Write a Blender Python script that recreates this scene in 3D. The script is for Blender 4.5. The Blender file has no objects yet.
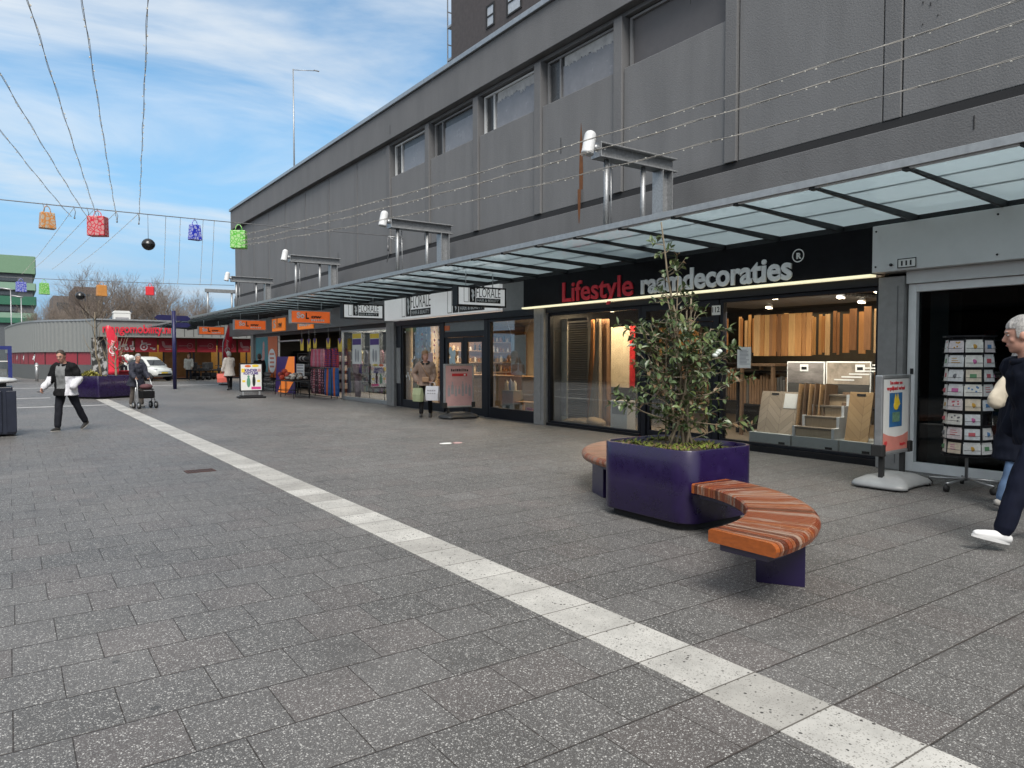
import bpy, bmesh, math, random
from mathutils import Vector, Matrix, noise
R = math.radians
sc = bpy.context.scene
col = sc.collection
rnd = random.Random(7)

# ------------------------------------------------------------------ materials
MATS = {}
def mat(name, c, rough=.6, metal=0., var=.12, vscale=6., bump=0., bscale=60., spec=.5, coat=0., emit=0., stretch=(1, 1, 1), rvar=.1):
    if name in MATS: return MATS[name]
    m = bpy.data.materials.new(name); m.use_nodes = True
    nt = m.node_tree; N = nt.nodes; L = nt.links
    b = N['Principled BSDF']
    b.inputs['Roughness'].default_value = rough; b.inputs['Metallic'].default_value = metal
    b.inputs['Specular IOR Level'].default_value = spec; b.inputs['Coat Weight'].default_value = coat
    b.inputs['Coat Roughness'].default_value = .08
    tc = N.new('ShaderNodeTexCoord'); mp = N.new('ShaderNodeMapping'); mp.inputs['Scale'].default_value = stretch
    L.new(tc.outputs['Object'], mp.inputs['Vector'])
    nz = N.new('ShaderNodeTexNoise'); nz.inputs['Scale'].default_value = vscale; nz.inputs['Detail'].default_value = 5
    nz.inputs['Roughness'].default_value = .65
    L.new(mp.outputs[0], nz.inputs['Vector'])
    rp = N.new('ShaderNodeValToRGB'); rp.color_ramp.elements[0].position = .3; rp.color_ramp.elements[1].position = .7
    rp.color_ramp.elements[0].color = (*[max(0, x*(1-var)) for x in c], 1)
    rp.color_ramp.elements[1].color = (*[min(1, x*(1+var)) for x in c], 1)
    L.new(nz.outputs['Fac'], rp.inputs['Fac']); L.new(rp.outputs[0], b.inputs['Base Color'])
    mr = N.new('ShaderNodeMapRange'); mr.inputs['To Min'].default_value = max(0, rough-rvar); mr.inputs['To Max'].default_value = min(1, rough+rvar)
    L.new(nz.outputs['Fac'], mr.inputs['Value']); L.new(mr.outputs[0], b.inputs['Roughness'])
    if bump:
        n2 = N.new('ShaderNodeTexNoise'); n2.inputs['Scale'].default_value = bscale; n2.inputs['Detail'].default_value = 3
        L.new(tc.outputs['Object'], n2.inputs['Vector'])
        bp = N.new('ShaderNodeBump'); bp.inputs['Strength'].default_value = bump; bp.inputs['Distance'].default_value = .01
        L.new(n2.outputs['Fac'], bp.inputs['Height']); L.new(bp.outputs[0], b.inputs['Normal'])
    if emit:
        L.new(rp.outputs[0], b.inputs['Emission Color']); b.inputs['Emission Strength'].default_value = emit
    MATS[name] = m
    return m

def nodes(name):
    m = bpy.data.materials.new(name); m.use_nodes = True; MATS[name] = m
    return m, m.node_tree.nodes, m.node_tree.links, m.node_tree.nodes['Principled BSDF']
def math_node(N, L, op, a, b=None, c=None):
    n = N.new('ShaderNodeMath'); n.operation = op
    for i, x in enumerate((a, b, c)):
        if x is None: continue
        if isinstance(x, (int, float)): n.inputs[i].default_value = x
        else: L.new(x, n.inputs[i])
    return n.outputs[0]
def mixc(N, L, fac, a, b, mode='MIX'):
    n = N.new('ShaderNodeMix'); n.data_type = 'RGBA'; n.blend_type = mode
    for s, x in ((n.inputs['Factor'], fac), (n.inputs[6], a), (n.inputs[7], b)):
        if isinstance(x, (int, float)): s.default_value = x
        elif isinstance(x, tuple): s.default_value = (*x, 1) if len(x) == 3 else x
        else: L.new(x, s)
    return n.outputs[2]

def glass_mat(name, tint, refl=1.0, rough=0.0, ior=1.45):
    m = bpy.data.materials.new(name); m.use_nodes = True; MATS[name] = m
    N = m.node_tree.nodes; L = m.node_tree.links; N.clear()
    o = N.new('ShaderNodeOutputMaterial'); mx = N.new('ShaderNodeMixShader'); fr = N.new('ShaderNodeFresnel'); fr.inputs['IOR'].default_value = ior
    f = math_node(N, L, 'MULTIPLY', fr.outputs[0], refl)
    t = N.new('ShaderNodeBsdfTransparent'); t.inputs[0].default_value = (*tint, 1)
    g = N.new('ShaderNodeBsdfGlossy'); g.inputs['Roughness'].default_value = rough
    L.new(f, mx.inputs[0]); L.new(t.outputs[0], mx.inputs[1]); L.new(g.outputs[0], mx.inputs[2]); L.new(mx.outputs[0], o.inputs[0])
    return m

# ------------------------------------------------------------------ mesh builder
class MB:
    def __init__(s): s.v = []; s.f = []; s.m = []; s.s = []; s.cur = 0
    def add(s, vs, fs, smooth=False):
        o = len(s.v); s.v += [tuple(v) for v in vs]
        for f in fs: s.f.append([i+o for i in f]); s.m.append(s.cur); s.s.append(smooth)
        return s
    def mi(s, i): s.cur = i; return s
    def box(s, x0, x1, y0, y1, z0, z1, M=None):
        vs = [Vector((x, y, z)) for z in (z0, z1) for y in (y0, y1) for x in (x0, x1)]
        if M is not None: vs = [M @ v for v in vs]
        return s.add(vs, [(0, 2, 3, 1), (4, 5, 7, 6), (0, 1, 5, 4), (2, 6, 7, 3), (0, 4, 6, 2), (1, 3, 7, 5)])
    def cbox(s, c, d, M=None):
        return s.box(c[0]-d[0]/2, c[0]+d[0]/2, c[1]-d[1]/2, c[1]+d[1]/2, c[2]-d[2]/2, c[2]+d[2]/2, M)
    def quad(s, *p): return s.add(p, [tuple(range(len(p)))])
    def tube(s, pts, r, n=8, caps=True, smooth=True, flat=None):
        P = [Vector(p) for p in pts]; k = len(P)
        rs = r if isinstance(r, (list, tuple)) else [r]*k
        vs = []; prev = None
        for i, p in enumerate(P):
            t = (P[min(i+1, k-1)]-P[max(i-1, 0)])
            t = t.normalized() if t.length > 1e-9 else Vector((0, 0, 1))
            if prev is None:
                a = Vector((0, 0, 1)) if abs(t.z) < .9 else Vector((1, 0, 0))
                u = t.cross(a).normalized()
            else:
                u = prev-t*prev.dot(t); u = u.normalized() if u.length > 1e-6 else t.orthogonal().normalized()
            prev = u; w = t.cross(u)
            for j in range(n):
                an = 2*math.pi*(j+.5)/n
                vs.append(p+(u*math.cos(an)+w*math.sin(an))*rs[i])
        fs = [(i*n+j, i*n+(j+1) % n, (i+1)*n+(j+1) % n, (i+1)*n+j) for i in range(k-1) for j in range(n)]
        if caps: fs += [tuple(reversed(range(n))), tuple(range((k-1)*n, k*n))]
        return s.add(vs, fs, smooth)
    def cyl(s, p0, p1, r0, r1=None, n=16, smooth=True): return s.tube([p0, p1], [r0, r0 if r1 is None else r1], n, True, smooth)
    def lathe(s, prof, c=(0, 0, 0), n=24, smooth=True):
        vs = [(c[0]+r*math.cos(2*math.pi*j/n), c[1]+r*math.sin(2*math.pi*j/n), c[2]+z) for r, z in prof for j in range(n)]
        k = len(prof)
        fs = [(i*n+j, i*n+(j+1) % n, (i+1)*n+(j+1) % n, (i+1)*n+j) for i in range(k-1) for j in range(n)]
        fs += [tuple(reversed(range(n))), tuple(range((k-1)*n, k*n))]
        return s.add(vs, fs, smooth)
    def prism(s, poly, fn, a, b):
        # poly: 2-D points; fn(u, v, w) -> 3-D; extruded from w=a to w=b
        n = len(poly)
        vs = [fn(u, v, a) for u, v in poly]+[fn(u, v, b) for u, v in poly]
        fs = [tuple(reversed(range(n))), tuple(range(n, 2*n))]+[(i, (i+1) % n, n+(i+1) % n, n+i) for i in range(n)]
        return s.add(vs, fs)
    def sphere(s, c, r, n=12, m=8, M=None):
        r = r if isinstance(r, (tuple, list)) else (r, r, r)
        vs = []
        for i in range(1, m):
            ph = math.pi*i/m
            for j in range(n):
                th = 2*math.pi*j/n
                vs.append(Vector((r[0]*math.sin(ph)*math.cos(th), r[1]*math.sin(ph)*math.sin(th), -r[2]*math.cos(ph))))
        vs += [Vector((0, 0, -r[2])), Vector((0, 0, r[2]))]
        fs = [(i*n+j, i*n+(j+1) % n, (i+1)*n+(j+1) % n, (i+1)*n+j) for i in range(m-2) for j in range(n)]
        fs += [((j+1) % n, j, (m-1)*n) for j in range(n)]+[((m-2)*n+j, (m-2)*n+(j+1) % n, (m-1)*n+1) for j in range(n)]
        if M is not None: vs = [M @ v for v in vs]
        c = Vector(c)
        return s.add([c+v for v in vs], fs, True)
    def build(s, name, mats, parent=None, bevel=0, loc=None, local=False, recalc=True, seg=2):
        off = Vector(loc) if loc is not None else (Vector((0, 0, 0)) if parent is None or local else OFF.get(parent.name, Vector((0, 0, 0))))
        me = bpy.data.meshes.new(name)
        me.from_pydata([tuple(Vector(v)-off) for v in s.v], [], s.f)
        mats = mats if isinstance(mats, (list, tuple)) else [mats]
        for m in mats: me.materials.append(m)
        me.polygons.foreach_set('material_index', s.m); me.polygons.foreach_set('use_smooth', s.s)
        if recalc:
            bm = bmesh.new(); bm.from_mesh(me); bmesh.ops.recalc_face_normals(bm, faces=bm.faces); bm.to_mesh(me); bm.free()
        me.update()
        o = bpy.data.objects.new(name, me); col.objects.link(o)
        if parent is not None: o.parent = parent; OFF[o.name] = off
        else:
            o.location = off if loc is not None else (0, 0, 0); OFF[o.name] = off
        if bevel:
            b = o.modifiers.new('b', 'BEVEL'); b.width = bevel; b.segments = seg; b.limit_method = 'ANGLE'; b.angle_limit = R(40)
        return o
OFF = {}
def tag(o, label=None, cat=None, group=None, kind=None):
    if label: o['label'] = label
    if cat: o['category'] = cat
    if group: o['group'] = group
    if kind: o['kind'] = kind
    return o
def thing(name, label, cat, loc=(0, 0, 0), rz=0, group=None):
    o = bpy.data.objects.new(name, None); col.objects.link(o); o.location = loc; o.rotation_euler.z = rz
    o.empty_display_size = .2; OFF[o.name] = Vector(loc)
    return tag(o, label, cat, group)
def dup(root, loc, rz=None, label=None, scale=None):
    def cp(o, parent):
        c = o.copy(); col.objects.link(c); c.parent = parent
        for ch in [x for x in col.objects if x.parent == o]: cp(ch, c)
        return c
    c = cp(root, None); c.location = loc
    if rz is not None: c.rotation_euler.z = rz
    if scale: c.scale = scale if isinstance(scale, (tuple, list)) else (scale,)*3
    if label: c['label'] = label
    return c
def textmesh(body, size, width=None, bold=0., ext=.003, xs=1., align='LEFT', space=1.):
    cu = bpy.data.curves.new('lettering', 'FONT'); cu.body = body; cu.size = size; cu.offset = bold; cu.extrude = ext
    cu.align_x = align; cu.space_character = space; cu.resolution_u = 4
    o = bpy.data.objects.new('lettering', cu); col.objects.link(o)
    dg = bpy.context.evaluated_depsgraph_get(); me = bpy.data.meshes.new_from_object(o.evaluated_get(dg))
    bpy.data.objects.remove(o); bpy.data.curves.remove(cu)
    if width:
        xv = [v.co.x for v in me.vertices]; w = max(xv)-min(xv); x0 = min(xv); k = width/w
        for v in me.vertices: v.co.x = (v.co.x-x0)*k
    elif xs != 1:
        for v in me.vertices: v.co.x *= xs
    return me
def lettering(body, size, m, parent, origin, right, up, name='lettering', **kw):
    me = textmesh(body, size, **kw); me.name = name
    r = Vector(right).normalized(); u = Vector(up).normalized(); n = r.cross(u)
    off = OFF.get(parent.name, Vector((0, 0, 0))) if parent is not None and not kw.get('local') else Vector((0, 0, 0))
    o0 = Vector(origin)-off
    for v in me.vertices: v.co = o0+r*v.co.x+u*v.co.y+n*v.co.z
    me.materials.clear(); me.materials.append(m)
    o = bpy.data.objects.new(name, me); col.objects.link(o)
    if parent is not None: o.parent = parent; OFF[o.name] = off
    return o
SIDE = ((0, -1, 0), (0, 0, 1))      # writing on a wall that faces -X
FRONT = ((1, 0, 0), (0, 0, 1))      # writing on a face that faces -Y

# view geometry: used to turn measured directions into places on the ground or on the facade plane
H = 1.6
YAW = math.atan2(503, 720); PIT = math.atan2(27, 720)
_s, _c, _sp, _cp = math.sin(YAW), math.cos(YAW), math.sin(PIT), math.cos(PIT)
FWD = Vector((_s*_cp, _c*_cp, -_sp)); RT = Vector((_c, -_s, 0)); UPV = Vector((_s*_sp, _c*_sp, _cp))
def ray(px, py): return FWD+RT*((px-512)/720)+UPV*((384-py)/720)
def G(px, py, z=0.):
    d = ray(px, py); t = (z-H)/d.z; return Vector((t*d.x, t*d.y, z))
def FX(px, py, X):
    d = ray(px, py); t = X/d.x; return Vector((X, t*d.y, H+t*d.z))
def FY(px, py, Y):
    d = ray(px, py); t = Y/d.y; return Vector((t*d.x, Y, H+t*d.z))

# common materials
grey_paint = mat('grey_masonry_paint', (.166, .166, .170), .78, var=.11, vscale=1.6, bump=.55, bscale=38, stretch=(1, 1.3, .22))
grey_paint2 = mat('grey_band_paint', (.148, .148, .152), .78, var=.12, vscale=1.4, bump=.6, bscale=45, stretch=(1, 1.1, .3))
dark_gap = mat('dark_recess', (.02, .02, .022), .8)
zinc = mat('zinc_trim', (.36, .375, .385), .38, metal=.6, var=.15, vscale=9)
galv = mat('galvanised_steel', (.36, .37, .38), .42, metal=.55, var=.25, vscale=25)
dark_steel = mat('dark_steel', (.022, .023, .025), .5, var=.15, spec=.3)
black_paint = mat('black_paint', (.010, .010, .012), .45, var=.2, spec=.25)
navy_paint = mat('navy_paint', (.012, .012, .07), .4, var=.15)
white_paint = mat('white_paint', (.60, .61, .62), .45, var=.08, vscale=14)
white_board = mat('white_board', (.72, .72, .70), .5, var=.04)
offwhite = mat('pale_fascia', (.60, .61, .61), .5, var=.05, vscale=2)
alu = mat('aluminium', (.42, .43, .44), .35, metal=.6, var=.1, vscale=12)
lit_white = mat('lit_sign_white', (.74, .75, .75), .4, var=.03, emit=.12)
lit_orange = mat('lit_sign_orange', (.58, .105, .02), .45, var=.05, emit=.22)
stone_grey = mat('grey_pier_stone', (.25, .245, .24), .6, var=.12, vscale=8)
purple = mat('purple_lacquer', (.014, .0062, .044), .30, var=.22, vscale=7, coat=.2, rvar=.16, bump=.06, bscale=14)
red_fab = mat('red_fabric', (.72, .025, .055), .7, var=.08)
orange = mat('orange_panel', (.62, .13, .025), .45, var=.06)
orange2 = mat('glowing_orange_panel', (.80, .20, .02), .45, var=.05, emit=.18)  # faint emission brightens this orange print under the canopy; it is no lamp
black = mat('black_print', (.012, .012, .013), .5)
white = mat('white_print', (.78, .78, .78), .5, var=.03)
grey_print = mat('grey_print', (.33, .33, .35), .5)
yellow = mat('yellow_print', (.78, .55, .04), .5, var=.04)
teal = mat('teal_print', (.03, .22, .26), .5, var=.2)
purple_print = mat('purple_print', (.06, .02, .20), .5)
pink_print = mat('pink_print', (.55, .34, .34), .5, var=.12, vscale=3)
red_print = mat('red_print', (.55, .03, .04), .5)
rubber = mat('black_rubber', (.018, .018, .018), .7)
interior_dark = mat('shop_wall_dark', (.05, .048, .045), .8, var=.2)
glass = glass_mat('window_glass', (.90, .92, .92), .46)
glass_dark = glass_mat('tinted_glass', (.42, .45, .46), 1.0)
EXPOSURE = 1.44
SKY_STRENGTH = .10; SUN_E = 1.5; SKY_SAT = 1.28; SKY_VAL = .66
CLOUD_LOC = (1.5, 1.1, 0); CLOUD_A = (2.5, 2.72, 2.9); CLOUD_B = (4.2, 4.3, 4.35)
# ------------------------------------------------------------------ camera, light, sky
cam = bpy.data.objects.new('camera', bpy.data.cameras.new('camera')); col.objects.link(cam); sc.camera = cam
cam.location = (0, 0, H); cam.data.sensor_width = 36; cam.data.lens = 36*720/1024; cam.data.clip_end = 2000; cam.data.clip_start = .05
cam.rotation_euler = Matrix((RT, UPV, -FWD)).transposed().to_euler()
sc.view_settings.view_transform = 'Standard'; sc.view_settings.look = 'None'; sc.view_settings.gamma = 1; sc.view_settings.exposure = EXPOSURE
sc.render.resolution_x = 1024; sc.render.resolution_y = 768
cy = sc.cycles; cy.use_denoising = True; cy.max_bounces = 7; cy.diffuse_bounces = 3; cy.glossy_bounces = 3; cy.transmission_bounces = 4
cy.transparent_max_bounces = 16; cy.caustics_reflective = False; cy.caustics_refractive = False; cy.sample_clamp_indirect = 6
SUN_EL = 50; SUN_AZ = 205        # compass-like angle measured from +Y towards +X
w = bpy.data.worlds.new('World'); sc.world = w; w.use_nodes = True
N = w.node_tree.nodes; L = w.node_tree.links; bg = N['Background']
sky = N.new('ShaderNodeTexSky'); sky.sky_type = 'NISHITA'; sky.sun_disc = False
sky.sun_elevation = R(SUN_EL); sky.sun_rotation = R(SUN_AZ); sky.air_density = 1.0; sky.dust_density = .6; sky.ozone_density = 2.2
bg.inputs['Strength'].default_value = SKY_STRENGTH
tc = N.new('ShaderNodeTexCoord'); sx = N.new('ShaderNodeSeparateXYZ'); L.new(tc.outputs['Generated'], sx.inputs[0])
zz = math_node(N, L, 'MAXIMUM', sx.outputs[2], 0.0); zz = math_node(N, L, 'ADD', zz, .22)
u = math_node(N, L, 'DIVIDE', sx.outputs[0], zz); v = math_node(N, L, 'DIVIDE', sx.outputs[1], zz)
cv = N.new('ShaderNodeCombineXYZ'); L.new(u, cv.inputs[0]); L.new(v, cv.inputs[1])
mp = N.new('ShaderNodeMapping'); mp.inputs['Rotation'].default_value = (0, 0, R(-28)); mp.inputs['Scale'].default_value = (.55, 1.5, 1); mp.inputs['Location'].default_value = CLOUD_LOC
L.new(cv.outputs[0], mp.inputs[0])
n1 = N.new('ShaderNodeTexNoise'); n1.inputs['Scale'].default_value = 1.35; n1.inputs['Detail'].default_value = 8; n1.inputs['Roughness'].default_value = .56; n1.inputs['Distortion'].default_value = .6
L.new(mp.outputs[0], n1.inputs[0])
n2 = N.new('ShaderNodeTexNoise'); n2.inputs['Scale'].default_value = .55; n2.inputs['Detail'].default_value = 3
L.new(mp.outputs[0], n2.inputs[0])
cf = math_node(N, L, 'ADD', math_node(N, L, 'MULTIPLY', n1.outputs[0], .7), math_node(N, L, 'MULTIPLY', n2.outputs[0], .45))
rp = N.new('ShaderNodeMapRange'); rp.interpolation_type = 'SMOOTHSTEP'; rp.inputs['From Min'].default_value = .49; rp.inputs['From Max'].default_value = .74
rp.inputs['To Min'].default_value = .06; rp.inputs['To Max'].default_value = .93
# the deck of cloud closes overhead and behind the street; it opens towards the far end
dt = N.new('ShaderNodeVectorMath'); dt.operation = 'DOT_PRODUCT'; L.new(tc.outputs['Generated'], dt.inputs[0]); dt.inputs[1].default_value = (.22, .93, -.30)
cl_ = N.new('ShaderNodeMapRange'); cl_.interpolation_type = 'SMOOTHSTEP'; cl_.inputs[1].default_value = .66; cl_.inputs[2].default_value = .12; cl_.inputs[3].default_value = 0; cl_.inputs[4].default_value = .36; L.new(dt.outputs['Value'], cl_.inputs[0])
L.new(math_node(N, L, 'ADD', cf, cl_.outputs[0]), rp.inputs[0])
# clouds: pale, with a greyer underside away from the brightest parts
n3 = N.new('ShaderNodeTexNoise'); n3.inputs['Scale'].default_value = 1.6; n3.inputs['Detail'].default_value = 4; L.new(mp.outputs[0], n3.inputs[0])
cc = mixc(N, L, n3.outputs[0], CLOUD_A, CLOUD_B)
hsv = N.new('ShaderNodeHueSaturation'); hsv.inputs['Hue'].default_value = .488; hsv.inputs['Saturation'].default_value = SKY_SAT; hsv.inputs['Value'].default_value = SKY_VAL; L.new(sky.outputs[0], hsv.inputs['Color'])
el_ = N.new('ShaderNodeMapRange'); el_.inputs[1].default_value = 0; el_.inputs[2].default_value = .32; el_.inputs[3].default_value = .50; el_.inputs[4].default_value = 1; L.new(sx.outputs[2], el_.inputs[0])
hz_ = N.new('ShaderNodeMapRange'); hz_.interpolation_type = 'SMOOTHSTEP'; hz_.inputs[1].default_value = .02; hz_.inputs[2].default_value = .36; hz_.inputs[3].default_value = .92; hz_.inputs[4].default_value = 0; L.new(sx.outputs[2], hz_.inputs[0])
cc = mixc(N, L, math_node(N, L, 'MULTIPLY', hz_.outputs[0], .85), cc, (3.3, 4.2, 5.1))
blue_ = mixc(N, L, hz_.outputs[0], hsv.outputs[0], (1.8, 3.3, 5.0))
L.new(mixc(N, L, 1., mixc(N, L, rp.outputs[0], blue_, cc), el_.outputs[0], 'MULTIPLY'), bg.inputs['Color'])
sun = bpy.data.lights.new('sun', 'SUN'); sun.energy = SUN_E; sun.angle = R(30); sun.color = (1, .95, .88)
so = bpy.data.objects.new('sun', sun); col.objects.link(so)
sd = Vector((math.sin(R(SUN_AZ))*math.cos(R(SUN_EL)), math.cos(R(SUN_AZ))*math.cos(R(SUN_EL)), math.sin(R(SUN_EL))))
so.rotation_euler = (-sd).to_track_quat('-Z', 'Y').to_euler(); so.location = sd*60

# ------------------------------------------------------------------ ground
PX, PY = .405, .42
def speckle(N, L, vec, scale, size):
    vo = N.new('ShaderNodeTexVoronoi'); vo.inputs['Scale'].default_value = scale; vo.inputs['Randomness'].default_value = 1
    L.new(vec, vo.inputs['Vector'])
    sp = N.new('ShaderNodeSeparateColor'); L.new(vo.outputs['Color'], sp.inputs[0])
    rad = math_node(N, L, 'MULTIPLY', sp.outputs[0], size)
    on = math_node(N, L, 'LESS_THAN', vo.outputs['Distance'], rad)
    keep = math_node(N, L, 'GREATER_THAN', sp.outputs[1], .45)
    return math_node(N, L, 'MULTIPLY', on, keep), sp.outputs[2]
def paving_material():
    m, N, L, b = nodes('concrete_pavers')
    tc = N.new('ShaderNodeTexCoord'); P = tc.outputs['Object']; sx = N.new('ShaderNodeSeparateXYZ'); L.new(P, sx.inputs[0])
    X, Y = sx.outputs[0], sx.outputs[1]
    v = math_node(N, L, 'DIVIDE', math_node(N, L, "SUBTRACT", Y, .14), PY); row = math_node(N, L, 'FLOOR', v); fv = math_node(N, L, 'SUBTRACT', v, row)
    wr = N.new('ShaderNodeTexWhiteNoise'); wr.noise_dimensions = '1D'; L.new(row, wr.inputs['W'])
    odd = math_node(N, L, 'MULTIPLY', math_node(N, L, 'MODULO', math_node(N, L, 'ABSOLUTE', row), 2.), .5)
    jit = math_node(N, L, 'MULTIPLY', wr.outputs[0], .07)
    uu = math_node(N, L, 'ADD', math_node(N, L, 'ADD', math_node(N, L, 'DIVIDE', X, PX), odd), jit); cu = math_node(N, L, 'FLOOR', uu); fu = math_node(N, L, 'SUBTRACT', uu, cu)
    eu = math_node(N, L, 'MULTIPLY', math_node(N, L, 'MINIMUM', fu, math_node(N, L, 'SUBTRACT', 1., fu)), PX)
    ev = math_node(N, L, 'MULTIPLY', math_node(N, L, 'MINIMUM', fv, math_node(N, L, 'SUBTRACT', 1., fv)), PY)
    nw = N.new('ShaderNodeTexNoise'); nw.inputs['Scale'].default_value = 9; nw.inputs['Detail'].default_value = 3; L.new(P, nw.inputs[0])
    wj = math_node(N, L, 'MULTIPLY_ADD', nw.outputs[0], .0055, .0008)
    jv = N.new('ShaderNodeMapRange'); jv.inputs['To Min'].default_value = 1; jv.inputs['To Max'].default_value = 0
    L.new(math_node(N, L, 'MINIMUM', math_node(N, L, 'MULTIPLY', eu, 1.7), math_node(N, L, 'MULTIPLY', ev, .85)), jv.inputs[0]); L.new(math_node(N, L, 'MULTIPLY', wj, .55), jv.inputs[1]); L.new(math_node(N, L, 'MULTIPLY', wj, 1.7), jv.inputs[2])
    J = jv.outputs[0]
    ci = N.new('ShaderNodeCombineXYZ'); L.new(cu, ci.inputs[0]); L.new(row, ci.inputs[1])
    wn = N.new('ShaderNodeTexWhiteNoise'); wn.noise_dimensions = '3D'; L.new(ci.outputs[0], wn.inputs[0]); ws = N.new('ShaderNodeSeparateColor'); L.new(wn.outputs['Color'], ws.inputs[0])
    base = mixc(N, L, ws.outputs[0], (.089, .085, .081), (.113, .107, .103))
    base = mixc(N, L, math_node(N, L, 'MULTIPLY', math_node(N, L, 'GREATER_THAN', ws.outputs[1], .72), .5), base, (.110, .094, .089))
    # broad wear: paler trodden lanes, darker damp patches
    nb = N.new('ShaderNodeTexNoise'); nb.inputs['Scale'].default_value = .33; nb.inputs['Detail'].default_value = 5; nb.inputs['Roughness'].default_value = .6; L.new(P, nb.inputs[0])
    st = N.new('ShaderNodeMapRange'); st.inputs[1].default_value = .3; st.inputs[2].default_value = .72; st.inputs[3].default_value = .60; st.inputs[4].default_value = 1.26; L.new(nb.outputs[0], st.inputs[0])
    base = mixc(N, L, 1., base, st.outputs[0], 'MULTIPLY')
    nf = N.new('ShaderNodeTexNoise'); nf.inputs['Scale'].default_value = 70; nf.inputs['Detail'].default_value = 3; L.new(P, nf.inputs[0])
    gr = N.new('ShaderNodeMapRange'); gr.inputs[3].default_value = .6; gr.inputs[4].default_value = 1.4; L.new(nf.outputs[0], gr.inputs[0])
    base = mixc(N, L, 1., base, gr.outputs[0], 'MULTIPLY')
    s1, t1 = speckle(N, L, P, 112, .58); s2, t2 = speckle(N, L, P, 210, .58)
    c1 = mixc(N, L, t1, (.20, .195, .185), (.46, .45, .43)); c2 = mixc(N, L, t2, (.17, .168, .162), (.34, .335, .325))
    base = mixc(N, L, s2, base, c2); base = mixc(N, L, s1, base, c1)
    # black gum spots
    vg = N.new('ShaderNodeTexVoronoi'); vg.inputs['Scale'].default_value = 2.6; L.new(P, vg.inputs[0])
    gum = math_node(N, L, 'MULTIPLY', math_node(N, L, 'LESS_THAN', vg.outputs['Distance'], .055), .62)
    base = mixc(N, L, gum, base, (.03, .03, .03))
    # spills and trodden dirt with ragged outlines
    nd = N.new('ShaderNodeTexNoise'); nd.inputs['Scale'].default_value = .9; nd.inputs['Detail'].default_value = 8; nd.inputs['Roughness'].default_value = .72; nd.inputs['Distortion'].default_value = .6; L.new(P, nd.inputs[0])
    dr = N.new('ShaderNodeMapRange'); dr.inputs[1].default_value = .56; dr.inputs[2].default_value = .70; dr.inputs[3].default_value = 0; dr.inputs[4].default_value = .5; L.new(nd.outputs[0], dr.inputs[0])
    base = mixc(N, L, dr.outputs[0], base, (.045, .042, .040))
    jc = mixc(N, L, nw.outputs[0], (.012, .011, .010), (.042, .030, .024))
    base = mixc(N, L, math_node(N, L, 'MULTIPLY', J, .88), base, jc)
    L.new(base, b.inputs['Base Color'])
    rr = N.new('ShaderNodeMapRange'); rr.inputs[3].default_value = .46; rr.inputs[4].default_value = .72; L.new(nb.outputs[0], rr.inputs[0]); L.new(rr.outputs[0], b.inputs['Roughness'])
    b.inputs['Specular IOR Level'].default_value = .42
    hgt = math_node(N, L, 'ADD', math_node(N, L, 'MULTIPLY', J, -1.2), math_node(N, L, 'MULTIPLY', nf.outputs[0], .5))
    hgt = math_node(N, L, 'ADD', hgt, math_node(N, L, 'MULTIPLY', ws.outputs[2], .35))
    bp = N.new('ShaderNodeBump'); bp.inputs['Strength'].default_value = .55; bp.inputs['Distance'].default_value = .006; L.new(hgt, bp.inputs['Height']); L.new(bp.outputs[0], b.inputs['Normal'])
    return m
def white_line_material():
    m, N, L, b = nodes('white_terrazzo_slabs')
    tc = N.new('ShaderNodeTexCoord'); P = tc.outputs['Object']; sx = N.new('ShaderNodeSeparateXYZ'); L.new(P, sx.inputs[0])
    def joint(c, p, off):
        v = math_node(N, L, 'DIVIDE', math_node(N, L, 'SUBTRACT', c, off), p); r = math_node(N, L, 'FLOOR', v); f = math_node(N, L, 'SUBTRACT', v, r)
        e = math_node(N, L, 'MULTIPLY', math_node(N, L, 'MINIMUM', f, math_node(N, L, 'SUBTRACT', 1., f)), p)
        return math_node(N, L, 'LESS_THAN', e, .0045), r
    jn, row = joint(sx.outputs[1], PY, .14)
    jx, rx = joint(sx.outputs[0], 50., -20.)
    J = math_node(N, L, 'MAXIMUM', jn, jx)
    wn = N.new('ShaderNodeTexWhiteNoise'); wn.noise_dimensions = '1D'; L.new(row, wn.inputs['W'])
    base = mixc(N, L, wn.outputs[0], (.40, .385, .355), (.55, .535, .50))
    nb = N.new('ShaderNodeTexNoise'); nb.inputs['Scale'].default_value = 2.2; nb.inputs['Detail'].default_value = 6; nb.inputs['Roughness'].default_value = .7; L.new(P, nb.inputs[0])
    mr = N.new('ShaderNodeMapRange'); mr.inputs[1].default_value = .35; mr.inputs[2].default_value = .7; mr.inputs[3].default_value = .72; mr.inputs[4].default_value = 1.08; L.new(nb.outputs[0], mr.inputs[0])
    base = mixc(N, L, 1., base, mr.outputs[0], 'MULTIPLY')
    s1, t1 = speckle(N, L, P, 54, .52); s2, t2 = speckle(N, L, P, 120, .58)
    base = mixc(N, L, math_node(N, L, 'MULTIPLY', s2, .85), base, (.22, .21, .19))
    s1 = math_node(N, L, 'MULTIPLY', s1, math_node(N, L, 'GREATER_THAN', t1, .45))
    base = mixc(N, L, s1, base, (.05, .046, .043))
    base = mixc(N, L, math_node(N, L, 'MULTIPLY', J, .85), base, (.06, .05, .04))
    L.new(base, b.inputs['Base Color']); b.inputs['Roughness'].default_value = .6
    return m
pave = paving_material(); wl = white_line_material()
g = MB(); g.quad((-700, -700, 0), (700, -700, 0), (700, 900, 0), (-700, 900, 0)); tag(g.build('ground', pave), kind='structure')
LX0, LX1 = 2.665, 3.065
g = MB(); g.box(LX0, LX1, -4, 31.2, -.03, .004); tag(g.build('white_paving_line', wl), kind='structure')
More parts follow.
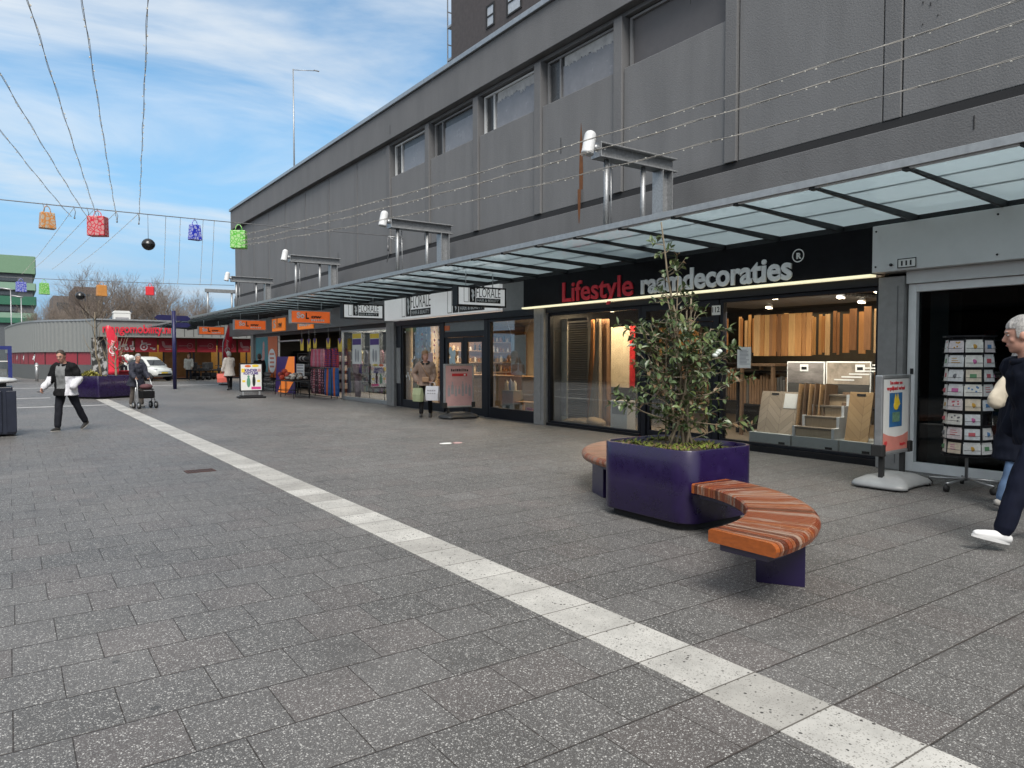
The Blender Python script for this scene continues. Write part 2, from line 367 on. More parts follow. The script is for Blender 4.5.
wl2 = mat('white_slab_plain', (.38, .37, .36), .6, var=.2, vscale=4)
g = MB(); g.box(-12, LX0-.01, 27.3, 27.62, -.03, .004); g.box(-12, 1.3, 33.4, 33.7, -.03, .004); tag(g.build('white_paving_cross_line', wl2), kind='structure')
g = MB(); g.box(-12, 10.2, 44.2, 44.6, -.03, .004); tag(g.build('white_paving_far_line', wl2), kind='structure')
# ------------------------------------------------------------------ the grey department store above the shops
XW = 10.45
BY0, BY1 = -9.0, 42.0
bld = thing('department_store', 'long windowless dark grey building above the row of shops', 'building', (XW, 16, 0))
g = MB()
g.box(XW+.25, 30, BY0, BY1, 3.62, 9.3)
g.build('wall', grey_paint, bld)
# panels between paired joints; upper edge lower where there are windows
joints = [-8.3, -5.55, -2.8, -.05, 2.7, 5.45, 8.25, 11.1, 13.85, 16.62, 19.35, 22.05, 24.85, 27.6, 30.35, 33.0, 35.6, 38.2, 40.6]
g = MB(); gp = MB()
WIN = [(8.25, 11.1), (11.1, 13.85), (13.85, 16.62), (16.62, 19.35), (19.35, 22.05)]
edges = [BY0]+joints+[BY1]
for a, b in zip(edges[:-1], edges[1:]):
    top = 7.5 if (a, b) in WIN else 8.56
    g = MB(); g.box(XW, XW+.26, a+.145, b-.145, 5.0, top); g.build('wall_panel', grey_paint, bld, bevel=.012)
for j in joints:
    win = 8 < j < 22.1
    gp = MB(); gp.box(XW-(.05 if win else .012), XW+.26, j-.125, j+.125, 5.0, 8.56); gp.build('pilaster', grey_paint2, bld, bevel=.01)

g = MB(); g.box(XW-.05, XW+.26, BY0, BY1, 3.62, 4.86); g.build('lower_band', grey_paint2, bld, bevel=.01)
g = MB(); g.box(XW+.0, XW+.26, BY0, BY1, 4.865, 4.995); g.build('recess_strip', dark_gap, bld)
g = MB(); g.box(XW-.17, XW+.3, BY0, BY1+.05, 8.66, 9.66); g.box(XW+.03, XW+.26, BY0, BY1, 8.565, 8.655); g.build('top_band', grey_paint2, bld, bevel=.01)
g = MB(); g.box(XW-.24, XW+.45, BY0, BY1+.12, 9.665, 9.80); g.box(XW+.45, 30, BY1-.2, BY1+.12, 9.665, 9.8); g.build('roof_coping', zinc, bld, bevel=.012)
g = MB(); g.box(XW+.45, 30, BY0, BY1-.2, 9.3, 9.5); g.build('roof', mat('bitumen', (.06, .06, .06), .9), bld)
rust = mat('rust_stain', (.16, .062, .022), .85, var=.4, vscale=9, stretch=(1, 6, 1))
g = MB()
yc = FX(581, 180, XW).y
prof = [(4.55, .012), (4.9, .05), (5.3, .065), (5.7, .075), (6.0, .06), (6.35, .045), (6.6, .02), (6.75, .004)]
for (z0, a), (z1, b) in zip(prof[:-1], prof[1:]):
    x = XW-.0045 if z0 > 4.95 else XW-.0545
    g.quad((x, yc-a, z0), (x, yc+a*.8, z0), (x, yc+b*.8, z1), (x, yc-b, z1))
g.build('rust_streak', rust, bld)
# small drips and fixing holes
g = MB()
for y, z, h in ((13.0, 6.6, .35), (9.2, 8.2, .1), (19.6, 5.5, .35), (26.6, 5.6, .3), (4.35, 4.75, .18), (21.6, 9.1, .3), (5.05, 6.9, .02), (4.85, 6.88, .02), (5.05, 6.5, .03), (4.85, 6.48, .03), (5.05, 6.2, .02), (4.85, 6.25, .02), (4.95, 6.45, .05)):
    x = XW-.006 if 5 < z < 8.5 else (XW-.056 if z < 5 else XW-.176)
    g.box(x-.003, x, y-.007, y+.007, z-h, z)
g.build('wall_mark', dark_gap, bld)
# high window strips with peeling paper
grey_frame = mat('grey_window_frame', (.20, .20, .205), .5)
pane_dark = mat('old_window_pane', (.045, .048, .052), .25, var=.3, vscale=2)
peel = mat('peeling_paper', (.42, .42, .42), .8, var=.2)
board = mat('boarded_window', (.105, .10, .105), .6, var=.08)
film = mat('grey_window_film', (.21, .21, .225), .25, var=.12, vscale=3)
for i, (a, b) in enumerate(WIN):
    wf = MB(); y0, y1, z0, z1 = a+.17, b-.17, 7.5, 8.54
    for q in ((y0, y0+.07, z0, z1), (y1-.07, y1, z0, z1), (y0+.07, y1-.07, z0, z0+.07), (y0+.07, y1-.07, z1-.05, z1)): wf.box(XW+.13, XW+.24, *q)
    if i != 0:
        wf.box(XW+.135, XW+.22, y1-.5, y1-.45, z0+.07, z1-.05)
    f = wf.build('window', offwhite if i in (2, 4) else grey_frame, bld, bevel=.006)
    p = MB(); p.box(XW+.19, XW+.2, y0+.07, y1-.07, z0+.07, z1-.05)
    p.build('pane', board if i == 0 else pane_dark, f)
    if i:
        q = MB(); q.box(XW+.18, XW+.186, y0+.07, y1-.52, z0+.07, z1-.25); q.build('film', film, f)
        if i in (1, 2):
            q = MB(); k = 40; rr = random.Random(i)
            for t in range(k):
                ya = y0+.07+(y1-y0-.66)*t/k; yb = y0+.07+(y1-y0-.66)*(t+1)/k
                d = .05+.13*abs(noise.noise((t*.35, i*3., 0)))+.05*rr.random()
                q.quad((XW+.175, ya, z1-.19-d), (XW+.175, yb, z1-.19-d*.8), (XW+.175, yb, z1-.05), (XW+.175, ya, z1-.05))
            q.build('peeling_paper', peel, f)

# tower block rising behind the roof
TX, TY = 22.7, 39.0
tw = thing('tower_block', 'dark brick tower rising behind the grey roof edge', 'building', (TX, TY, 0))
brick = mat('dark_brick', (.075, .066, .068), .85, var=.2, vscale=4, bump=.3, bscale=30)
g = MB(); g.box(TX, TX+12, 14, TY, 0, 40); g.build('wall', brick, tw)
for py0, py1, px0, px1 in ((7, 24, 486.5, 495), (-9, 7.5, 507, 522)):
    A = FX(px0, py0, TX); B = FX(px1, py1, TX)
    g = MB(); y0, y1, z0, z1 = B.y, A.y, FX(px1, py1, TX).z, FX(px0, py0, TX).z
    for q in ((y0, y0+.12, z0, z1), (y1-.12, y1, z0, z1), (y0+.12, y1-.12, z0, z0+.1), (y0+.12, y1-.12, z1-.1, z1), (y0+.12, y1-.12, (z0+z1)/2-.04, (z0+z1)/2+.04)): g.box(TX-.05, TX+.01, *q)
    f = g.build('window', dark_gap, tw); p = MB(); p.box(TX-.02, TX-.004, y0+.05, y1-.05, z0+.05, z1-.05); p.build('pane', mat('tower_pane', (.45, .48, .52), .25), f)
g = MB()
for k in range(13):
    z = 12+k*2.0
    g.box(TX+.1, TX+2.6, TY+.02, TY+.7, z, z+.12)
    g.box(TX+.1, TX+.16, TY+.64, TY+.7, z+.12, z+2.0)
    g.box(TX+.1, TX+2.6, TY+.66, TY+.7, z+1.0, z+1.06)
g.build('fire_stair', galv, tw)
# slim mast on the roof
mp_ = FX(294, 150, 13.0)
ms = thing('roof_mast', 'slim grey pole with a short arm rising above the roof', 'mast', (13.0, mp_.y, 9.5))
g = MB(); zt = FX(294, 68, 13.0).z
g.tube([(13.0, mp_.y, 9.4), (13.0, mp_.y, zt)], [.05, .03], 8); g.build('pole', galv, ms)
g = MB(); e = FX(316, 67, 13.0); g.tube([(13.0, mp_.y, zt-.05), (13.0+1.05, mp_.y-.35, zt+.02)], .02, 6); g.box(14.0, 14.3, mp_.y-.46, mp_.y-.38, zt-.0, zt+.04); g.build('arm', galv, ms)

# ------------------------------------------------------------------ glass canopy along the shops
CX0, CX1 = 7.82, 10.36
CYA, CYB = -6.5, 54.6
can = thing('glass_canopy', 'long blue-tinted glass canopy on dark ribs above the shopfronts', 'canopy', (9.1, 16, 3.5))
m, N, L, b = nodes('canopy_glass')
for n_ in list(N):
    if n_.type != 'OUTPUT_MATERIAL': N.remove(n_)
o = [n_ for n_ in N if n_.type == 'OUTPUT_MATERIAL'][0]
tr = N.new('ShaderNodeBsdfTransparent'); tr.inputs[0].default_value = (.80, .91, .95, 1)
tl = N.new('ShaderNodeBsdfTranslucent'); tl.inputs[0].default_value = (.86, .965, 1.0, 1)
gl = N.new('ShaderNodeBsdfGlossy'); gl.inputs['Roughness'].default_value = .03
nz = N.new('ShaderNodeTexNoise'); nz.inputs['Scale'].default_value = 2.5; nz.inputs['Detail'].default_value = 5
tc = N.new('ShaderNodeTexCoord'); L.new(tc.outputs['Object'], nz.inputs[0])
mr = N.new('ShaderNodeMapRange'); mr.inputs[3].default_value = .84; mr.inputs[4].default_value = .97; L.new(nz.outputs[0], mr.inputs[0])
m1 = N.new('ShaderNodeMixShader'); L.new(mr.outputs[0], m1.inputs[0]); L.new(tr.outputs[0], m1.inputs[1]); L.new(tl.outputs[0], m1.inputs[2])
fr = N.new('ShaderNodeFresnel'); m2 = N.new('ShaderNodeMixShader'); L.new(fr.outputs[0], m2.inputs[0]); L.new(m1.outputs[0], m2.inputs[1]); L.new(gl.outputs[0], m2.inputs[2]); L.new(m2.outputs[0], o.inputs[0])
canopy_glass = m
rib_y = [3.917+1.085*k for k in range(-9, 46)]
rib_y = [y for y in rib_y if CYA < y < CYB]
zf, zb = 3.62, 3.56
def zc(x): return zb+(zf-zb)*(CX1-x)/(CX1-CX0)
first = None
for y in rib_y:
    if first is None:
        g = MB(); g.prism([(CX0+.04, zc(CX0)-.035), (CX1, zb-.10), (CX1, zb-.005), (CX0+.04, zc(CX0)-.005)], lambda u, v, w_: (u, w_, v), y-.02, y+.02)
        g.box(CX0-.02, CX0+.07, y-.035, y+.035, zf-.05, zf-.005)
        first = g.build('rib', dark_steel, can); fy = y
        g = MB(); g.box(CX0+.03, CX1-.02, y+.012, y+1.073, -.006, .006, Matrix.Translation((0, 0, zf)) @ Matrix.Translation((CX0, 0, 0)) @ Matrix.Rotation(math.atan2(zf-zb, CX1-CX0), 4, 'Y') @ Matrix.Translation((-CX0, 0, 0)))
        pan = g.build('glass_panel', canopy_glass, can)
    else:
        c_ = first.copy(); col.objects.link(c_); c_.parent = can; c_.location.y = y-fy
        if y < rib_y[-1]+.01: c_ = pan.copy(); col.objects.link(c_); c_.parent = can; c_.location.y = y-fy
g = MB(); g.box(CX0-.045, CX0-.015, CYA, CYB, 3.60, 3.69); g.build('front_flashing', zinc, can, bevel=.004)
g = MB(); g.box(CX0-.012, CX0+.03, CYA, CYB, 3.585, 3.612); g.build('front_rail', white_paint, can)
g = MB(); g.box(CX1-.06, CX1+.0, CYA, CYB, 3.47, 3.555); g.box(9.25, 9.31, CYA, CYB, 3.628, 3.66); g.box(8.45, 8.5, CYA, CYB, 3.64, 3.67); g.build('purlin', dark_steel, can)

# gantries on the canopy and their floodlights
def gantry(y, dx, label, flab, sc_=1.0):
    t = thing('canopy_gantry', label, 'gantry', (9.2+dx, y, 3.66), group='steel gantries above the canopy')
    x0, x1, z = 8.25+dx, 10.1+dx, 5.1
    g = MB(); g.box(x0, x1, y-.13, y+.13, z+.10, z+.125); g.box(x0, x1, y-.13, y+.13, z-.125, z-.10); g.box(x0, x1, y-.012, y+.012, z-.1, z+.1); g.box(x0-.012, x0, y-.13, y+.13, z-.125, z+.125); g.build('beam', galv, t, bevel=.004)
    for px in (8.47, 9.35):
        g = MB(); g.tube([(px+dx, y, 3.64), (px+dx, y, z-.126)], .045, 10); g.box(px+dx-.09, px+dx+.09, y-.09, y+.09, 3.645, 3.67); g.build('post', galv, t)
    g = MB(); g.box(9.72+dx, 9.74+dx, y-.13, y+.13, 3.64, z-.126); g.box(9.96+dx, 9.98+dx, y-.13, y+.13, 3.64, z-.126); g.box(9.74+dx, 9.96+dx, y-.01, y+.01, 3.64, z-.126); g.build('column', galv, t)
    g = MB(); g.tube([(8.62+dx, y+.05, 4.95), (8.64+dx, y+.05, 3.7)], .012, 6); g.build('conduit', galv, t)
    f = thing('floodlight', flab, 'floodlight', (x0-.12, y, z+.05), group='white floodlights on the gantries')
    cx = x0-.17
    M = Matrix.Translation((cx, y, z+.10)) @ Matrix.Rotation(R(12), 4, 'Y')
    g = MB(); n = 20
    prof = [(.001, .27), (.05, .262), (.095, .235), (.122, .19), (.13, .14), (.13, -.2), (.135, -.205), (.135, -.25), (.12, -.26), (.001, -.26)]
    g.lathe([(r*.78, zz_*.78) for r, zz_ in reversed(prof)], (0, 0, 0), n); g.v = [tuple(M @ Vector(v)) for v in g.v]
    g.build('housing', white_paint, f)
    g = MB(); g.tube([(cx+.1, y, z+.03), (x0+.05, y, z+.0)], .035, 8); g.sphere((x0-.03, y, z+.04), .06, 10, 6); g.build('bracket', galv, f)
gantry(9.3, .0, 'galvanised gantry beside the long rust streak', 'white floodlight beside the rust streak')
gantry(17.4, .0, 'galvanised gantry above the hair salon shopfront', 'white floodlight on the gantry above the hair salon')
gantry(25.6, .0, 'galvanised gantry above the rack of dotted clothes', 'white floodlight just right of the green hanging bag')
gantry(33.8, .0, 'galvanised gantry at the far end near the corner of the grey building', 'white floodlight nearest the far end of the canopy')
# steel frame standing free at the far end of the canopy
t = thing('canopy_end_frame', 'grey steel frame standing past the end of the grey building', 'frame', (9, 45.5, 3.6))
g = MB()
A = FY(205, 290, 46.5); Bq = FY(238, 291, 46.5)
g.box(A.x, 12.2, 46.4, 46.6, A.z-.12, A.z+.08); g.build('beam', galv, t)
for xx in (A.x+.15, A.x+1.55, A.x+3.0): g = MB(); g.tube([(xx, 46.5, 3.62), (xx, 46.5, A.z-.12)], .06, 8); g.build('post', galv, t)
g = MB(); g.box(A.x+1.6, A.x+1.75, 42.2, 46.4, A.z-.1, A.z+.06); g.build('side_beam', galv, t)
# ------------------------------------------------------------------ shop fronts
XG = 10.4
def rng(px0, py0, px1, py1, X):
    "Y and Z range on the plane X of a region measured on the facade"
    a = FX(px0, py0, X); b = FX(px1, py0, X); c = FX(px0, py1, X); d = FX(px1, py1, X)
    return (b.y+d.y)/2, (a.y+c.y)/2, (c.z+d.z)/2, (a.z+b.z)/2
def frame_rects(g, y0, y1, z0, z1, t, x0, x1, tb=None):
    tb = t if tb is None else tb
    g.box(x0, x1, y0, y0+t, z0, z1); g.box(x0, x1, y1-t, y1, z0, z1); g.box(x0, x1, y0+t, y1-t, z0, z0+tb); g.box(x0, x1, y0+t, y1-t, z1-t, z1)
def pane(parent, y0, y1, z0, z1, m=None, x=XG+.03):
    g = MB(); g.box(x, x+.006, y0, y1, z0, z1); return g.build('pane', m or glass, parent)
warmwall = mat('cream_wall', (.55, .47, .36), .8, var=.06)
shopfloor = mat('shop_floor', (.20, .17, .14), .5, var=.15)
ceil_m = mat('shop_ceiling', (.30, .30, .30), .8, var=.05)
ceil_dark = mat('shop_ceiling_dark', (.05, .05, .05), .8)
lampglow = mat('spot_lamp_glow', (1, .82, .58), .5, var=0, emit=9)
ledglow = mat('led_strip_glow', (1., .93, .62), .5, var=0, emit=.3)
wood = mat('oak_board', (.36, .22, .11), .55, var=.2, vscale=5, stretch=(1, 1, 8))
wood_l = mat('light_oak', (.46, .34, .22), .55, var=.15, vscale=5, stretch=(6, 6, 1))
wood_d = mat('brown_wood', (.14, .085, .05), .6, var=.25, vscale=5, stretch=(6, 6, 1))
plinth_grey = mat('plinth_grey', (.33, .355, .36), .55, var=.06)
def room(parent, y0, y1, depth, wallm, floorm, ceilm, h=2.82):
    g = MB(); g.box(XG+depth, XG+depth+.1, y0, y1, 0, h); g.box(XG+.1, XG+depth, y0-.04, y0+.02, 0, h); g.box(XG+.1, XG+depth, y1-.02, y1+.04, 0, h); g.build('interior_wall', wallm, parent)
    g = MB(); g.box(XG+.02, XG+depth, y0+.021, y1-.021, -.02, .03); g.build('interior_floor', floorm, parent)
    g = MB(); g.box(XG+.02, XG+depth, y0+.021, y1-.021, h, h+.05); g.build('ceiling', ceilm, parent)
def spots(parent, pts, energy, colr=(1, .78, .5), size=.6, z=2.8, light=True):
    for (x, y) in pts:
        g = MB(); g.tube([(x, y, z), (x, y, z-.10)], .07, 10)
        o = g.build('ceiling_spot', white_paint, parent)
        g = MB(); g.tube([(x, y, z-.103), (x, y, z-.106)], .055, 10); g.build('bulb', lampglow, o)
def arealight(name, loc, sx, sy, energy, colr):
    l = bpy.data.lights.new(name, 'AREA'); l.shape = 'RECTANGLE'; l.size = sx; l.size_y = sy; l.energy = energy; l.color = colr
    o = bpy.data.objects.new(name, l); col.objects.link(o); o.location = loc
    return o

# ---- the interior decorator's shop --------------------------------------------------------
S2 = thing('decorator_shop_front', 'black shopfront with red and white lettering and flooring samples in its window', 'shopfront', (XG, 9.6, 0))
frame_m = mat('black_blue_frame', (.011, .012, .017), .42, var=.15, spec=.25)
Y0, Y1 = 5.52, 13.40
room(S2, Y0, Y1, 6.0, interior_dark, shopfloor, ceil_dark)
FXX = 10.2
g = MB(); g.box(FXX, XG+.25, 5.56, 14.12, 2.79, 3.46); g.build('fascia', mat('gloss_black_fascia', (.006, .006, .008), .45, var=.3, rvar=.05, spec=.12), S2, bevel=.006)
g = MB(); g.box(FXX-.05, FXX+.1, 5.56, 14.12, 2.752, 2.787); g.build('light_strip', ledglow, S2)
g = MB(); g.box(FXX+.12, XG+.02, 5.52, 13.4, 2.63, 2.738); g.build('soffit', frame_m, S2)
lred = mat('sign_red', (.60, .015, .03), .45, var=.03); lgrey = mat('sign_silver', (.80, .80, .80), .45, var=.03)
p = FX(562.5, 301.5, FXX-.012); q = FX(633, 294, FXX-.012)
lettering('Lifestyle', .60, lred, S2, p+Vector((0, 0, -.005)), *SIDE, width=p.y-q.y, bold=.010, ext=.012)
p = FX(641, 293.5, FXX-.012); q = FX(792, 275, FXX-.012)
lettering('raamdecoraties', .53, lgrey, S2, (p.x, p.y, p.z-.0), *SIDE, width=p.y-q.y, bold=.016, ext=.012)
p = FX(792, 259.5, FXX-.012)
lettering('R', .13, lgrey, S2, (p.x, p.y-.075, p.z), *SIDE, bold=.003, ext=.01)
g = MB(); k = 28
for i in range(k):
    a0, a1 = 2*math.pi*i/k, 2*math.pi*(i+1)/k
    g.quad(*[(p.x-.012, p.y-.115+r*math.cos(a), p.z+.047+r*math.sin(a)) for r, a in ((.088, a0), (.088, a1), (.105, a1), (.105, a0))])
g.build('lettering_ring', lgrey, S2)
# window frames
wr = MB(); frame_rects(wr, 5.52, 8.40, .10, 2.63, .07, XG-.02, XG+.08, .05); w1 = wr.build('window_frame', frame_m, S2, bevel=.005); pane(w1, 5.59, 8.33, .15, 2.56)
wr = MB(); frame_rects(wr, 10.36, 13.38, .06, 2.63, .07, XG-.02, XG+.08, .05); w2 = wr.build('window_frame', frame_m, S2, bevel=.005); pane(w2, 10.43, 13.31, .11, 2.56)
g = MB(); g.box(XG-.06, XG+.06, 5.50, 8.42, -.02, .097); g.build('plinth', black_paint, S2, bevel=.004); g = MB(); g.box(XG-.06, XG+.06, 10.34, 13.4, -.02, .057); g.build('plinth', black_paint, S2, bevel=.004)
d = MB(); frame_rects(d, 8.42, 10.34, 0, 2.629, .13, XG-.03, XG+.10, .01); d.box(XG-.02, XG+.08, 8.55, 10.21, 2.25, 2.33); d.build('door_frame', frame_m, S2, bevel=.004)
d = MB(); frame_rects(d, 8.58, 9.52, .03, 2.24, .085, XG, XG+.06, .16); dd = d.build('door', frame_m, S2, bevel=.004); pane(dd, 8.665, 9.435, .19, 2.155)
g = MB(); g.tube([(XG-.06, 9.38, .8), (XG-.06, 9.38, 1.5)], .016, 8); g.tube([(XG-.06, 9.38, .85), (XG, 9.38, .85)], .012, 6); g.tube([(XG-.06, 9.38, 1.45), (XG, 9.38, 1.45)], .012, 6); g.build('handle', alu, dd)
d = MB(); frame_rects(d, 9.56, 10.2, .03, 2.24, .07, XG, XG+.06, .12); sp_ = d.build('side_light', frame_m, S2, bevel=.004); pane(sp_, 9.63, 10.13, .15, 2.17)
pane(S2, 8.55, 10.21, 2.335, 2.5)
# house number 112
y0, y1, z0, z1 = rng(712, 305.5, 720.5, 315, XG-.034)
g = MB(); g.box(XG-.04, XG-.031, y0, y1, z0, z1); nb_ = g.build('number_plate', white_board, S2)
lettering('112', .135, black, nb_, (XG-.0425, y1-.015, z0+.05), *SIDE, width=(y1-y0)*.84, ext=.001, bold=.002)
# paper notice on the glass
y0, y1, z0, z1 = rng(736.5, 347, 750, 368, XG-.002)
pn = thing('paper_notice', 'white paper notice taped inside the glass left of the herringbone board', 'notice', (XG, (y0+y1)/2, z0))
g = MB(); g.box(XG+.018, XG+.022, y0, y1, z0, z1); g.build('sheet', white_board, pn)
g = MB(); rr = random.Random(3)
for i in range(11):
    zz_ = z1-.06-i*(z1-z0-.1)/11; g.box(XG+.0155, XG+.017, y1-.04-(y1-y0)*(.5+.3*rr.random()), y1-.05, zz_, zz_+.010)
g.build('print', grey_print, pn)
# ceiling spots
for k, (x, y) in enumerate([(11.6, 6.2), (12.2, 7.2), (13.3, 6.0), (13.6, 7.6), (11.4, 8.0), (11.3, 11.2), (11.4, 12.3), (13.5, 9.6)]):
    t = thing('ceiling_spot', 'white ceiling spot lamp lit inside the flooring shop', 'lamp', (x, y, 2.8), group='ceiling spots in the flooring shop')
    g = MB(); g.tube([(x, y, 2.82), (x, y, 2.72), (x-.03, y, 2.66)], [.03, .06, .085], 12); g.build('lamp_body', white_paint, t)
    g = MB(); g.tube([(x-.032, y, 2.658), (x-.033, y, 2.655)], .07, 12); g.build('bulb', lampglow, t)
arealight('shop_light', (14.6, 8.6, 2.7), 3.5, 5, 42, (1, .72, .42))
fl_ = arealight('shop_light', (10.6, 7.0, 2.5), .25, 2.6, 38, (1, .90, .76)); fl_.rotation_euler.y = R(-32)
arealight('shop_light', (11.1, 11.9, 2.72), .7, 2.4, 50, (1, .76, .48))

# tall hanging wood samples at the back
cols = [(.50, .24, .08), (.40, .18, .06), (.60, .34, .13), (.24, .11, .045), (.66, .40, .18), (.33, .16, .07), (.06, .035, .025), (.70, .48, .26)]
wm = [mat('sample_%d' % i, c, .5, var=.2, vscale=4, stretch=(5, 5, .6)) for i, c in enumerate(cols)]
rr = random.Random(5)
y = 4.2
def sample_strip(x, y, wdt, z0, z1, m, label='tall wooden flooring sample hanging along the back of the shop', grp='hanging wood samples'):
    g = MB(); g.box(x, x+.03, y, y+wdt, z0, z1); o = g.build('wood_sample', m, loc=(x, y+wdt/2, z0), bevel=.003)
    tag(o, label, 'sample', grp)
y = 6.0
while y < 13.0:
    w_ = rr.choice((.06, .08, .11, .15))
    if rr.random() < .82: sample_strip(13.6+rr.random()*.12, y, w_-.015, 1.62+.12*rr.random(), 2.58-.16*rr.random(), rr.choice(wm))
    y += w_
y = 8.0
while y < 9.2:
    w_ = rr.choice((.09, .12, .15))
    sample_strip(12.5+rr.random()*.06, y, w_-.012, 1.62, 2.45, rr.choice(wm[:6])); y += w_
# racks of darker samples below
for k, (x, ya, yb, z1) in enumerate([(13.2, 6.0, 8.2, 1.45), (12.4, 8.3, 9.6, 1.35), (13.2, 9.8, 13, 1.5)]):
    t = thing('sample_rack', ['long black rack of dark samples under the hanging strips', 'black rack of samples seen beside the door post', 'black rack of dark samples behind the curtains'][k], 'rack', (x, (ya+yb)/2, 0))
    g = MB()
    for yy in (ya, yb-.04): g.box(x, x+.5, yy, yy+.04, .03, z1)
    g.box(x, x+.5, ya+.04, yb-.04, z1-.06, z1-.02); g.box(x, x+.5, ya+.04, yb-.04, .6, .63); g.build('frame', black_paint, t)
    yy = ya+.06; gs = [MB() for _ in range(3)]
    while yy < yb-.12:
        gs[rr.randrange(3)].box(x+.05, x+.45, yy, yy+.05, .64, z1-.1-.12*rr.random()); yy += .065
    for gg, mm in zip(gs, (wood_d, mat('walnut', (.20, .12, .07), .5, var=.2), mat('grey_vinyl', (.10, .095, .09), .6, var=.2))):
        gg.build('sample', mm, t)
# grey low pedestals with display boards
def herring(name, c1, c2, c3):
    m, N, L, b = nodes(name)
    tc = N.new('ShaderNodeTexCoord'); sx = N.new('ShaderNodeSeparateXYZ'); L.new(tc.outputs['Object'], sx.inputs[0])
    a, z = sx.outputs[1], sx.outputs[2]
    W = .125
    cx = math_node(N, L, 'FLOOR', math_node(N, L, 'DIVIDE', math_node(N, L, 'ADD', a, 5.), .26))
    fa = math_node(N, L, 'SUBTRACT', math_node(N, L, 'DIVIDE', math_node(N, L, 'ADD', a, 5.), .26), cx)
    tri = math_node(N, L, 'ABSOLUTE', math_node(N, L, 'SUBTRACT', math_node(N, L, 'MULTIPLY', math_node(N, L, 'MODULO', cx, 2.), 1.), fa))
    v = math_node(N, L, 'DIVIDE', math_node(N, L, 'ADD', z, math_node(N, L, 'MULTIPLY', tri, .24)), W); r = math_node(N, L, 'FLOOR', v); f = math_node(N, L, 'SUBTRACT', v, r)
    ci = N.new('ShaderNodeCombineXYZ'); L.new(cx, ci.inputs[0]); L.new(r, ci.inputs[1]); wn = N.new('ShaderNodeTexWhiteNoise'); L.new(ci.outputs[0], wn.inputs[0])
    base = mixc(N, L, wn.outputs[0], c1, c2)
    e = math_node(N, L, 'MAXIMUM', math_node(N, L, 'LESS_THAN', f, .05), math_node(N, L, 'LESS_THAN', fa, .02))
    L.new(mixc(N, L, math_node(N, L, 'MULTIPLY', e, .7), base, c3), b.inputs['Base Color']); b.inputs['Roughness'].default_value = .5
    MATS[name] = m
    return m
hb1 = herring('herringbone_pale', (.42, .34, .26), (.30, .24, .18), (.12, .09, .06)); hb2 = herring('herringbone_oak', (.52, .34, .17), (.40, .25, .12), (.2, .12, .06))
XP = 10.62
plabs = ['low grey pedestal under the pale herringbone board', 'low grey pedestal under the stair sample', 'low grey pedestal under the oak herringbone board']
for k, (a, b_, za, zb_) in enumerate([(749, 790, 435, 450.5), (791.5, 838, 440, 455.5), (839.5, 868, 445, 460)]):
    y0, y1, z0, z1 = rng(a, za, b_, zb_, XP)
    y0 = max(y0, 5.62) if k < 2 else 5.68
    g = MB(); g.box(XP, XP+.62, y0, y1, .032, .30); o = g.build('pedestal', plinth_grey, loc=(XP+.3, (y0+y1)/2, .03), bevel=.006); tag(o, plabs[k], 'pedestal', 'low grey pedestals in the window')
    g = MB(); g.box(XP-.003, XP+.001, y0+.10, y0+.22, .10, .17); g.build('printed_mark', black, o)
ZP = .302
def leaning(name, px0, px1, py0, X, m, lab, cat, tilt=.10, thick=.02, dy=0):
    a = FX(px0, py0, X); b = FX(px1, py0, X); h = a.z-ZP
    t = thing(name, lab, cat, (X, (a.y+b.y)/2, ZP))
    M = Matrix.Translation((X, 0, ZP)) @ Matrix.Rotation(tilt, 4, 'Y')
    g = MB(); g.box(0, thick, b.y, a.y, 0, h, M); g.build('board', m, t, bevel=.003)
    return t, M, (b.y, a.y, h)
hbt, HM, (ya, yb, hh) = leaning('herringbone_board', 757, 794, 390, XP+.08, hb1, 'pale herringbone parquet board leaning in the window', 'sample board', .22)
g = MB(); g.box(-.006, -.002, ya+.02, ya+.26, hh-.28, hh-.03, HM); g.build('price_card', white_board, hbt)
g = MB(); g.box(-.006, -.002, (ya+yb)/2+.02, (ya+yb)/2+.16, hh-.06, hh-.03, HM); g.build('grip_slot', black, hbt)
for k in range(6):
    a = FX(796+k*4.2, 392, XP+.10)
    M = Matrix.Translation((XP+.10+.03*k, a.y, ZP)) @ Matrix.Rotation(.12, 4, 'Y')
    g = MB(); g.box(0, .34, -.012, .012, 0, .86+.01*(k % 2), M); o = g.build('flooring_sample', wood_d if k % 2 else wood, loc=(XP+.1, a.y, ZP)); tag(o, 'dark brown flooring sample standing upright in the row beside the stair sample', 'sample', 'upright samples between herringbone board and stairs')
ob, HM, (ya, yb, hh) = leaning('herringbone_board', 845, 868.5, 391, XP+.05, hb2, 'warm oak herringbone board leaning right of the stair sample', 'sample board', .2)
g = MB(); g.box(-.006, -.002, (ya+yb)/2-.07, (ya+yb)/2+.07, hh-.06, hh-.03, HM); g.build('grip_slot', black, ob)
a = FX(838, 398, XP+.34); b2 = FX(853, 398, XP+.34)
g = MB(); M = Matrix.Translation((XP+.36, 0, ZP)) @ Matrix.Rotation(.16, 4, 'Y'); g.box(0, .02, b2.y, a.y, 0, .74, M); o = g.build('brown_board', wood_d, loc=(XP+.36, (a.y+b2.y)/2, ZP)); tag(o, 'dark brown wood board leaning behind the oak herringbone board', 'sample board')
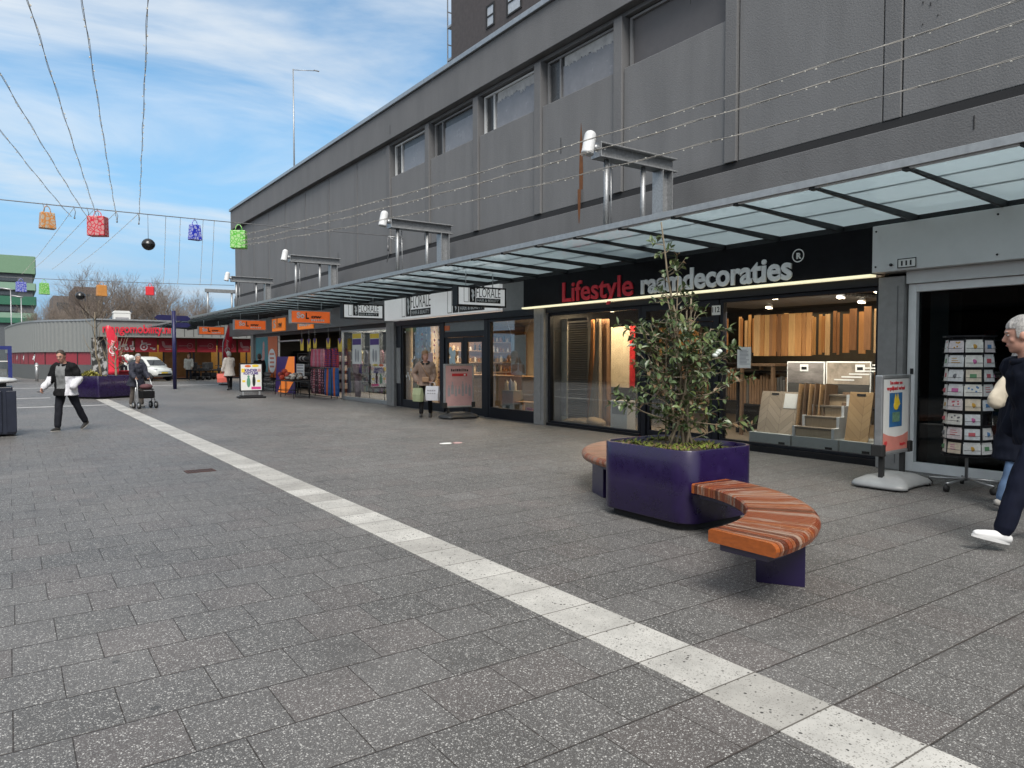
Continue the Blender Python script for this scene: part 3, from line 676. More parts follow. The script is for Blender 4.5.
# stair sample
ya, yb = FX(836, 420, XP+.1).y, FX(797, 420, XP+.1).y
st = thing('stair_sample', 'small four-step stair sample with white sides and wooden treads', 'stair sample', (XP+.3, (ya+yb)/2, ZP))
gt, gw, gr = MB(), MB(), MB(); W4 = yb-ya
for k in range(4):
    x = XP+.03+k*.14; z = ZP+k*.175; y0 = ya+.02; y1 = yb-.02-k*.09
    gr.box(x, x+.13, y0, y1, ZP+.0 if k == 0 else ZP+.001, z+.125); gt.box(x-.025, x+.145, y0-.0, y1, z+.127, z+.16)
    gw.box(x-.03, x+.11, y1+.002, y1+.04, ZP, z+.165); 
    gw.box(x-.03, x+.11, ya-.03, ya+.017, ZP, z+.165)
gr.build('riser', wood_l, st); gt.build('tread', mat('stair_tread', (.16, .13, .10), .5, var=.2), st, bevel=.004); gw.build('side_cheek', white_paint, st)
# photo boards behind
pb_floor = mat('photo_grey_floor', (.20, .18, .17), .4, var=.5, vscale=2.5, stretch=(1, 1, 3)); pb_wood = mat('photo_stairs', (.30, .25, .2), .4, var=.5, vscale=3)
for k, (a, b_, za, zb_) in enumerate([(787, 824.5, 361.5, 392), (826, 871, 361.5, 394)]):
    XB = XP+.72
    y0, y1, z0, z1 = rng(a, za, b_, zb_, XB); y0 = max(y0, 5.6)
    t = thing('photo_board', ['display board with a photo of a grey floor', 'display board with a photo of white stairs'][k], 'display board', (XB, (y0+y1)/2, z0), group='photo boards in the window')
    g = MB(); g.box(XB, XB+.03, y0, y1, .5, z1); g.build('board', white_board, t, bevel=.004)
    g = MB(); g.box(XB-.004, XB-.001, y0+.02, y1-.02, z0+.16, z1-.02); g.build('photo', pb_floor if k == 0 else pb_wood, t)
    g = MB(); g.box(XB-.005, XB-.001, y0+.02, y1-.02, z0-.02, z0+.158); g.build('dark_caption', interior_dark, t)
    g = MB(); g.box(XB-.009, XB-.0045, y0+.10+.2*(k == 0), y0+.26+.2*(k == 0), z1-.17, z1-.05); cc_ = g.build('caption_card', white_board, t)
    g = MB(); g.box(XB-.011, XB-.0092, y0+.13+.2*(k == 0), y0+.23+.2*(k == 0), z1-.14, z1-.09); g.build('printed_mark', black, cc_)
    if k == 1:
        g = MB()
        for s_ in range(7):
            yy = y1-.15-s_*.13; zz_ = z0+.22+s_*.05
            g.box(XB-.007, XB-.0042, yy-.35, yy, zz_, zz_+.022)
        g.build('stair_print', white_board, t)
# table and chairs shape at the back of the shop
for k, yy in enumerate((7.5, 8.9)):
    t = thing('display_table', ['dark wooden display table behind the photo of stairs', 'dark wooden display table behind the photo of a floor'][k], 'table', (12.4, yy, 0))
    g = MB(); g.box(12.1, 12.8, yy-.42, yy+.42, 1.42, 1.47); g.build('table_top', wood_d, t, bevel=.004)
    for a_ in (-1, 1):
        for b_ in (12.14, 12.76): g = MB(); g.box(b_-.03, b_+.03, yy+a_*.36-.03, yy+a_*.36+.03, .03, 1.42); g.build('leg', wood_d, t)
# ceiling slats
g = MB()
for k in range(24): g.box(11.2+k*.14, 11.28+k*.14, 7.4, 10.8, 2.74, 2.79)
tag(g.build('slatted_ceiling_raft', mat('grey_slats', (.22, .22, .21), .6), loc=(12.5, 7.7, 2.74)), 'grey slatted ceiling panel inside the flooring shop', 'ceiling panel')

# left window: blinds, curtains, cushions
y0, y1, z0, z1 = rng(551, 311, 566, 420, 10.75)
t = thing('display_stand', 'white lit display panel with a portrait print left of the blind', 'display panel', (10.75, (y0+y1)/2, 0))
g = MB(); g.box(10.78, 10.82, y0, y1-.02, .032, 2.5); g.build('panel', mat('cream_panel', (.62, .57, .47), .6), t)
g = MB(); g.box(10.772, 10.778, y0+.03, y1-.1, .2, 1.0); g.build('print', mat('grey_photo', (.25, .24, .24), .5, var=.7, vscale=6), t)
g = MB(); g.sphere((10.70, (y0+y1)/2+.02, 2.05), (.07, .09, .16)); g.build('wall_lamp', alu, t)
y0, y1, z0, z1 = rng(566.5, 312, 587, 421, 10.8)
t = thing('slatted_blind', 'dark slatted blind hanging beside the orange curtains', 'blind', (10.8, (y0+y1)/2, 2.5))
g = MB()
for k in range(44):
    zz_ = .14+k*.052; M = Matrix.Translation((10.82, 0, zz_)) @ Matrix.Rotation(R(28), 4, 'Y'); g.box(-.003, .003, y0, y1, -.022, .022, M)
g.build('slat', mat('dark_slat', (.03, .026, .022), .5), t); g = MB(); g.box(10.79, 10.85, y0, y1, 2.44, 2.5); g.build('head_rail', black_paint, t)
def curtain(px_top, px_bot, X, m, lab, folds, ph):
    a, b_ = FX(px_top[0], 330, X).y, FX(px_top[1], 330, X).y; c_, d_ = FX(px_bot[0], 425, X).y, FX(px_bot[1], 425, X).y
    g = MB(); nu, nv = folds*8, 18; vs = []
    for j in range(nv+1):
        f = j/nv; zt = 2.45*(1-f)+.06*f; e = f**1.4
        for i in range(nu+1):
            s_ = i/nu; yy = (a*(1-s_)+b_*s_)*(1-e)+(c_*(1-s_)+d_*s_)*e
            vs.append((X+.06*math.sin(s_*folds*2*math.pi+ph)*(.5+.5*f)+.02*math.sin(5*s_+3*f), yy, zt))
    fs = [(j*(nu+1)+i, j*(nu+1)+i+1, (j+1)*(nu+1)+i+1, (j+1)*(nu+1)+i) for j in range(nv) for i in range(nu)]
    g.add(vs, fs, True); o = g.build('curtain', m, loc=(X, (a+b_)/2, 2.4)); tag(o, lab, 'curtain', 'curtains in the shop window')
    md = o.modifiers.new('s', 'SOLIDIFY'); md.thickness = .006
cu1 = mat('orange_linen', (.50, .22, .07), .8, var=.08, bump=.2, bscale=200); cu2 = mat('beige_linen', (.40, .30, .20), .8, var=.08, bump=.2, bscale=200); cu3 = mat('brown_linen', (.30, .16, .08), .8, var=.08)
curtain((591, 595), (585, 593), 10.95, cu1, 'orange linen curtain spreading out beside the slatted blind', 4, 0)
curtain((596.5, 601), (588, 600), 10.85, cu2, 'beige linen curtain gathered at the top, between two orange ones', 5, 1)
curtain((602, 609), (600.5, 609), 10.98, cu3, 'brown orange curtain right of the beige one', 4, 2)
y0, y1, z0, z1 = rng(611, 330, 632, 388, 11.6)
t = thing('lit_display', 'brightly lit cream display niche with a red strip behind the shrub', 'display', (11.6, (y0+y1)/2, .9))
g = MB(); g.box(11.6, 11.66, y0, y1, .9, 2.3); g.build('panel', mat('cream_bright', (.75, .66, .5), .6), t)
g = MB(); g.box(11.58, 11.598, y0-.1, y0+.06, .9, 2.3); g.build('red_strip', red_print, t)
y0, y1, z0, z1 = rng(610.5, 400.5, 627, 416.5, 10.7)
t = thing('white_sample_box', 'white framed box standing low in the window behind the shrub', 'box', (10.8, (y0+y1)/2, .03))
g = MB(); g.box(10.7, 10.95, y0, y1, .032, z1); g.build('box', white_board, t, bevel=.005); g = MB(); g.box(10.694, 10.699, y0+.05, y1-.05, z0+.05, z1-.05); g.build('print', grey_print, t)
for k, (px, w_) in enumerate([(570, .42), (581, .5), (592, .45)]):
    p = FX(px, 424, 10.68); g = MB(); g.sphere((10.7+.05*k, p.y, .105+.02*k), (.17, w_*.62, .075+.012*k), 18, 10, Matrix.Rotation(R(8*k-8), 4, 'X'))
    o = g.build('cushion', cu2, loc=(10.7, p.y, .03)); tag(o, 'beige cushion lying at the foot of the curtains', 'cushion', 'beige cushions in the window')

# ---- piers between the shops ---------------------------------------------------------------
for k, (ya, yb, lab) in enumerate([(5.14, 5.505, 'grey pier between the white framed shop and the flooring shop'), (13.415, 13.80, 'grey pier between the flooring shop and the hair salon'), (21.42, 22.0, 'brown grey pier between the hair salon and the clothes shop'), (37.85, 38.3, 'grey corner pier at the far end of the shop row')]):
    t = thing('shop_pier', lab, 'pier', (10.35, (ya+yb)/2, 0), group='piers between the shops')
    g = MB(); g.box(10.27, 10.75, ya, yb, 0, 2.735 if k != 1 else 2.735); g.build('shaft', stone_grey, t, bevel=.01)
    g = MB(); g.box(10.262, 10.268, (ya+yb)/2-.1, (ya+yb)/2-.092, .1, 2.6); g.build('joint', grey_paint2, t)

# ---- the white framed shop on the right -----------------------------------------------------
S1 = thing('card_shop_front', 'white framed shopfront with dark glass behind the postcard rack', 'shopfront', (XG, 1, 0))
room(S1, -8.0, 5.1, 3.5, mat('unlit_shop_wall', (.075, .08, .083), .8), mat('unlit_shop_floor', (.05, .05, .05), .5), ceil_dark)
white_frame = mat('white_frame', (.72, .73, .73), .4, var=.05)
g = MB(); g.box(10.16, XG+.25, -8, 5.545, 2.80, 3.46); g.build('fascia', offwhite, S1, bevel=.008)
g = MB()
for y_ in (5.49, 3.95, 2.4):
    for z_ in (2.88, 3.38): g.tube([(10.158, y_, z_), (10.152, y_, z_)], .014, 8)
g.build('screw', dark_steel, S1)
g = MB(); g.box(XG-.1, XG+.1, -8, 5.13, 2.62, 2.797); g.build('lintel', offwhite, S1, bevel=.005)
wf = MB(); frame_rects(wf, 1.6, 5.12, 0.0, 2.615, .11, XG-.05, XG+.06, .13); wfo = wf.build('window_frame', white_frame, S1, bevel=.006); pane(wfo, 1.71, 5.01, .13, 2.505, glass_dark)
wf = MB(); frame_rects(wf, -2.0, 1.595, 0.0, 2.615, .11, XG-.05, XG+.06, .13); wfo2 = wf.build('window_frame', white_frame, S1, bevel=.006); pane(wfo2, -1.89, 1.485, .13, 2.505, glass_dark)
g = MB(); g.box(XG+.12, XG+.5, 4.66, 4.9, .03, 2.5); g.build('inner_column', mat('pale_column', (.33, .36, .36), .5), S1)
g = MB(); g.box(XG-.064, XG-.052, 5.03, 5.07, 1.36, 1.44); g.build('lock', dark_steel, S1)
p = FX(897.5, 268.5, 10.15); q = FX(916.5, 258.5, 10.15)
g = MB(); g.box(10.145, 10.158, q.y, p.y, p.z, q.z+.02); nb_ = g.build('number_plate', white_board, S1)
g = MB(); z0, z1 = p.z, q.z+.02
for a_ in ((q.y, q.y+.012, z0, z1), (p.y-.012, p.y, z0, z1), (q.y, p.y, z0, z0+.012), (q.y, p.y, z1-.012, z1)): g.box(10.1425, 10.1445, *a_)
g.build('plate_border', black, nb_)
lettering('111', .086, black, nb_, (10.1425, p.y-.05, z0+(z1-z0)*.5-.03), *SIDE, width=(p.y-q.y)*.56, ext=.001, bold=.004)
g = MB(); g.tube([(10.158, p.y+.09, z0+.06), (10.13, p.y+.09, z0+.06)], .02, 8); g.build('bell', dark_steel, S1)
# lettering seen on the glass (worn film, reads NOW from inside)
p = FX(984, 334, XG+.05); q = FX(998, 334, XG+.05)
lettering('OPEN', .11, red_print, S1, (XG+.06, q.y, p.z-.03), (0, 1, 0), (0, 0, 1), width=p.y-q.y, ext=.001)
g = MB(); g.box(XG+.06, XG+.062, FX(1003, 338, XG).y, FX(974, 338, XG).y, FX(985, 341, XG).z, FX(985, 341, XG).z+.012); g.build('film_strip', grey_print, S1)

# ---- the hair salon -------------------------------------------------------------------------
S3 = thing('hair_salon_front', 'black framed shopfront with a white lettered fascia and warm shelves inside', 'shopfront', (XG, 17.5, 0))
room(S3, 13.80, 21.42, 5.0, warmwall, mat('salon_floor', (.24, .20, .16), .5), ceil_m)
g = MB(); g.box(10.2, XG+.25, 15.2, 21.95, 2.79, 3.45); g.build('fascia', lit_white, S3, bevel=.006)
g = MB(); g.box(10.32, XG+.25, 14.13, 15.195, 2.76, 3.45); g.build('fascia_return', mat('grey_return', (.20, .20, .20), .5), S3, bevel=.006)
g = MB(); g.box(10.3, XG+.05, 13.82, 21.42, 2.60, 2.757); g.build('soffit', frame_m, S3)
def florale(parent, origin, right, up, w, nm='lettering'):
    "figure box, thin tall lettering and a black bar below it; w = full width"
    o = Vector(origin); r = Vector(right); u_ = Vector(up); n = r.cross(u_)
    def P(a, b, d=.004): return o+r*(a*w)+u_*(b*w)+n*d
    g = MB()
    def rect(a0, a1, b0, b1, d=.004): g.quad(P(a0, b0, d), P(a1, b0, d), P(a1, b1, d), P(a0, b1, d))
    for q in ((0, .125, .335, .345), (0, .125, .0, .01), (0, .01, .01, .335), (.115, .125, .01, .335)): rect(*q)
    rect(.15, .31, .0, .34); rect(.325, .99, .0, .105)
    g.build('logo_block', black, parent)
    g = MB()
    # pale profile in the black block
    pts = [(.235, .02), (.262, .06), (.245, .10), (.275, .14), (.285, .165), (.262, .19), (.275, .235), (.245, .29), (.205, .30), (.195, .25), (.22, .20), (.20, .15), (.215, .09)]
    g.add([P(a, b, .007) for a, b in pts], [tuple(range(len(pts)))]); g.build('logo_figure', white, parent)
    lettering('FLORALE', .3*w, black, parent, P(.33, .125, .004), r, u_, width=.66*w, ext=.001, bold=-.002*w)
    lettering('HAIR & BEAUTY', .085*w, white, parent, P(.36, .025, .006), r, u_, width=.58*w, ext=.001, bold=.001)
a = FX(402, 317.5, 10.195); b_ = FX(431, 317.5, 10.195); florale(S3, (10.196, a.y, a.z+.01), *SIDE, a.y-b_.y)
a = FX(447.5, 313.5, 10.195); b_ = FX(485, 313.5, 10.195); florale(S3, (10.196, a.y, a.z+.0), *SIDE, a.y-b_.y)
wf = MB(); frame_rects(wf, 13.82, 15.95, .0, 2.60, .08, XG-.02, XG+.08, .28); o1 = wf.build('window_frame', frame_m, S3, bevel=.005); pane(o1, 13.9, 15.87, .28, 2.52)
wf = MB(); frame_rects(wf, 18.5, 21.05, .0, 2.60, .08, XG-.02, XG+.08, .24); o2 = wf.build('window_frame', frame_m, S3, bevel=.005); pane(o2, 18.58, 20.97, .24, 2.52)
g = MB(); g.box(XG-.04, XG+.08, 21.055, 21.415, 0, 2.6); g.build('post_panel', frame_m, S3); g = MB(); g.box(XG-.06, XG-.041, 21.1, 21.38, .75, 1.9); g.build('grey_panel', stone_grey, S3)
wf = MB(); wf.box(XG-.03, XG+.1, 15.955, 16.15, 0, 2.6); wf.box(XG-.03, XG+.1, 18.3, 18.495, 0, 2.6); wf.box(XG-.02, XG+.1, 16.15, 18.3, 2.16, 2.32); wf.build('door_frame', frame_m, S3, bevel=.004)
g = MB(); g.box(XG, XG+.04, 16.15, 18.3, 2.32, 2.595); g.build('transom_panel', mat('transom_grey', (.16, .17, .17), .4), S3); g = MB(); g.box(XG-.012, XG-.002, 18.0, 18.29, 2.36, 2.5); g.build('wood_tag', orange, S3)
for ya, yb in ((16.17, 17.21), (17.24, 18.28)):
    d = MB(); frame_rects(d, ya, yb, .02, 2.15, .14, XG, XG+.06, .2); dd = d.build('door', frame_m, S3, bevel=.004); pane(dd, ya+.14, yb-.14, .22, 2.01)
    hy = ya+.07 if ya > 17 else yb-.07
    g = MB(); g.tube([(XG-.06, hy, .8), (XG-.06, hy, 1.3)], .014, 8); g.tube([(XG-.06, hy, .85), (XG, hy, .85)], .01, 6); g.tube([(XG-.06, hy, 1.25), (XG, hy, 1.25)], .01, 6); g.build('handle', alu, dd)
arealight('salon_light', (12.6, 15.2, 2.75), 1.5, 2, 60, (1, .74, .45)); arealight('salon_light', (12.0, 19.8, 2.75), 1.5, 2, 60, (1, .76, .5))
# decals on the glass
wk = thing('window_decoration', 'white stickers scattered over the salon window left of the door', 'stickers', (XG+.02, 19.8, .9)); rr = random.Random(9)
for k in range(26):
    yy = 18.7+rr.random()*2.2; zz_ = .9+rr.random()*1.5; s_ = .018+.025*rr.random(); decal = MB(); decal.box(XG+.022, XG+.026, yy-s_, yy+s_, zz_-s_, zz_+s_*1.4); decal.build('sticker', white, wk)
g = MB(); g.box(XG+.02, XG+.024, 19.05, 19.45, 1.42, 1.72); tag(g.build('pink_poster', mat('pale_pink', (.62, .42, .42), .5), loc=(XG+.02, 19.25, 1.42)), 'small pale pink sheet on the salon window', 'poster')
g = MB(); rr = random.Random(11)
for k in range(9): g.sphere((XG-.004, 17.85+rr.uniform(-.12, .12), 1.2+rr.random()*.6), (.004, .09, .12), 10, 6)
tag(g.build('leaf_sticker', mat('pale_blue_sticker', (.50, .62, .66), .5), loc=(XG, 17.85, 1.1)), 'pale leaf-shaped sticker on the salon door', 'sticker')
# beige screen and string decorations in left window
g = MB(); g.box(10.9, 10.95, 20.05, 21.3, .03, 2.6); tag(g.build('beige_screen', mat('beige_screen', (.55, .40, .24), .7, var=.1), loc=(10.9, 20.7, 0)), 'tall beige screen in the salon window behind the woman with bags', 'screen')
for k in range(7):
    yy = 20.9-k*.27; t = thing('string_decoration', 'string of little brown and white hearts hanging in the salon window', 'decoration', (10.75, yy, 2.6), group='hanging decorations in the salon window')
    g = MB(); g.tube([(10.75, yy, 2.6), (10.75, yy, .9)], .004, 4); g.build('string', white, t)
    g = MB()
    for j in range(8): g.sphere((10.75, yy+rr.uniform(-.02, .02), .9+j*.2+rr.random()*.08), (.02, .035, .04), 8, 5)
    g.build('heart', [wood_d, white, red_print][k % 3], t)
# shelves with products
def shelf_unit(y, xa, xb, zs, lab, mm, n, bl, grp):
    t = thing('wall_shelves', lab, 'shelves', ((xa+xb)/2, y, 0)); zt = zs[-1]+.4
    g = MB(); g.box(xa, xa+.03, y-.3, y, .03, zt); g.box(xb-.03, xb, y-.3, y, .03, zt); g.box(xa, xb, y, y+.03, .03, zt); g.build('side_board', wood, t)
    for z in zs: g = MB(); g.box(xa+.031, xb-.031, y-.299, y-.001, z, z+.03); g.build('shelf', wood_l, t)
    r2 = random.Random(int(xa*10+y*7))
    for z in zs:
        for i in range(n):
            xx = xa+.1+(xb-xa-.2)*(i+.5)/n+r2.uniform(-.03, .03); h = r2.uniform(.12, .27); rad = r2.uniform(.03, .055)
            g = MB(); g.lathe([(rad*.9, 0), (rad, .01), (rad, h*.72), (rad*.45, h*.8), (rad*.45, h)], (xx, y-.15, z+.031), 9)
            o = g.build('product_bottle', mm[r2.randrange(len(mm))], loc=(xx, y-.15, z+.03)); tag(o, bl, 'bottle', grp)
bm_ = [mat('bottle_amber', (.35, .15, .04), .3), mat('bottle_cream', (.60, .50, .36), .4), mat('bottle_black', (.02, .02, .02), .3), mat('bottle_white', (.7, .68, .64), .4), mat('bottle_gold', (.5, .3, .1), .35)]
shelf_unit(21.36, 13.7, 15.38, (1.05, 1.4, 1.75, 2.1), 'wooden shelves of hair products behind the salon counter', bm_, 10, 'hair product bottle on the shelves behind the right salon window', 'bottles behind the right salon window')
shelf_unit(21.36, 11.9, 13.6, (.7, 1.05, 1.4, 1.8), 'wooden shelves of hair products seen through the salon door', bm_, 9, 'hair product bottle on the shelves seen through the salon door', 'bottles seen through the salon door')
g = MB(); g.box(11.9, 15.38, 21.2, 21.36, 2.32, 2.7); tag(g.build('shelf_header', wood_d, loc=(13.6, 21.3, 2.3)), 'dark wooden header above the salon shelves', 'header')
t = thing('salon_counter', 'long wooden counter behind the right salon window', 'counter', (12, 17.4, 0))
g = MB(); g.box(11.7, 12.3, 15.2, 19.6, .03, 1.02); g.build('front', mat('counter_oak', (.42, .27, .14), .5, var=.12, vscale=4, stretch=(4, 4, .7)), t); g = MB(); g.box(11.65, 12.35, 15.18, 19.62, 1.022, 1.06); g.build('counter_top', wood, t)
y0, y1, z0, z1 = rng(511, 335, 526, 375, 10.6)
t = thing('hand_poster', 'white hanging poster of hands in the right salon window', 'poster', (10.6, (y0+y1)/2, z0))
g = MB(); g.box(10.6, 10.606, y0, y1, z0, z1); g.build('sheet', mat('poster_white', (.6, .58, .55), .5), t)
g = MB(); yc_ = (y0+y1)/2
for s_ in (-1, 1):
    g.prism([(yc_+s_*.28, z0+.04), (yc_+s_*.05, z0+.12), (yc_+s_*.01, z0+.40), (yc_+s_*.05, z0+.46), (yc_+s_*.16, z0+.28), (yc_+s_*.27, z0+.26)], lambda a, b, c: (c, a, b), 10.592, 10.596)
g.build('hand_print', mat('skin_print', (.48, .30, .20), .5), t)
g = MB(); g.tube([(10.603, y1-.02, z1), (10.62, y1+.35, 2.8)], .004, 4); g.tube([(10.603, y0+.02, z1), (10.62, y0-.35, 2.8)], .004, 4); g.build('cord', white, t)
y0, y1, z0, z1 = rng(502, 390.5, 513, 412, 10.7)
t = thing('product_stand', 'grey stand with pump bottles in the right salon window', 'stand', (10.8, (y0+y1)/2, .03))
g = MB(); g.box(10.7, 11.0, y0, y1, .032, z1); g.build('column', mat('stand_grey', (.22, .25, .25), .5), t, bevel=.006)
for k in range(3):
    yy = y0+.08+k*(y1-y0-.16)/2; h = .2+.04*(k % 2)
    tt = thing('pump_bottle', 'pump bottle standing on the grey product stand', 'bottle', (10.8, yy, z1), group='pump bottles on the grey stand')
    g = MB(); g.lathe([(.05, 0), (.055, .01), (.055, h), (.02, h+.03), (.015, h+.06)], (10.8, yy, z1+.002), 12); g.build('bottle', [bm_[3], mat('bottle_blue', (.2, .3, .45), .3), bm_[1]][k], tt)
    g = MB(); g.box(10.72, 10.81, yy-.012, yy+.012, z1+h+.06, z1+h+.08); g.build('pump', black, tt)
y0, y1, z0, z1 = rng(513.5, 404, 538, 413, 10.75)
t = thing('display_shelf', 'low wooden display shelf with hair dryers in the salon window corner', 'shelf', (10.9, (y0+y1)/2, .03))
g = MB(); g.box(10.75, 11.1, 13.92, y1, .032, .06); g.box(10.75, 11.1, 13.92, y1, .42, .45); g.box(10.75, 11.1, y1-.03, y1, .06, .42); g.build('shelf', wood, t)
for k, (yy, zz_, mm) in enumerate([(14.3, .45, black), (14.6, .45, mat('dryer_grey', (.08, .08, .09), .3)), (14.9, .06, mat('dryer_pink', (.55, .05, .2), .3)), (14.45, .06, black)]):
    tt = thing('hair_dryer', ['black hair dryer on the display shelf', 'dark grey hair dryer on the display shelf', 'pink hair dryer below the display shelf', 'black hair dryer lying below the display shelf'][k], 'hair dryer', (10.9, yy, zz_))
    g = MB(); g.tube([(10.95, yy+.10, zz_+.2), (10.95, yy, zz_+.2), (10.95, yy-.14, zz_+.2)], [.05, .055, .035], 12); g.build('barrel', mm, tt); g = MB(); g.tube([(10.95, yy+.04, zz_+.18), (10.95, yy+.06, zz_+.002)], [.025, .02], 8); g.build('handle', mm, tt)
g = MB(); g.box(11.8, 11.86, 16.4, 16.8, 1.06, 1.5); tag(g.build('card_holder', wood_l, loc=(11.8, 16.6, 1.06)), 'pale wooden card holder on the salon counter', 'card holder')

# ---- the clothes and bargain shop ------------------------------------------------------------
S4 = thing('bargain_shop_front', 'grey fronted clothes shop with open entrance and orange hanging signs', 'shopfront', (XG, 30, 0))
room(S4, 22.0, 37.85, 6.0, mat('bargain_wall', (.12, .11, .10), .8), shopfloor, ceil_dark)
g = MB(); g.box(10.22, XG+.25, 22.02, 42.4, 2.74, 3.47); g.build('fascia', mat('grey_fascia_panel', (.145, .15, .155), .5, var=.06), S4, bevel=.006)
g = MB(); g.box(XG-.05, XG+.1, 22.02, 37.84, 2.6, 2.737); g.build('soffit', dark_steel, S4)
wf = MB(); frame_rects(wf, 22.02, 26.2, 0, 2.6, .07, XG-.02, XG+.06, .12); o1 = wf.build('window_frame', alu, S4, bevel=.005); pane(o1, 22.09, 26.13, .12, 2.53)
wf = MB(); frame_rects(wf, 34.0, 37.84, 0, 2.6, .07, XG-.02, XG+.06, .12); o1 = wf.build('window_frame', alu, S4, bevel=.005); pane(o1, 34.07, 37.77, .12, 2.53)
g = MB(); g.box(XG-.0, XG+.08, 31.2, 33.9, 2.3, 2.36); g.build('door_rail', alu, S4)
arealight('bargain_light', (13.0, 29, 2.75), 2.5, 6, 90, (1, .92, .82)); arealight('bargain_light', (11.6, 24, 2.75), 1.2, 3, 36, (1, .93, .85))
def solow(parent, origin, right, up, w, h, onw=True):
    o = Vector(origin); r = Vector(right); u_ = Vector(up); n = r.cross(u_)
    lettering('So', h*.62, white, parent, o+r*(.13*w)+u_*(.42*h)+n*.002, r, u_, width=.2*w, ext=.001, bold=.012)
    lettering('L', h*.68, black, parent, o+r*(.36*w)+u_*(.36*h)+n*.002, r, u_, width=.085*w, ext=.001, bold=.014)
    lettering('ow', h*.36, black, parent, o+r*(.50*w)+u_*(.42*h)+n*.002, r, u_, width=.28*w, ext=.001, bold=.008)
    g = MB(); g.quad(*[o+r*(a*w)+u_*(b*h)+n*.003 for a, b in ((.15, .37), (.19, .37), (.19, .39), (.15, .39))])
    g.build('serif_bar', white, parent)
    g = MB()
    for k in range(6): g.quad(*[o+r*(a*w)+u_*(b*h)+n*.003 for a, b in ((.5+.06*k, .17), (.545+.06*k, .17), (.545+.06*k, .32), (.5+.06*k, .32))])
    g.build('small_print', white, parent)
# square orange sign and flat orange sign on the fascia
y0, y1, z0, z1 = rng(272, 318.5, 284.5, 331, 10.16)
t = thing('square_sign', 'bright orange square sign on the grey fascia', 'sign', (10.18, (y0+y1)/2, z0)); g = MB(); g.box(10.16, 10.215, y0, y1, z0, z1); g.build('panel', orange2, t, bevel=.006)
lettering('S', .5, white, t, (10.157, y1-.15, z0+.16), *SIDE, width=.42, ext=.001, bold=.02); lettering('l', .6, black, t, (10.157, y1-.72, z0+.16), *SIDE, ext=.001, bold=.03, xs=1.); lettering('ow', .4, black, t, (10.157, y1-.95, z0+.16), *SIDE, width=.55, ext=.001, bold=.02)
y0, y1, z0, z1 = rng(297.5, 323, 312.5, 329.5, 10.16)
t = thing('flat_orange_sign', 'flat orange sign on the fascia half hidden behind a hanging orange sign', 'sign', (10.18, (y0+y1)/2, z0)); g = MB(); g.box(10.16, 10.215, y0, y1, z0+.02, z0+.62); g.build('panel', orange2, t, bevel=.006)
lettering('SoLow', .42, white, t, (10.157, y1-.2, z0+.16), *SIDE, width=(y1-y0)*.8, ext=.001, bold=.02)
# poster panel beside the far window
y0, y1, z0, z1 = .0, .0, .62, 2.58; ya, yb = 34.1, 37.7
t = thing('window_poster', 'teal and orange poster with an oval white badge in the far shop window', 'poster', (XG-.03, 35.9, z0))
g = MB(); g.box(XG-.035, XG-.025, 35.6, yb, z0, z1); g.build('teal_sheet', teal, t); g = MB(); g.box(XG-.035, XG-.025, ya, 35.595, z0, z1); g.build('orange_sheet', orange, t)
g = MB(); k = 22; g.add([(XG-.041, 34.95+.62*math.cos(2*math.pi*i/k), 1.42+.58*math.sin(2*math.pi*i/k)) for i in range(k)], [tuple(range(k))]); bd = g.build('oval_badge', white, t)
g = MB()
for k in range(4): g.box(XG-.045, XG-.042, 34.95-.34, 34.95+.34, 1.10+k*.2, 1.19+k*.2)
g.build('badge_print', mat('coral_print', (.6, .2, .12), .5), bd)
g = MB(); g.sphere((XG-.037, 36.45, 1.15), (.004, .33, .45), 14, 8); g.sphere((XG-.037, 36.35, 1.75), (.005, .22, .32), 14, 8); g.sphere((XG-.039, 36.3, 2.15), (.005, .17, .22), 14, 8); g.build('figure_print', mat('skin_pink_print', (.48, .24, .22), .5, var=.3, vscale=9), t)
# slanted purple and orange panel
a = FX(276, 391, 10.15); b_ = FX(295.5, 388, 10.15)
t = thing('slanted_panel', 'purple panel with an orange diagonal stripe beside the open entrance', 'panel', (10.2, (a.y+b_.y)/2, 0))
y0, y1 = b_.y, a.y; hgt = 1.62
g = MB(); g.prism([(y0, 0), (y1, 0), (y1-.3, hgt), (y0, hgt)], lambda p_, q_, w_: (w_, p_, q_), 10.12, 10.16); g.build('board', purple_print, t)
g = MB(); W_ = y1-y0; g.prism([(y1-.15*W_, .0), (y1-.62*W_, .0), (y0, .62), (y0, hgt), (y0+.28*W_, hgt), (y1-.42*W_, .75)], lambda p_, q_, w_: (w_, p_, q_), 10.112, 10.117); g.build('stripe', orange2, t)
# window posters in the right-hand window
for k, (a, b_) in enumerate([(352.5, 361.5), (370, 379.5)]):
    y0, y1, z0, z1 = rng(a, 333, b_, 364, XG-.03)
    t = thing('sale_poster', ['tall sale poster in the clothes window above the pink dummy', 'tall sale poster in the clothes window next to the pier'][k], 'poster', (XG-.03, (y0+y1)/2, z0), group='sale posters in the clothes window')
    g = MB(); g.box(XG-.035, XG-.028, y0, y1, z0, z1); g.build('sheet', white_board, t); hz = z1-z0
    g = MB(); g.box(XG-.041, XG-.036, y0+.03, y1-.03, z1-.17*hz, z1-.02); g.build('yellow_band', yellow, t)
    g = MB(); g.box(XG-.041, XG-.036, y0+.03, y1-.03, z1-.38*hz, z1-.19*hz); g.build('purple_band', purple_print, t)
    g = MB(); yc_ = (y0+y1)/2; g.sphere((XG-.038, yc_+.1, z0+.28*hz), (.003, .09, .22*hz)); g.sphere((XG-.038, yc_-.12, z0+.26*hz), (.003, .08, .2*hz)); g.build('figure_print', grey_print, t)
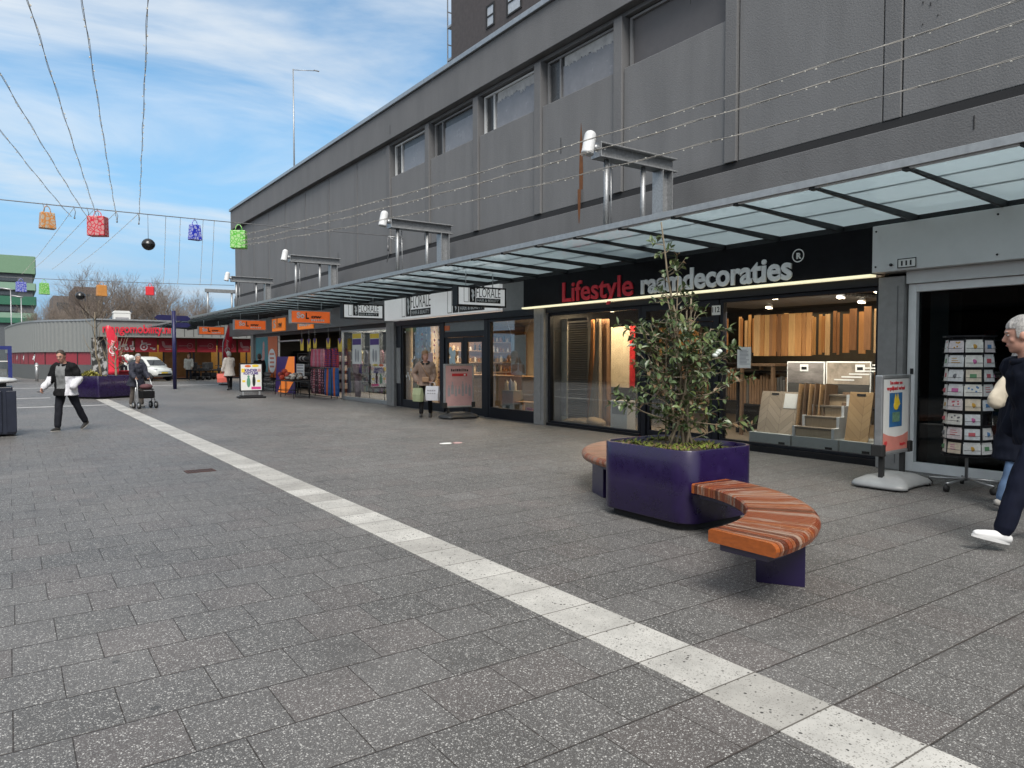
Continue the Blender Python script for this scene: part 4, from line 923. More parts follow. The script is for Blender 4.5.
# tailor's dummy in pink pyjamas
p = FX(358, 398, 10.85)
t = thing('shop_dummy', 'headless dummy in pink pyjamas in the clothes window', 'dummy', (10.85, p.y, 0))
g = MB(); g.tube([(10.85, p.y, .92), (10.85, p.y, 1.05), (10.85, p.y, 1.25), (10.85, p.y, 1.42), (10.85, p.y, 1.5)], [.17, .16, .2, .19, .06], 12)
for s_ in (-1, 1): g.tube([(10.85, p.y+s_*.19, 1.42), (10.82, p.y+s_*.26, 1.15), (10.78, p.y+s_*.2, .92)], [.06, .05, .045], 8)
g.build('pyjama_top', mat('pink_dots', (.50, .28, .32), .8, var=.5, vscale=40), t)
g = MB()
for s_ in (-1, 1): g.tube([(10.85, p.y+s_*.08, .95), (10.85, p.y+s_*.1, .5), (10.85, p.y+s_*.1, .1)], [.11, .085, .07], 10)
g.build('pyjama_trousers', MATS['pink_dots'], t)
# shelves of small goods in the window
goods = [mat('goods_%d' % i, c, .6, var=.3, vscale=12) for i, c in enumerate([(.45, .40, .38), (.35, .16, .17), (.15, .25, .16), (.55, .50, .42), (.12, .12, .15), (.4, .33, .12), (.5, .2, .3)])]
t = thing('window_shelf_rack', 'wire shelf rack of small goods in the clothes window', 'rack', (11.0, 24.5, 0))
g = MB()
for yy in (23.4, 25.6):
    for xx in (10.85, 11.25): g.tube([(xx, yy, .03), (xx, yy, 1.5)], .012, 6)
for zz_ in (.3, .65, 1.0, 1.35): g.box(10.85, 11.25, 23.4, 25.6, zz_, zz_+.015)
g.build('frame', dark_steel, t); rr = random.Random(21)
for zz_ in (.317, .667, 1.017):
    for i in range(11):
        yy = 23.5+i*.19; h = rr.uniform(.12, .27); w_ = rr.uniform(.05, .075); g = MB(); g.box(10.88, 11.15, yy-w_, yy+w_, zz_, zz_+h)
        o = g.build('boxed_goods', goods[rr.randrange(7)], loc=(11, yy, zz_), bevel=.008); tag(o, 'small boxed article on the wire shelf rack in the clothes window', 'box', 'boxed goods on the window rack')
for i in range(7):
    yy = 25.4+i*.5; t = thing('hanging_garment', 'garment on a hanger at the back of the clothes window', 'garment', (11.9, yy, 1.9), group='garments behind the clothes window')
    g = MB(); g.prism([(yy-.2, 1.75), (yy-.05, 1.88), (yy+.05, 1.88), (yy+.2, 1.75), (yy+.17, 1.0-.1*(i % 2)), (yy-.17, 1.0)], lambda a, b, c: (c, a, b), 11.86, 11.94); g.build('cloth', goods[i], t, bevel=.02)
    g = MB(); g.tube([(11.9, yy, 1.88), (11.9, yy, 2.0)], .006, 5); g.build('hanger', dark_steel, t)
g = MB(); g.tube([(11.9, 24.9, 2.0), (11.9, 28.8, 2.0)], .015, 6); tag(g.build('clothes_rail', dark_steel, loc=(11.9, 26.8, 2.0)), 'steel clothes rail inside the clothes window', 'rail')
# yellow price cards over the entrance
for k, (px, py) in enumerate([(302, 344), (309, 344.5), (315, 344), (328.3, 344), (340, 344.2)]):
    p = FX(px, py, 10.25); t = thing('price_card', 'yellow and purple price card hanging over the open entrance', 'price card', (10.25, p.y, p.z-.3), group='price cards over the entrance')
    g = MB(); g.box(10.245, 10.252, p.y-.19, p.y+.19, p.z-.28, p.z+.22); g.build('card', yellow, t); g = MB(); g.prism([(p.y-.19, p.z+.22), (p.y+.19, p.z+.22), (p.y, p.z-.02)], lambda a, b, c: (c, a, b), 10.238, 10.243); g.build('purple_corner', purple_print, t)
    g = MB(); g.tube([(10.25, p.y, p.z+.22), (10.25, p.y, 2.74)], .004, 4); g.build('cord', white, t)
# racks of goods in front: black goods, dotted textiles, blue and orange textiles
def stand(name, lab, x0, x1, y0, y1, h, shelves=()):
    t = thing(name, lab, 'rack', ((x0+x1)/2, (y0+y1)/2, 0)); g = MB()
    for xx in (x0, x1):
        for yy in (y0, y1): g.tube([(xx, yy, 0), (xx, yy, h)], .015, 6)
    for zz_ in tuple(shelves)+(h,):
        g.tube([(x0, y0, zz_), (x0, y1, zz_)], .012, 6); g.tube([(x1, y0, zz_), (x1, y1, zz_)], .012, 6); g.tube([(x0, y0, zz_), (x1, y0, zz_)], .012, 6); g.tube([(x0, y1, zz_), (x1, y1, zz_)], .012, 6)
    g.build('frame', dark_steel, t); return t
blackgoods = [mat('black_goods', (.02, .02, .023), .6), mat('dark_goods', (.05, .045, .04), .7), mat('pale_goods', (.4, .38, .36), .7)]
st_ = stand('shoe_rack', 'tall rack full of black goods in the open entrance', 10.3, 10.75, 29.0, 31.0, 1.75, (.35, .7, 1.05, 1.4)); rr = random.Random(31)
for zz_ in (.36, .71, 1.06, 1.41):
    for i in range(9):
        yy = 29.1+i*.22; g = MB(); g.sphere((10.45, yy, zz_+.12), (.16, .09, .12), 8, 6); o = g.build('black_shoe', blackgoods[0 if rr.random() < .75 else rr.randrange(3)], loc=(10.45, yy, zz_)); tag(o, 'dark slipper on the tall rack in the open entrance', 'slipper', 'slippers on the tall rack')
def textiles(y0, y1, z0, z1, n, ms, lab, grp, x=10.2, wid=.09, name='hanging_textile'):
    for i in range(n):
        yy = y0+(y1-y0)*(i+.5)/n; m_ = ms[i % len(ms)]; g = MB(); nv = 7; vs = []
        for j in range(nv+1):
            f = j/nv; zz_ = z1+(z0-z1)*f; ww = wid*(.55+.45*min(1, f*2.5))
            for a_ in range(8):
                an = 2*math.pi*a_/8; vs.append((x+.07*math.sin(an)*(1+.2*math.sin(3*f+i)), yy+ww*math.cos(an)+.015*math.sin(5*f+i), zz_))
        fs = [(j*8+a_, j*8+(a_+1) % 8, (j+1)*8+(a_+1) % 8, (j+1)*8+a_) for j in range(nv) for a_ in range(8)]+[tuple(range(8)), tuple(range(nv*8, nv*8+8))]
        g.add(vs, fs, True); o = g.build(name, m_, loc=(x, yy, z1)); tag(o, lab, 'textile', grp)
def dots(name, c1, c2, sc_=26, th=.42):
    m, N, L, b = nodes(name); tc = N.new('ShaderNodeTexCoord'); vo = N.new('ShaderNodeTexVoronoi'); vo.inputs['Scale'].default_value = sc_; vo.inputs['Randomness'].default_value = .2; L.new(tc.outputs['Object'], vo.inputs['Vector'])
    L.new(mixc(N, L, math_node(N, L, 'LESS_THAN', vo.outputs['Distance'], th), c1, c2), b.inputs['Base Color']); b.inputs['Roughness'].default_value = .8; return m
pd = dots('pink_polka', (.05, .02, .03), (.50, .20, .26), 9); rd = dots('red_polka', (.28, .03, .05), (.55, .42, .42), 11); pk = mat('pink_cloth', (.50, .22, .28), .8, var=.3, vscale=8)
rk = stand('clothes_rack', 'steel rack of pink and dotted textiles beside the entrance', 10.12, 10.36, 26.6, 29.0, 1.95, (1.15,))
textiles(27.6, 28.95, 1.2, 1.92, 6, [pk, mat('rose_cloth', (.55, .10, .16), .8, var=.3, vscale=8)], 'pink top hanging in the upper row of the rack', 'pink tops on the rack', wid=.14)
textiles(27.45, 28.95, .12, 1.12, 7, [pd, pd, rd], 'polka dot leggings hanging in the lower row of the rack', 'dotted leggings on the rack', wid=.12)
textiles(26.1, 27.4, 1.2, 1.92, 6, [dots('red_check', (.35, .03, .05), (.05, .02, .1), 13), dots('red_check2', (.12, .03, .16), (.5, .06, .06), 12)], 'red checked scarf in the upper row next to the window', 'checked scarves on the rack', wid=.12)
textiles(26.1, 27.4, .1, 1.18, 7, [mat('blue_cloth', (.02, .09, .30), .7, var=.3), mat('orange_cloth', (.6, .12, .02), .7), MATS['blue_cloth'], mat('teal_cloth', (.02, .13, .25), .7)], 'long blue or orange trousers in the lower row next to the window', 'blue and orange trousers on the rack', wid=.11)
tb = stand('bargain_table', 'black wire table heaped with furry grey slippers before the entrance', 8.9, 9.5, 27.3, 28.9, .66, (.15,))
g = MB(); g.box(8.9, 9.5, 27.3, 28.9, .66, .68); g.build('tray', dark_steel, tb); rr = random.Random(41); fur = [mat('fur_grey', (.20, .19, .18), .9, var=.5, vscale=30, bump=.8, bscale=60), mat('fur_brown', (.13, .09, .07), .9, var=.5, vscale=30), mat('fur_pale', (.38, .35, .32), .9, var=.4, vscale=30)]
for i in range(40):
    f = rr.random(); yy = rr.uniform(27.4, 28.8); xx = rr.uniform(8.95, 9.45); zz_ = .72+.22*(1-abs(yy-28.1)/.75)*rr.random()
    g = MB(); g.sphere((xx, yy, zz_+.03), (.07, .12, .06), 8, 6, Matrix.Rotation(rr.uniform(0, 3), 3, 'Z').to_4x4()); o = g.build('furry_slipper', fur[rr.randrange(3)], loc=(xx, yy, zz_)); tag(o, 'furry slipper in the heap on the black wire table', 'slipper', 'furry slippers on the wire table')
cr = stand('wire_trolley', 'black wire trolley of red bags left of the wire table', 9.4, 9.9, 29.9, 31.3, .6, (.2,))
for i in range(12):
    xx, yy, zz_ = rr.uniform(9.45, 9.85), rr.uniform(30.0, 31.2), .62+.13*(i//5); g = MB(); g.sphere((xx, yy, zz_+.1), (.12, .14, .12), 8, 6); o = g.build('red_bag', [mat('red_bag_cloth', (.5, .05, .02), .6, var=.3), mat('dark_red_bag', (.25, .03, .03), .6)][i % 2], loc=(xx, yy, zz_)); tag(o, 'red bag heaped on the black wire trolley', 'bag', 'red bags on the wire trolley')
wt = stand('wire_basket', 'grey wire basket below the teal poster', 9.7, 10.2, 34.2, 37.0, .85, (.15, .4, .6))
gb = mat('grey_bag', (.16, .16, .17), .7, var=.3)
for i in range(14):
    yy = 34.4+(i % 7)*.4; g = MB(); g.sphere((9.95, yy, .55 if i < 7 else .78), (.2, .19, .13), 8, 6); o = g.build('grey_bundle', gb, loc=(9.95, yy, .4)); tag(o, 'grey bundle in the wire basket below the teal poster', 'bundle', 'grey bundles in the wire basket')
y0, y1, z0, z1 = rng(296.5, 364, 304, 376, 9.95)
t = thing('small_white_sign', 'white printed price sign standing between red bags and black goods', 'sign', (9.95, (y0+y1)/2, 0)); g = MB(); g.box(9.95, 9.97, y0, y1, z0, z1); g.build('card', white_board, t); g = MB(); g.tube([(9.96, (y0+y1)/2, 0), (9.96, (y0+y1)/2, z0)], .015, 6); g.build('post', dark_steel, t)
g = MB()
for k in range(4): g.box(9.943, 9.948, y0+.08, y1-.08, z0+.06+k*.12, z0+.12+k*.12)
g.build('print', grey_print, t)
# interior goods: rows of shelves behind entrance
for k in range(3):
    x = 12.2+k*1.3; t = thing('shop_shelf', ['front', 'middle', 'rear'][k]+' dark shelf row with goods deep in the clothes shop', 'shelf', (x, 29, 0)); g = MB(); g.box(x, x+.4, 30.0+k*1.5, 37.5, .03, 1.9); g.build('carcass', interior_dark, t)
    g = MB(); g2 = MB()
    for i in range(40): (g if i % 2 else g2).box(x-.12, x-.002, 30.1+k*1.5+(i % 10)*.58, 30.5+k*1.5+(i % 10)*.58, .2+.4*(i//10), .45+.4*(i//10))
    g.build('stock', goods[k], t); g2.build('stock', goods[k+3], t)
# ------------------------------------------------------------------ hanging signs under the canopy
def hang_sign(y, px0, px1, label, kind, z0, z1, x0=8.45, x1=9.8, dep=.24):
    t = thing('hanging_sign', label, 'sign', ((x0+x1)/2, y, z0), group='signs hanging from the canopy')
    g = MB()
    for q in ((x0, x0+.035, z0, z1), (x1-.035, x1, z0, z1), (x0+.035, x1-.035, z0, z0+.035), (x0+.035, x1-.035, z1-.035, z1)): g.box(q[0], q[1], y-dep/2-.008, y+dep/2, q[2], q[3])
    g.build('frame', black_paint if kind == 'salon' else alu, t, bevel=.003)
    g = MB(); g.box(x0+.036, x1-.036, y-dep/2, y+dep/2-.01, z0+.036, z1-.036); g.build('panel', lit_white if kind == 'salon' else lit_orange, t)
    for xx in (x0+.3, x1-.3): g = MB(); g.tube([(xx, y, z1), (xx, y, 3.58)], .012, 6); g.build('rod', galv, t)
    if kind == 'salon': florale(t, (x0+.17, y-dep/2-.002, z0+.09), *FRONT, (x1-x0)*.76)
    else: solow(t, (x0+.03, y-dep/2-.003, z0+.02), *FRONT, x1-x0-.06, z1-z0-.04)
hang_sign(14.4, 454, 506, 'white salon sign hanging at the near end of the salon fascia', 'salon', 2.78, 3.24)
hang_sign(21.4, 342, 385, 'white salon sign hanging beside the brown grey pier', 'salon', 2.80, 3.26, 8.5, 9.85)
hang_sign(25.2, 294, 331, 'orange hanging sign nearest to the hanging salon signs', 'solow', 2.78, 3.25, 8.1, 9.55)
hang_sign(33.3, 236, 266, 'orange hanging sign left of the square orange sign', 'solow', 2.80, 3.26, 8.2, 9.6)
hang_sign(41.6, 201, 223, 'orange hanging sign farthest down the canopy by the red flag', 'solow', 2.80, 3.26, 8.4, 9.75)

# ------------------------------------------------------------------ pavement signs
def poster_sign(loc, w, z0, z1, label, framem, basem, basekind, rz=0., dep=.09):
    t = thing('pavement_sign', label, 'pavement sign', (loc[0], loc[1], 0), rz)
    g = MB(); frame_rects_y(g, -w/2, w/2, z0, z1, .045, -dep/2, dep/2); g.build('frame', framem, t, bevel=.012, local=True)
    g = MB(); g.box(-w/2+.046, w/2-.046, -dep/2+.012, dep/2-.012, z0+.046, z1-.046); g.build('panel', white_board, t, local=True)
    for s_ in (-1, 1):
        g = MB(); g.box(s_*w*.36-.03, s_*w*.36+.03, -.025, .025, .10, z0-.001); g.build('leg', rubber if basekind == 'moulded' else alu, t, local=True)
    if basekind == 'moulded':
        g = MB(); n = 13; vs = []
        prof = [(1.0, 0.02), (1.0, .05), (.93, .085), (.62, .13), (.3, .15)]
        k = 36
        for r_, z_ in prof:
            for j in range(k):
                a = 2*math.pi*j/k; ca, sa = math.cos(a), math.sin(a); e = .45
                rx = (abs(ca)**e)*(1 if ca > 0 else -1); ry = (abs(sa)**e)*(1 if sa > 0 else -1)
                wav = 1-.22*(max(0, math.cos(2*a+math.pi))**3)*(1 if z_ < .1 else .6)
                vs.append((rx*(w/2+.06)*r_, ry*.36*r_*wav, z_+.03*(abs(rx)**2)*(.6 if z_ > .1 else 0)))
        fs = [(i*k+j, i*k+(j+1) % k, (i+1)*k+(j+1) % k, (i+1)*k+j) for i in range(len(prof)-1) for j in range(k)]+[tuple(range(4*k, 5*k)), tuple(reversed(range(k)))]
        g.add(vs, fs, True); g.build('base', basem, t, local=True)
        for s_ in (-1, 1):
            g = MB(); g.box(s_*(w/2-.02)-.05, s_*(w/2-.02)+.05, -.07, .07, z0+.0, z0+.14); g.build('clamp', rubber, t, local=True, bevel=.01)
            g = MB(); g.cyl((s_*w*.4-.03, -.3, .025), (s_*w*.4+.03, -.3, .025), .025, n=10); g.build('wheel', rubber, t, local=True)
    else:
        g = MB(); g.box(-w/2-.08, w/2+.08, -.3, .3, .0, .07); g.box(-w/2+.02, w/2-.02, -.24, .24, .071, .115); g.build('base', basem, t, local=True, bevel=.02)
    return t, -dep/2+.012
def frame_rects_y(g, x0, x1, z0, z1, t, y0, y1):
    g.box(x0, x0+t, y0, y1, z0, z1); g.box(x1-t, x1, y0, y1, z0, z1); g.box(x0+t, x1-t, y0, y1, z0, z0+t); g.box(x0+t, x1-t, y0, y1, z1-t, z1)
def ltext(body, size, m, parent, x, y, z, width=None, bold=0.002, name='lettering'):
    me = textmesh(body, size, width=width, bold=bold, ext=.001)
    for v in me.vertices: v.co = Vector((x+v.co.x, y-v.co.z, z+v.co.y))
    me.materials.clear(); me.materials.append(m); o = bpy.data.objects.new(name, me); col.objects.link(o); o.parent = parent; return o
def lrect(parent, x0, x1, y, z0, z1, m, name):
    g = MB(); g.box(x0, x1, y-.003, y-.0005, z0, z1); return g.build(name, m, parent, local=True)
# grey sign by the postcard rack
p = G(887, 484)
t, yf = poster_sign((8.98, 4.60), .80, .40, 1.38, 'grey framed pavement sign with a blue poster beside the postcard rack', alu, mat('pale_plastic_base', (.27, .28, .285), .45, var=.1), 'moulded', R(4))
lrect(t, -.35, .35, yf, .45, .60, mat('salmon_print', (.60, .22, .18), .5), 'salmon_band')
g = MB(); g.prism([(-.35, .60), (.35, .60), (.35, .66), (.2, .625), (0, .612), (-.2, .64), (-.35, .68)], lambda a, b, c: (a, c, b), yf-.003, yf-.0005); g.build('salmon_wave', MATS['salmon_print'], t, local=True)
lrect(t, -.18, .17, yf, .74, 1.16, mat('blue_poster', (.03, .13, .30), .5, var=.25, vscale=8), 'blue_picture')
g = MB(); g.prism([(-.06, 1.02), (.05, .98), (.11, 1.02), (.07, 1.08), (.04, 1.15), (.01, 1.08), (-.02, 1.15), (-.05, 1.08)], lambda a, b, c: (a, c, b), yf-.006, yf-.0035); g.sphere((0, yf-.005, 1.0), (.075, .002, .055), 12, 6); g.build('yellow_print', yellow, t, local=True)
lrect(t, -.10, .10, yf-.003, .80, .92, mat('green_print', (.13, .24, .16), .5, var=.5, vscale=25), 'dark_print')
ltext('Een adem van', .06, red_print, t, -.17, yf-.002, 1.265, .34); ltext('vergelijkend verhaal', .065, red_print, t, -.26, yf-.002, 1.195, .50)
ltext('Inspire', .055, red_print, t, .12, yf-.005, .50, .16)
g = MB(); g.prism([(-.27, .50), (-.23, .55), (-.24, .575), (-.26, .575), (-.27, .56), (-.28, .575), (-.30, .575), (-.31, .55)], lambda a, b, c: (a, c, b), yf-.006, yf-.0035); g.build('heart_print', red_print, t, local=True)
# pink sign in front of the salon
t, yf = poster_sign((9.63, 16.22), .86, .28, 1.42, 'pink poster pavement sign on a dark base before the salon door', alu, mat('dark_plastic_base', (.035, .036, .038), .5), 'moulded', R(-4))
lrect(t, -.385, .385, yf, .33, 1.37, pink_print, 'pink_sheet')
g = MB(); rr = random.Random(12)
xx = -.24
while xx < .22: w_ = rr.uniform(.02, .05); g.box(xx, xx+w_, yf-.004, yf-.001, 1.225, 1.225+rr.uniform(.05, .075)); xx += w_+.012
g.build('dark_print', black, t, local=True); lrect(t, -.21, .23, yf-.003, 1.10, 1.17, red_print, 'red_bar'); lrect(t, .13, .18, yf-.007, 1.115, 1.155, white, 'bar_mark')
g = MB(); rr = random.Random(13)
for k in range(7):
    xx = -.3+k*.1; h = .16+.2*rr.random(); w_ = .028+.012*rr.random(); g.box(xx-w_, xx+w_, yf-.006, yf-.0035, .58+.05*(k % 2), .58+h); g.box(xx-w_*.4, xx+w_*.4, yf-.006, yf-.0035, .58+h, .66+h)
g.build('bottle_print', grey_print, t, local=True)
# black sign with the sale poster
t, yf = poster_sign((7.75, 28.9), .86, .26, 1.36, 'black framed pavement sign with a colourful sale poster in front of the woman in white', black_paint, black_paint, 'flat', R(-6))
g = MB(); g.sphere((-.12, yf-.002, 1.245), (.12, .002, .05), 16, 6); g.build('red_orange_badge', orange, t, local=True)
g = MB(); g.sphere((.16, yf-.002, 1.255), (.13, .002, .05), 16, 6); g.build('yellow_badge', MATS['yellow_print'], t, local=True); lrect(t, -.36, -.22, yf, 1.0, 1.15, yellow, 'yellow_patch'); lrect(t, .24, .36, yf, 1.02, 1.14, pink_print, 'pink_patch')
ltext('KINDER', .15, purple_print, t, -.24, yf-.004, 1.03, .48, .006); ltext('KOSTUUMS', .13, purple_print, t, -.28, yf-.004, .92, .54, .006)
g = MB(); g.sphere((-.1, yf-.002, .62), (.07, .002, .2)); g.sphere((-.1, yf-.002, .84), (.045, .002, .05)); g.build('child_print', mat('green_figure', (.10, .28, .18), .6), t, local=True)
g = MB(); g.sphere((.1, yf-.002, .66), (.06, .002, .22)); g.sphere((.1, yf-.002, .88), (.045, .002, .05)); g.build('figure_print', black, t, local=True)
lrect(t, -.33, -.22, yf, .62, .70, yellow, 'tag_print'); lrect(t, .22, .33, yf, .62, .70, yellow, 'tag_print'); lrect(t, .0, .36, yf, .34, .44, mat('magenta_print', (.6, .05, .25), .5), 'price_print')

# ------------------------------------------------------------------ postcard rack
px, py = 9.32, 3.95
pc = G(966, 489)
t = thing('postcard_rack', 'tall revolving rack of postcards before the dark shop window', 'card rack', (pc.x, pc.y, 0), R(12))
g = MB(); g.tube([(0, 0, .1), (0, 0, 1.86)], .018, 10); g.build('pole', alu, t, local=True)
for k in range(5):
    a = 2*math.pi*k/5+.3; c_, s_ = math.cos(a), math.sin(a)
    g = MB(); g.tube([(0, 0, .13), (c_*.3, s_*.3, .105), (c_*.40, s_*.40, .10)], .014, 6); f_ = g.build('foot', alu, t, local=True)
    g = MB(); nn = Vector((-s_, c_, 0)); c0 = Vector((c_*.40, s_*.40, .04)); g.cyl(c0-nn*.02, c0+nn*.02, .04, n=14); g.tube([c0+Vector((0, 0, .0)), (c_*.40, s_*.40, .1)], .01, 6); g.build('caster', rubber, f_, local=True)
rr = random.Random(17)
cards = [mat('card_%d' % i, c, .5, var=.15, vscale=30) for i, c in enumerate([(.66, .66, .65), (.68, .67, .62), (.62, .65, .67), (.66, .60, .60), (.70, .70, .69), (.66, .58, .46)])]
prints = [mat('card_print_%d' % i, c, .5) for i, c in enumerate([(.5, .1, .12), (.08, .2, .4), (.5, .28, .04), (.1, .25, .12), (.15, .15, .16), (.5, .12, .3)])]
wire = dark_steel; NS = 8; RR = .255
g = MB(); g.lathe([(RR-.05, .43), (RR-.05, 1.83)], (0, 0, 0), NS, False); g.build('core', black_paint, t, local=True)
for zt in (.41, 1.835): g = MB(); g.lathe([(RR+.03, zt), (RR+.03, zt+.02)], (0, 0, 0), NS, False); g.build('end_plate', black_paint, t, local=True)
for f_ in range(NS):
    an = 2*math.pi*(f_+.5)/NS; M0 = Matrix.Rotation(an, 4, 'Z')
    wg = MB()
    for s_ in (-.088, .088): wg.box(RR-.035, RR-.02, s_*1.0-.004, s_*1.0+.004, .43, 1.83, M0)
    for row in range(8):
        z0 = .45+row*.172
        wg.box(RR-.02, RR+.012, -.083, .083, z0-.006, z0, M0); wg.box(RR+.009, RR+.012, -.083, .083, z0+.045, z0+.05, M0); wg.box(RR-.045, RR-.04, -.088, .088, z0+.13, z0+.16, M0)
        if rr.random() < .06: continue
        M1 = M0 @ Matrix.Translation((RR-.008, 0, z0)) @ Matrix.Rotation(-.10, 4, 'Y')
        w_ = rr.choice((.092, .09, .078)); h = rr.choice((.13, .14, .15)); c_ = tag_card = MB(); c_.box(-.010, .0, -w_, w_, .001, h, M1); nme = 'postcard'
        co = c_.build(nme, cards[rr.randrange(6)], t, local=True)
        pm = MB(); pi = rr.randrange(6); kind = rr.randrange(4)
        if kind == 0: pm.box(.0005, .0015, -w_*.5, w_*.4, h*.3, h*.65, M1)
        elif kind == 1:
            for q in range(5): a_ = rr.uniform(-w_*.7, w_*.6); b_ = rr.uniform(.03, h*.8); pm.box(.0005, .0015, a_, a_+.02, b_, b_+.02, M1)
        elif kind == 2:
            for q in range(3): pm.box(.0005, .0015, -w_*.6, w_*rr.uniform(0, .6), h*.35+q*.025, h*.35+q*.025+.008, M1)
        else: pm.sphere(M1 @ Vector((0, 0, h*.45)), (.004, .03, .03), 8, 6)
        pm.build('print', prints[pi], co, local=True)
    wg.build('wire_pocket', wire, t, local=True)

# ------------------------------------------------------------------ planter, benches, shrub
def rrect(cx, cy, hx, hy, r, n=8):
    out = []
    for sx_, sy_, a0 in ((1, 1, 0), (-1, 1, 90), (-1, -1, 180), (1, -1, 270)):
        for i in range(-1, n+2):
            a = R(a0+90*min(max(i, 0), n)/n); tx, ty = (-math.sin(a), math.cos(a)); e = -.012 if i < 0 else (.012 if i > n else 0)
            out.append((cx+sx_*(hx-r)+r*math.cos(a)+tx*e, cy+sy_*(hy-r)+r*math.sin(a)+ty*e))
    return out
def planter(name, label, cx, cy, hx, hy, z1, r=.2, soil=None, mt=None):
    t = thing(name, label, 'planter', (cx, cy, 0), group='purple planters')
    g = MB(); P = [rrect(cx, cy, hx-o, hy-o, max(.03, r-o)) for o in (0.004, 0, 0, .006, .03, .03)]; zs = [.075, .085, z1-.008, z1, z1, z1-.14]; n = len(P[0])
    vs = [(x, y, z) for poly, z in zip(P, zs) for x, y in poly]
    fs = [(i*n+j, i*n+(j+1) % n, (i+1)*n+(j+1) % n, (i+1)*n+j) for i in range(5) for j in range(n)]+[tuple(range(n))]
    g.add(vs, fs, False); o = g.build('tub', mt or purple, t); 
    for p_ in o.data.polygons: p_.use_smooth = abs(p_.normal.z) < .3
    g = MB(); q = rrect(cx, cy, hx-.07, hy-.07, max(.03, r-.05)); g.prism(q, lambda a, b, c: (a, b, c), .0, .074); g.build('plinth', dark_gap, t)
    g = MB(); q = rrect(cx, cy, hx-.032, hy-.032, max(.03, r-.03)); k = len(q); g.add([(x, y, z1-.05) for x, y in q]+[(cx, cy, z1-.01)], [(j, (j+1) % k, k) for j in range(k)], True); g.build('soil', mat('potting_soil', (.045, .033, .022), .95, var=.4, vscale=30, bump=.8, bscale=60), t)
    return t
PCX, PCY, PH = 5.485, 4.97, .745
planter('planter', 'big glossy purple planter with rounded corners holding the tall shrub', PCX, PCY, .505, .6, PH)
# moss and low weeds on the soil
leafm = [mat('camellia_leaf', (.060, .092, .034), .38, var=.35, vscale=14, spec=.45), mat('camellia_leaf_light', (.115, .150, .048), .36, var=.3, vscale=14), mat('camellia_leaf_brown', (.15, .095, .045), .5, var=.3, vscale=14), mat('camellia_leaf_mid', (.082, .122, .046), .36, var=.3, vscale=14)]
mossm = mat('moss', (.12, .15, .02), .9, var=.5, vscale=12)
def leaf(g, p, d, ln, wd, up=Vector((0, 0, 1)), fold=.25, roll=0):
    d = d.normalized(); s_ = d.cross(up); s_ = s_.normalized() if s_.length > 1e-3 else d.orthogonal().normalized(); n = s_.cross(d)
    if roll: s_, n = s_*math.cos(roll)+n*math.sin(roll), n*math.cos(roll)-s_*math.sin(roll)
    mid = [p, p+d*ln*.35-n*ln*.01, p+d*ln*.7-n*ln*.06, p+d*ln-n*ln*.16]
    a = [mid[1]+s_*wd*.5+n*wd*fold, mid[2]+s_*wd*.42+n*wd*fold*.8]; b = [mid[1]-s_*wd*.5+n*wd*fold, mid[2]-s_*wd*.42+n*wd*fold*.8]
    g.add([mid[0], mid[1], mid[2], mid[3], a[0], a[1], b[0], b[1]], [(0, 4, 1), (4, 5, 2, 1), (5, 3, 2), (0, 1, 6), (1, 2, 7, 6), (2, 3, 7)], False)
g = MB(); rr = random.Random(23)
for k in range(1500):
    x = PCX+rr.uniform(-.43, .43); y = PCY+rr.uniform(-.52, .52)
    if noise.noise((x*3, y*3, 1)) < -.12: continue
    a = rr.uniform(0, 6.28); g.cur = 1 if rr.random() < .25 else 0
    leaf(g, Vector((x, y, PH-.045+.02*rr.random())), Vector((math.cos(a), math.sin(a), .9)), rr.uniform(.03, .07), rr.uniform(.01, .022), fold=.1)
tag(g.build('ground_weeds', [mossm, leafm[2]], loc=(PCX, PCY, PH), recalc=False), 'yellow green moss and weeds covering the soil of the big planter', 'weeds', kind='stuff')
# shrub
sh = thing('shrub', 'tall sparse evergreen shrub growing in the big purple planter', 'shrub', (PCX, PCY, PH-.05))
barkm = mat('shrub_bark', (.22, .18, .125), .85, var=.3, vscale=30, stretch=(1, 1, .3))
rr = random.Random(77)
br = MB(); tr_ = MB(); lg = MB(); tips = []
def grow(p, d, ln, r0, segs, wob, up, g):
    pts = [p]; d = d.normalized()
    for i in range(segs):
        d = (d+Vector((rr.gauss(0, wob), rr.gauss(0, wob), rr.gauss(0, wob)+up))).normalized(); p = p+d*ln/segs; pts.append(p)
    g.tube(pts, [r0*(1-.75*i/segs) for i in range(segs+1)], 6 if r0 > .008 else 5); return pts
base = Vector((PCX+.02, PCY-.02, PH-.06))
stems = []
TOPL = FX(648, 229, 5.42)
def stem_to(dx, dy, h, r0, wob=.05):
    b0 = base+Vector((rr.uniform(-.12, .12), rr.uniform(-.1, .1), 0)); tgt = base+Vector((dx, dy, h)); n = 9; pts = []
    for i in range(n+1):
        f = i/n; c = b0.lerp(tgt, f)+Vector((math.sin(f*3.1)*.05*(1 if dx < 0 else -1)+rr.gauss(0, .012), rr.gauss(0, .012), 0)); pts.append(c)
    tr_.tube(pts, [r0*(1-.7*i/n) for i in range(n+1)], 7); stems.append((pts, r0)); return pts
stem_to(-.16, .12, 2.26, .022); stem_to(-.12, .06, 1.55, .018); stem_to(.15, -.06, 1.45, .016); stem_to(.05, .08, 1.75, .016)
stem_to(-.22, .2, 1.25, .014); stem_to(.26, -.16, 1.2, .013); stem_to(.10, -.2, .95, .012); stem_to(-.08, -.2, 1.05, .012); stem_to(-.2, .02, 1.35, .014)
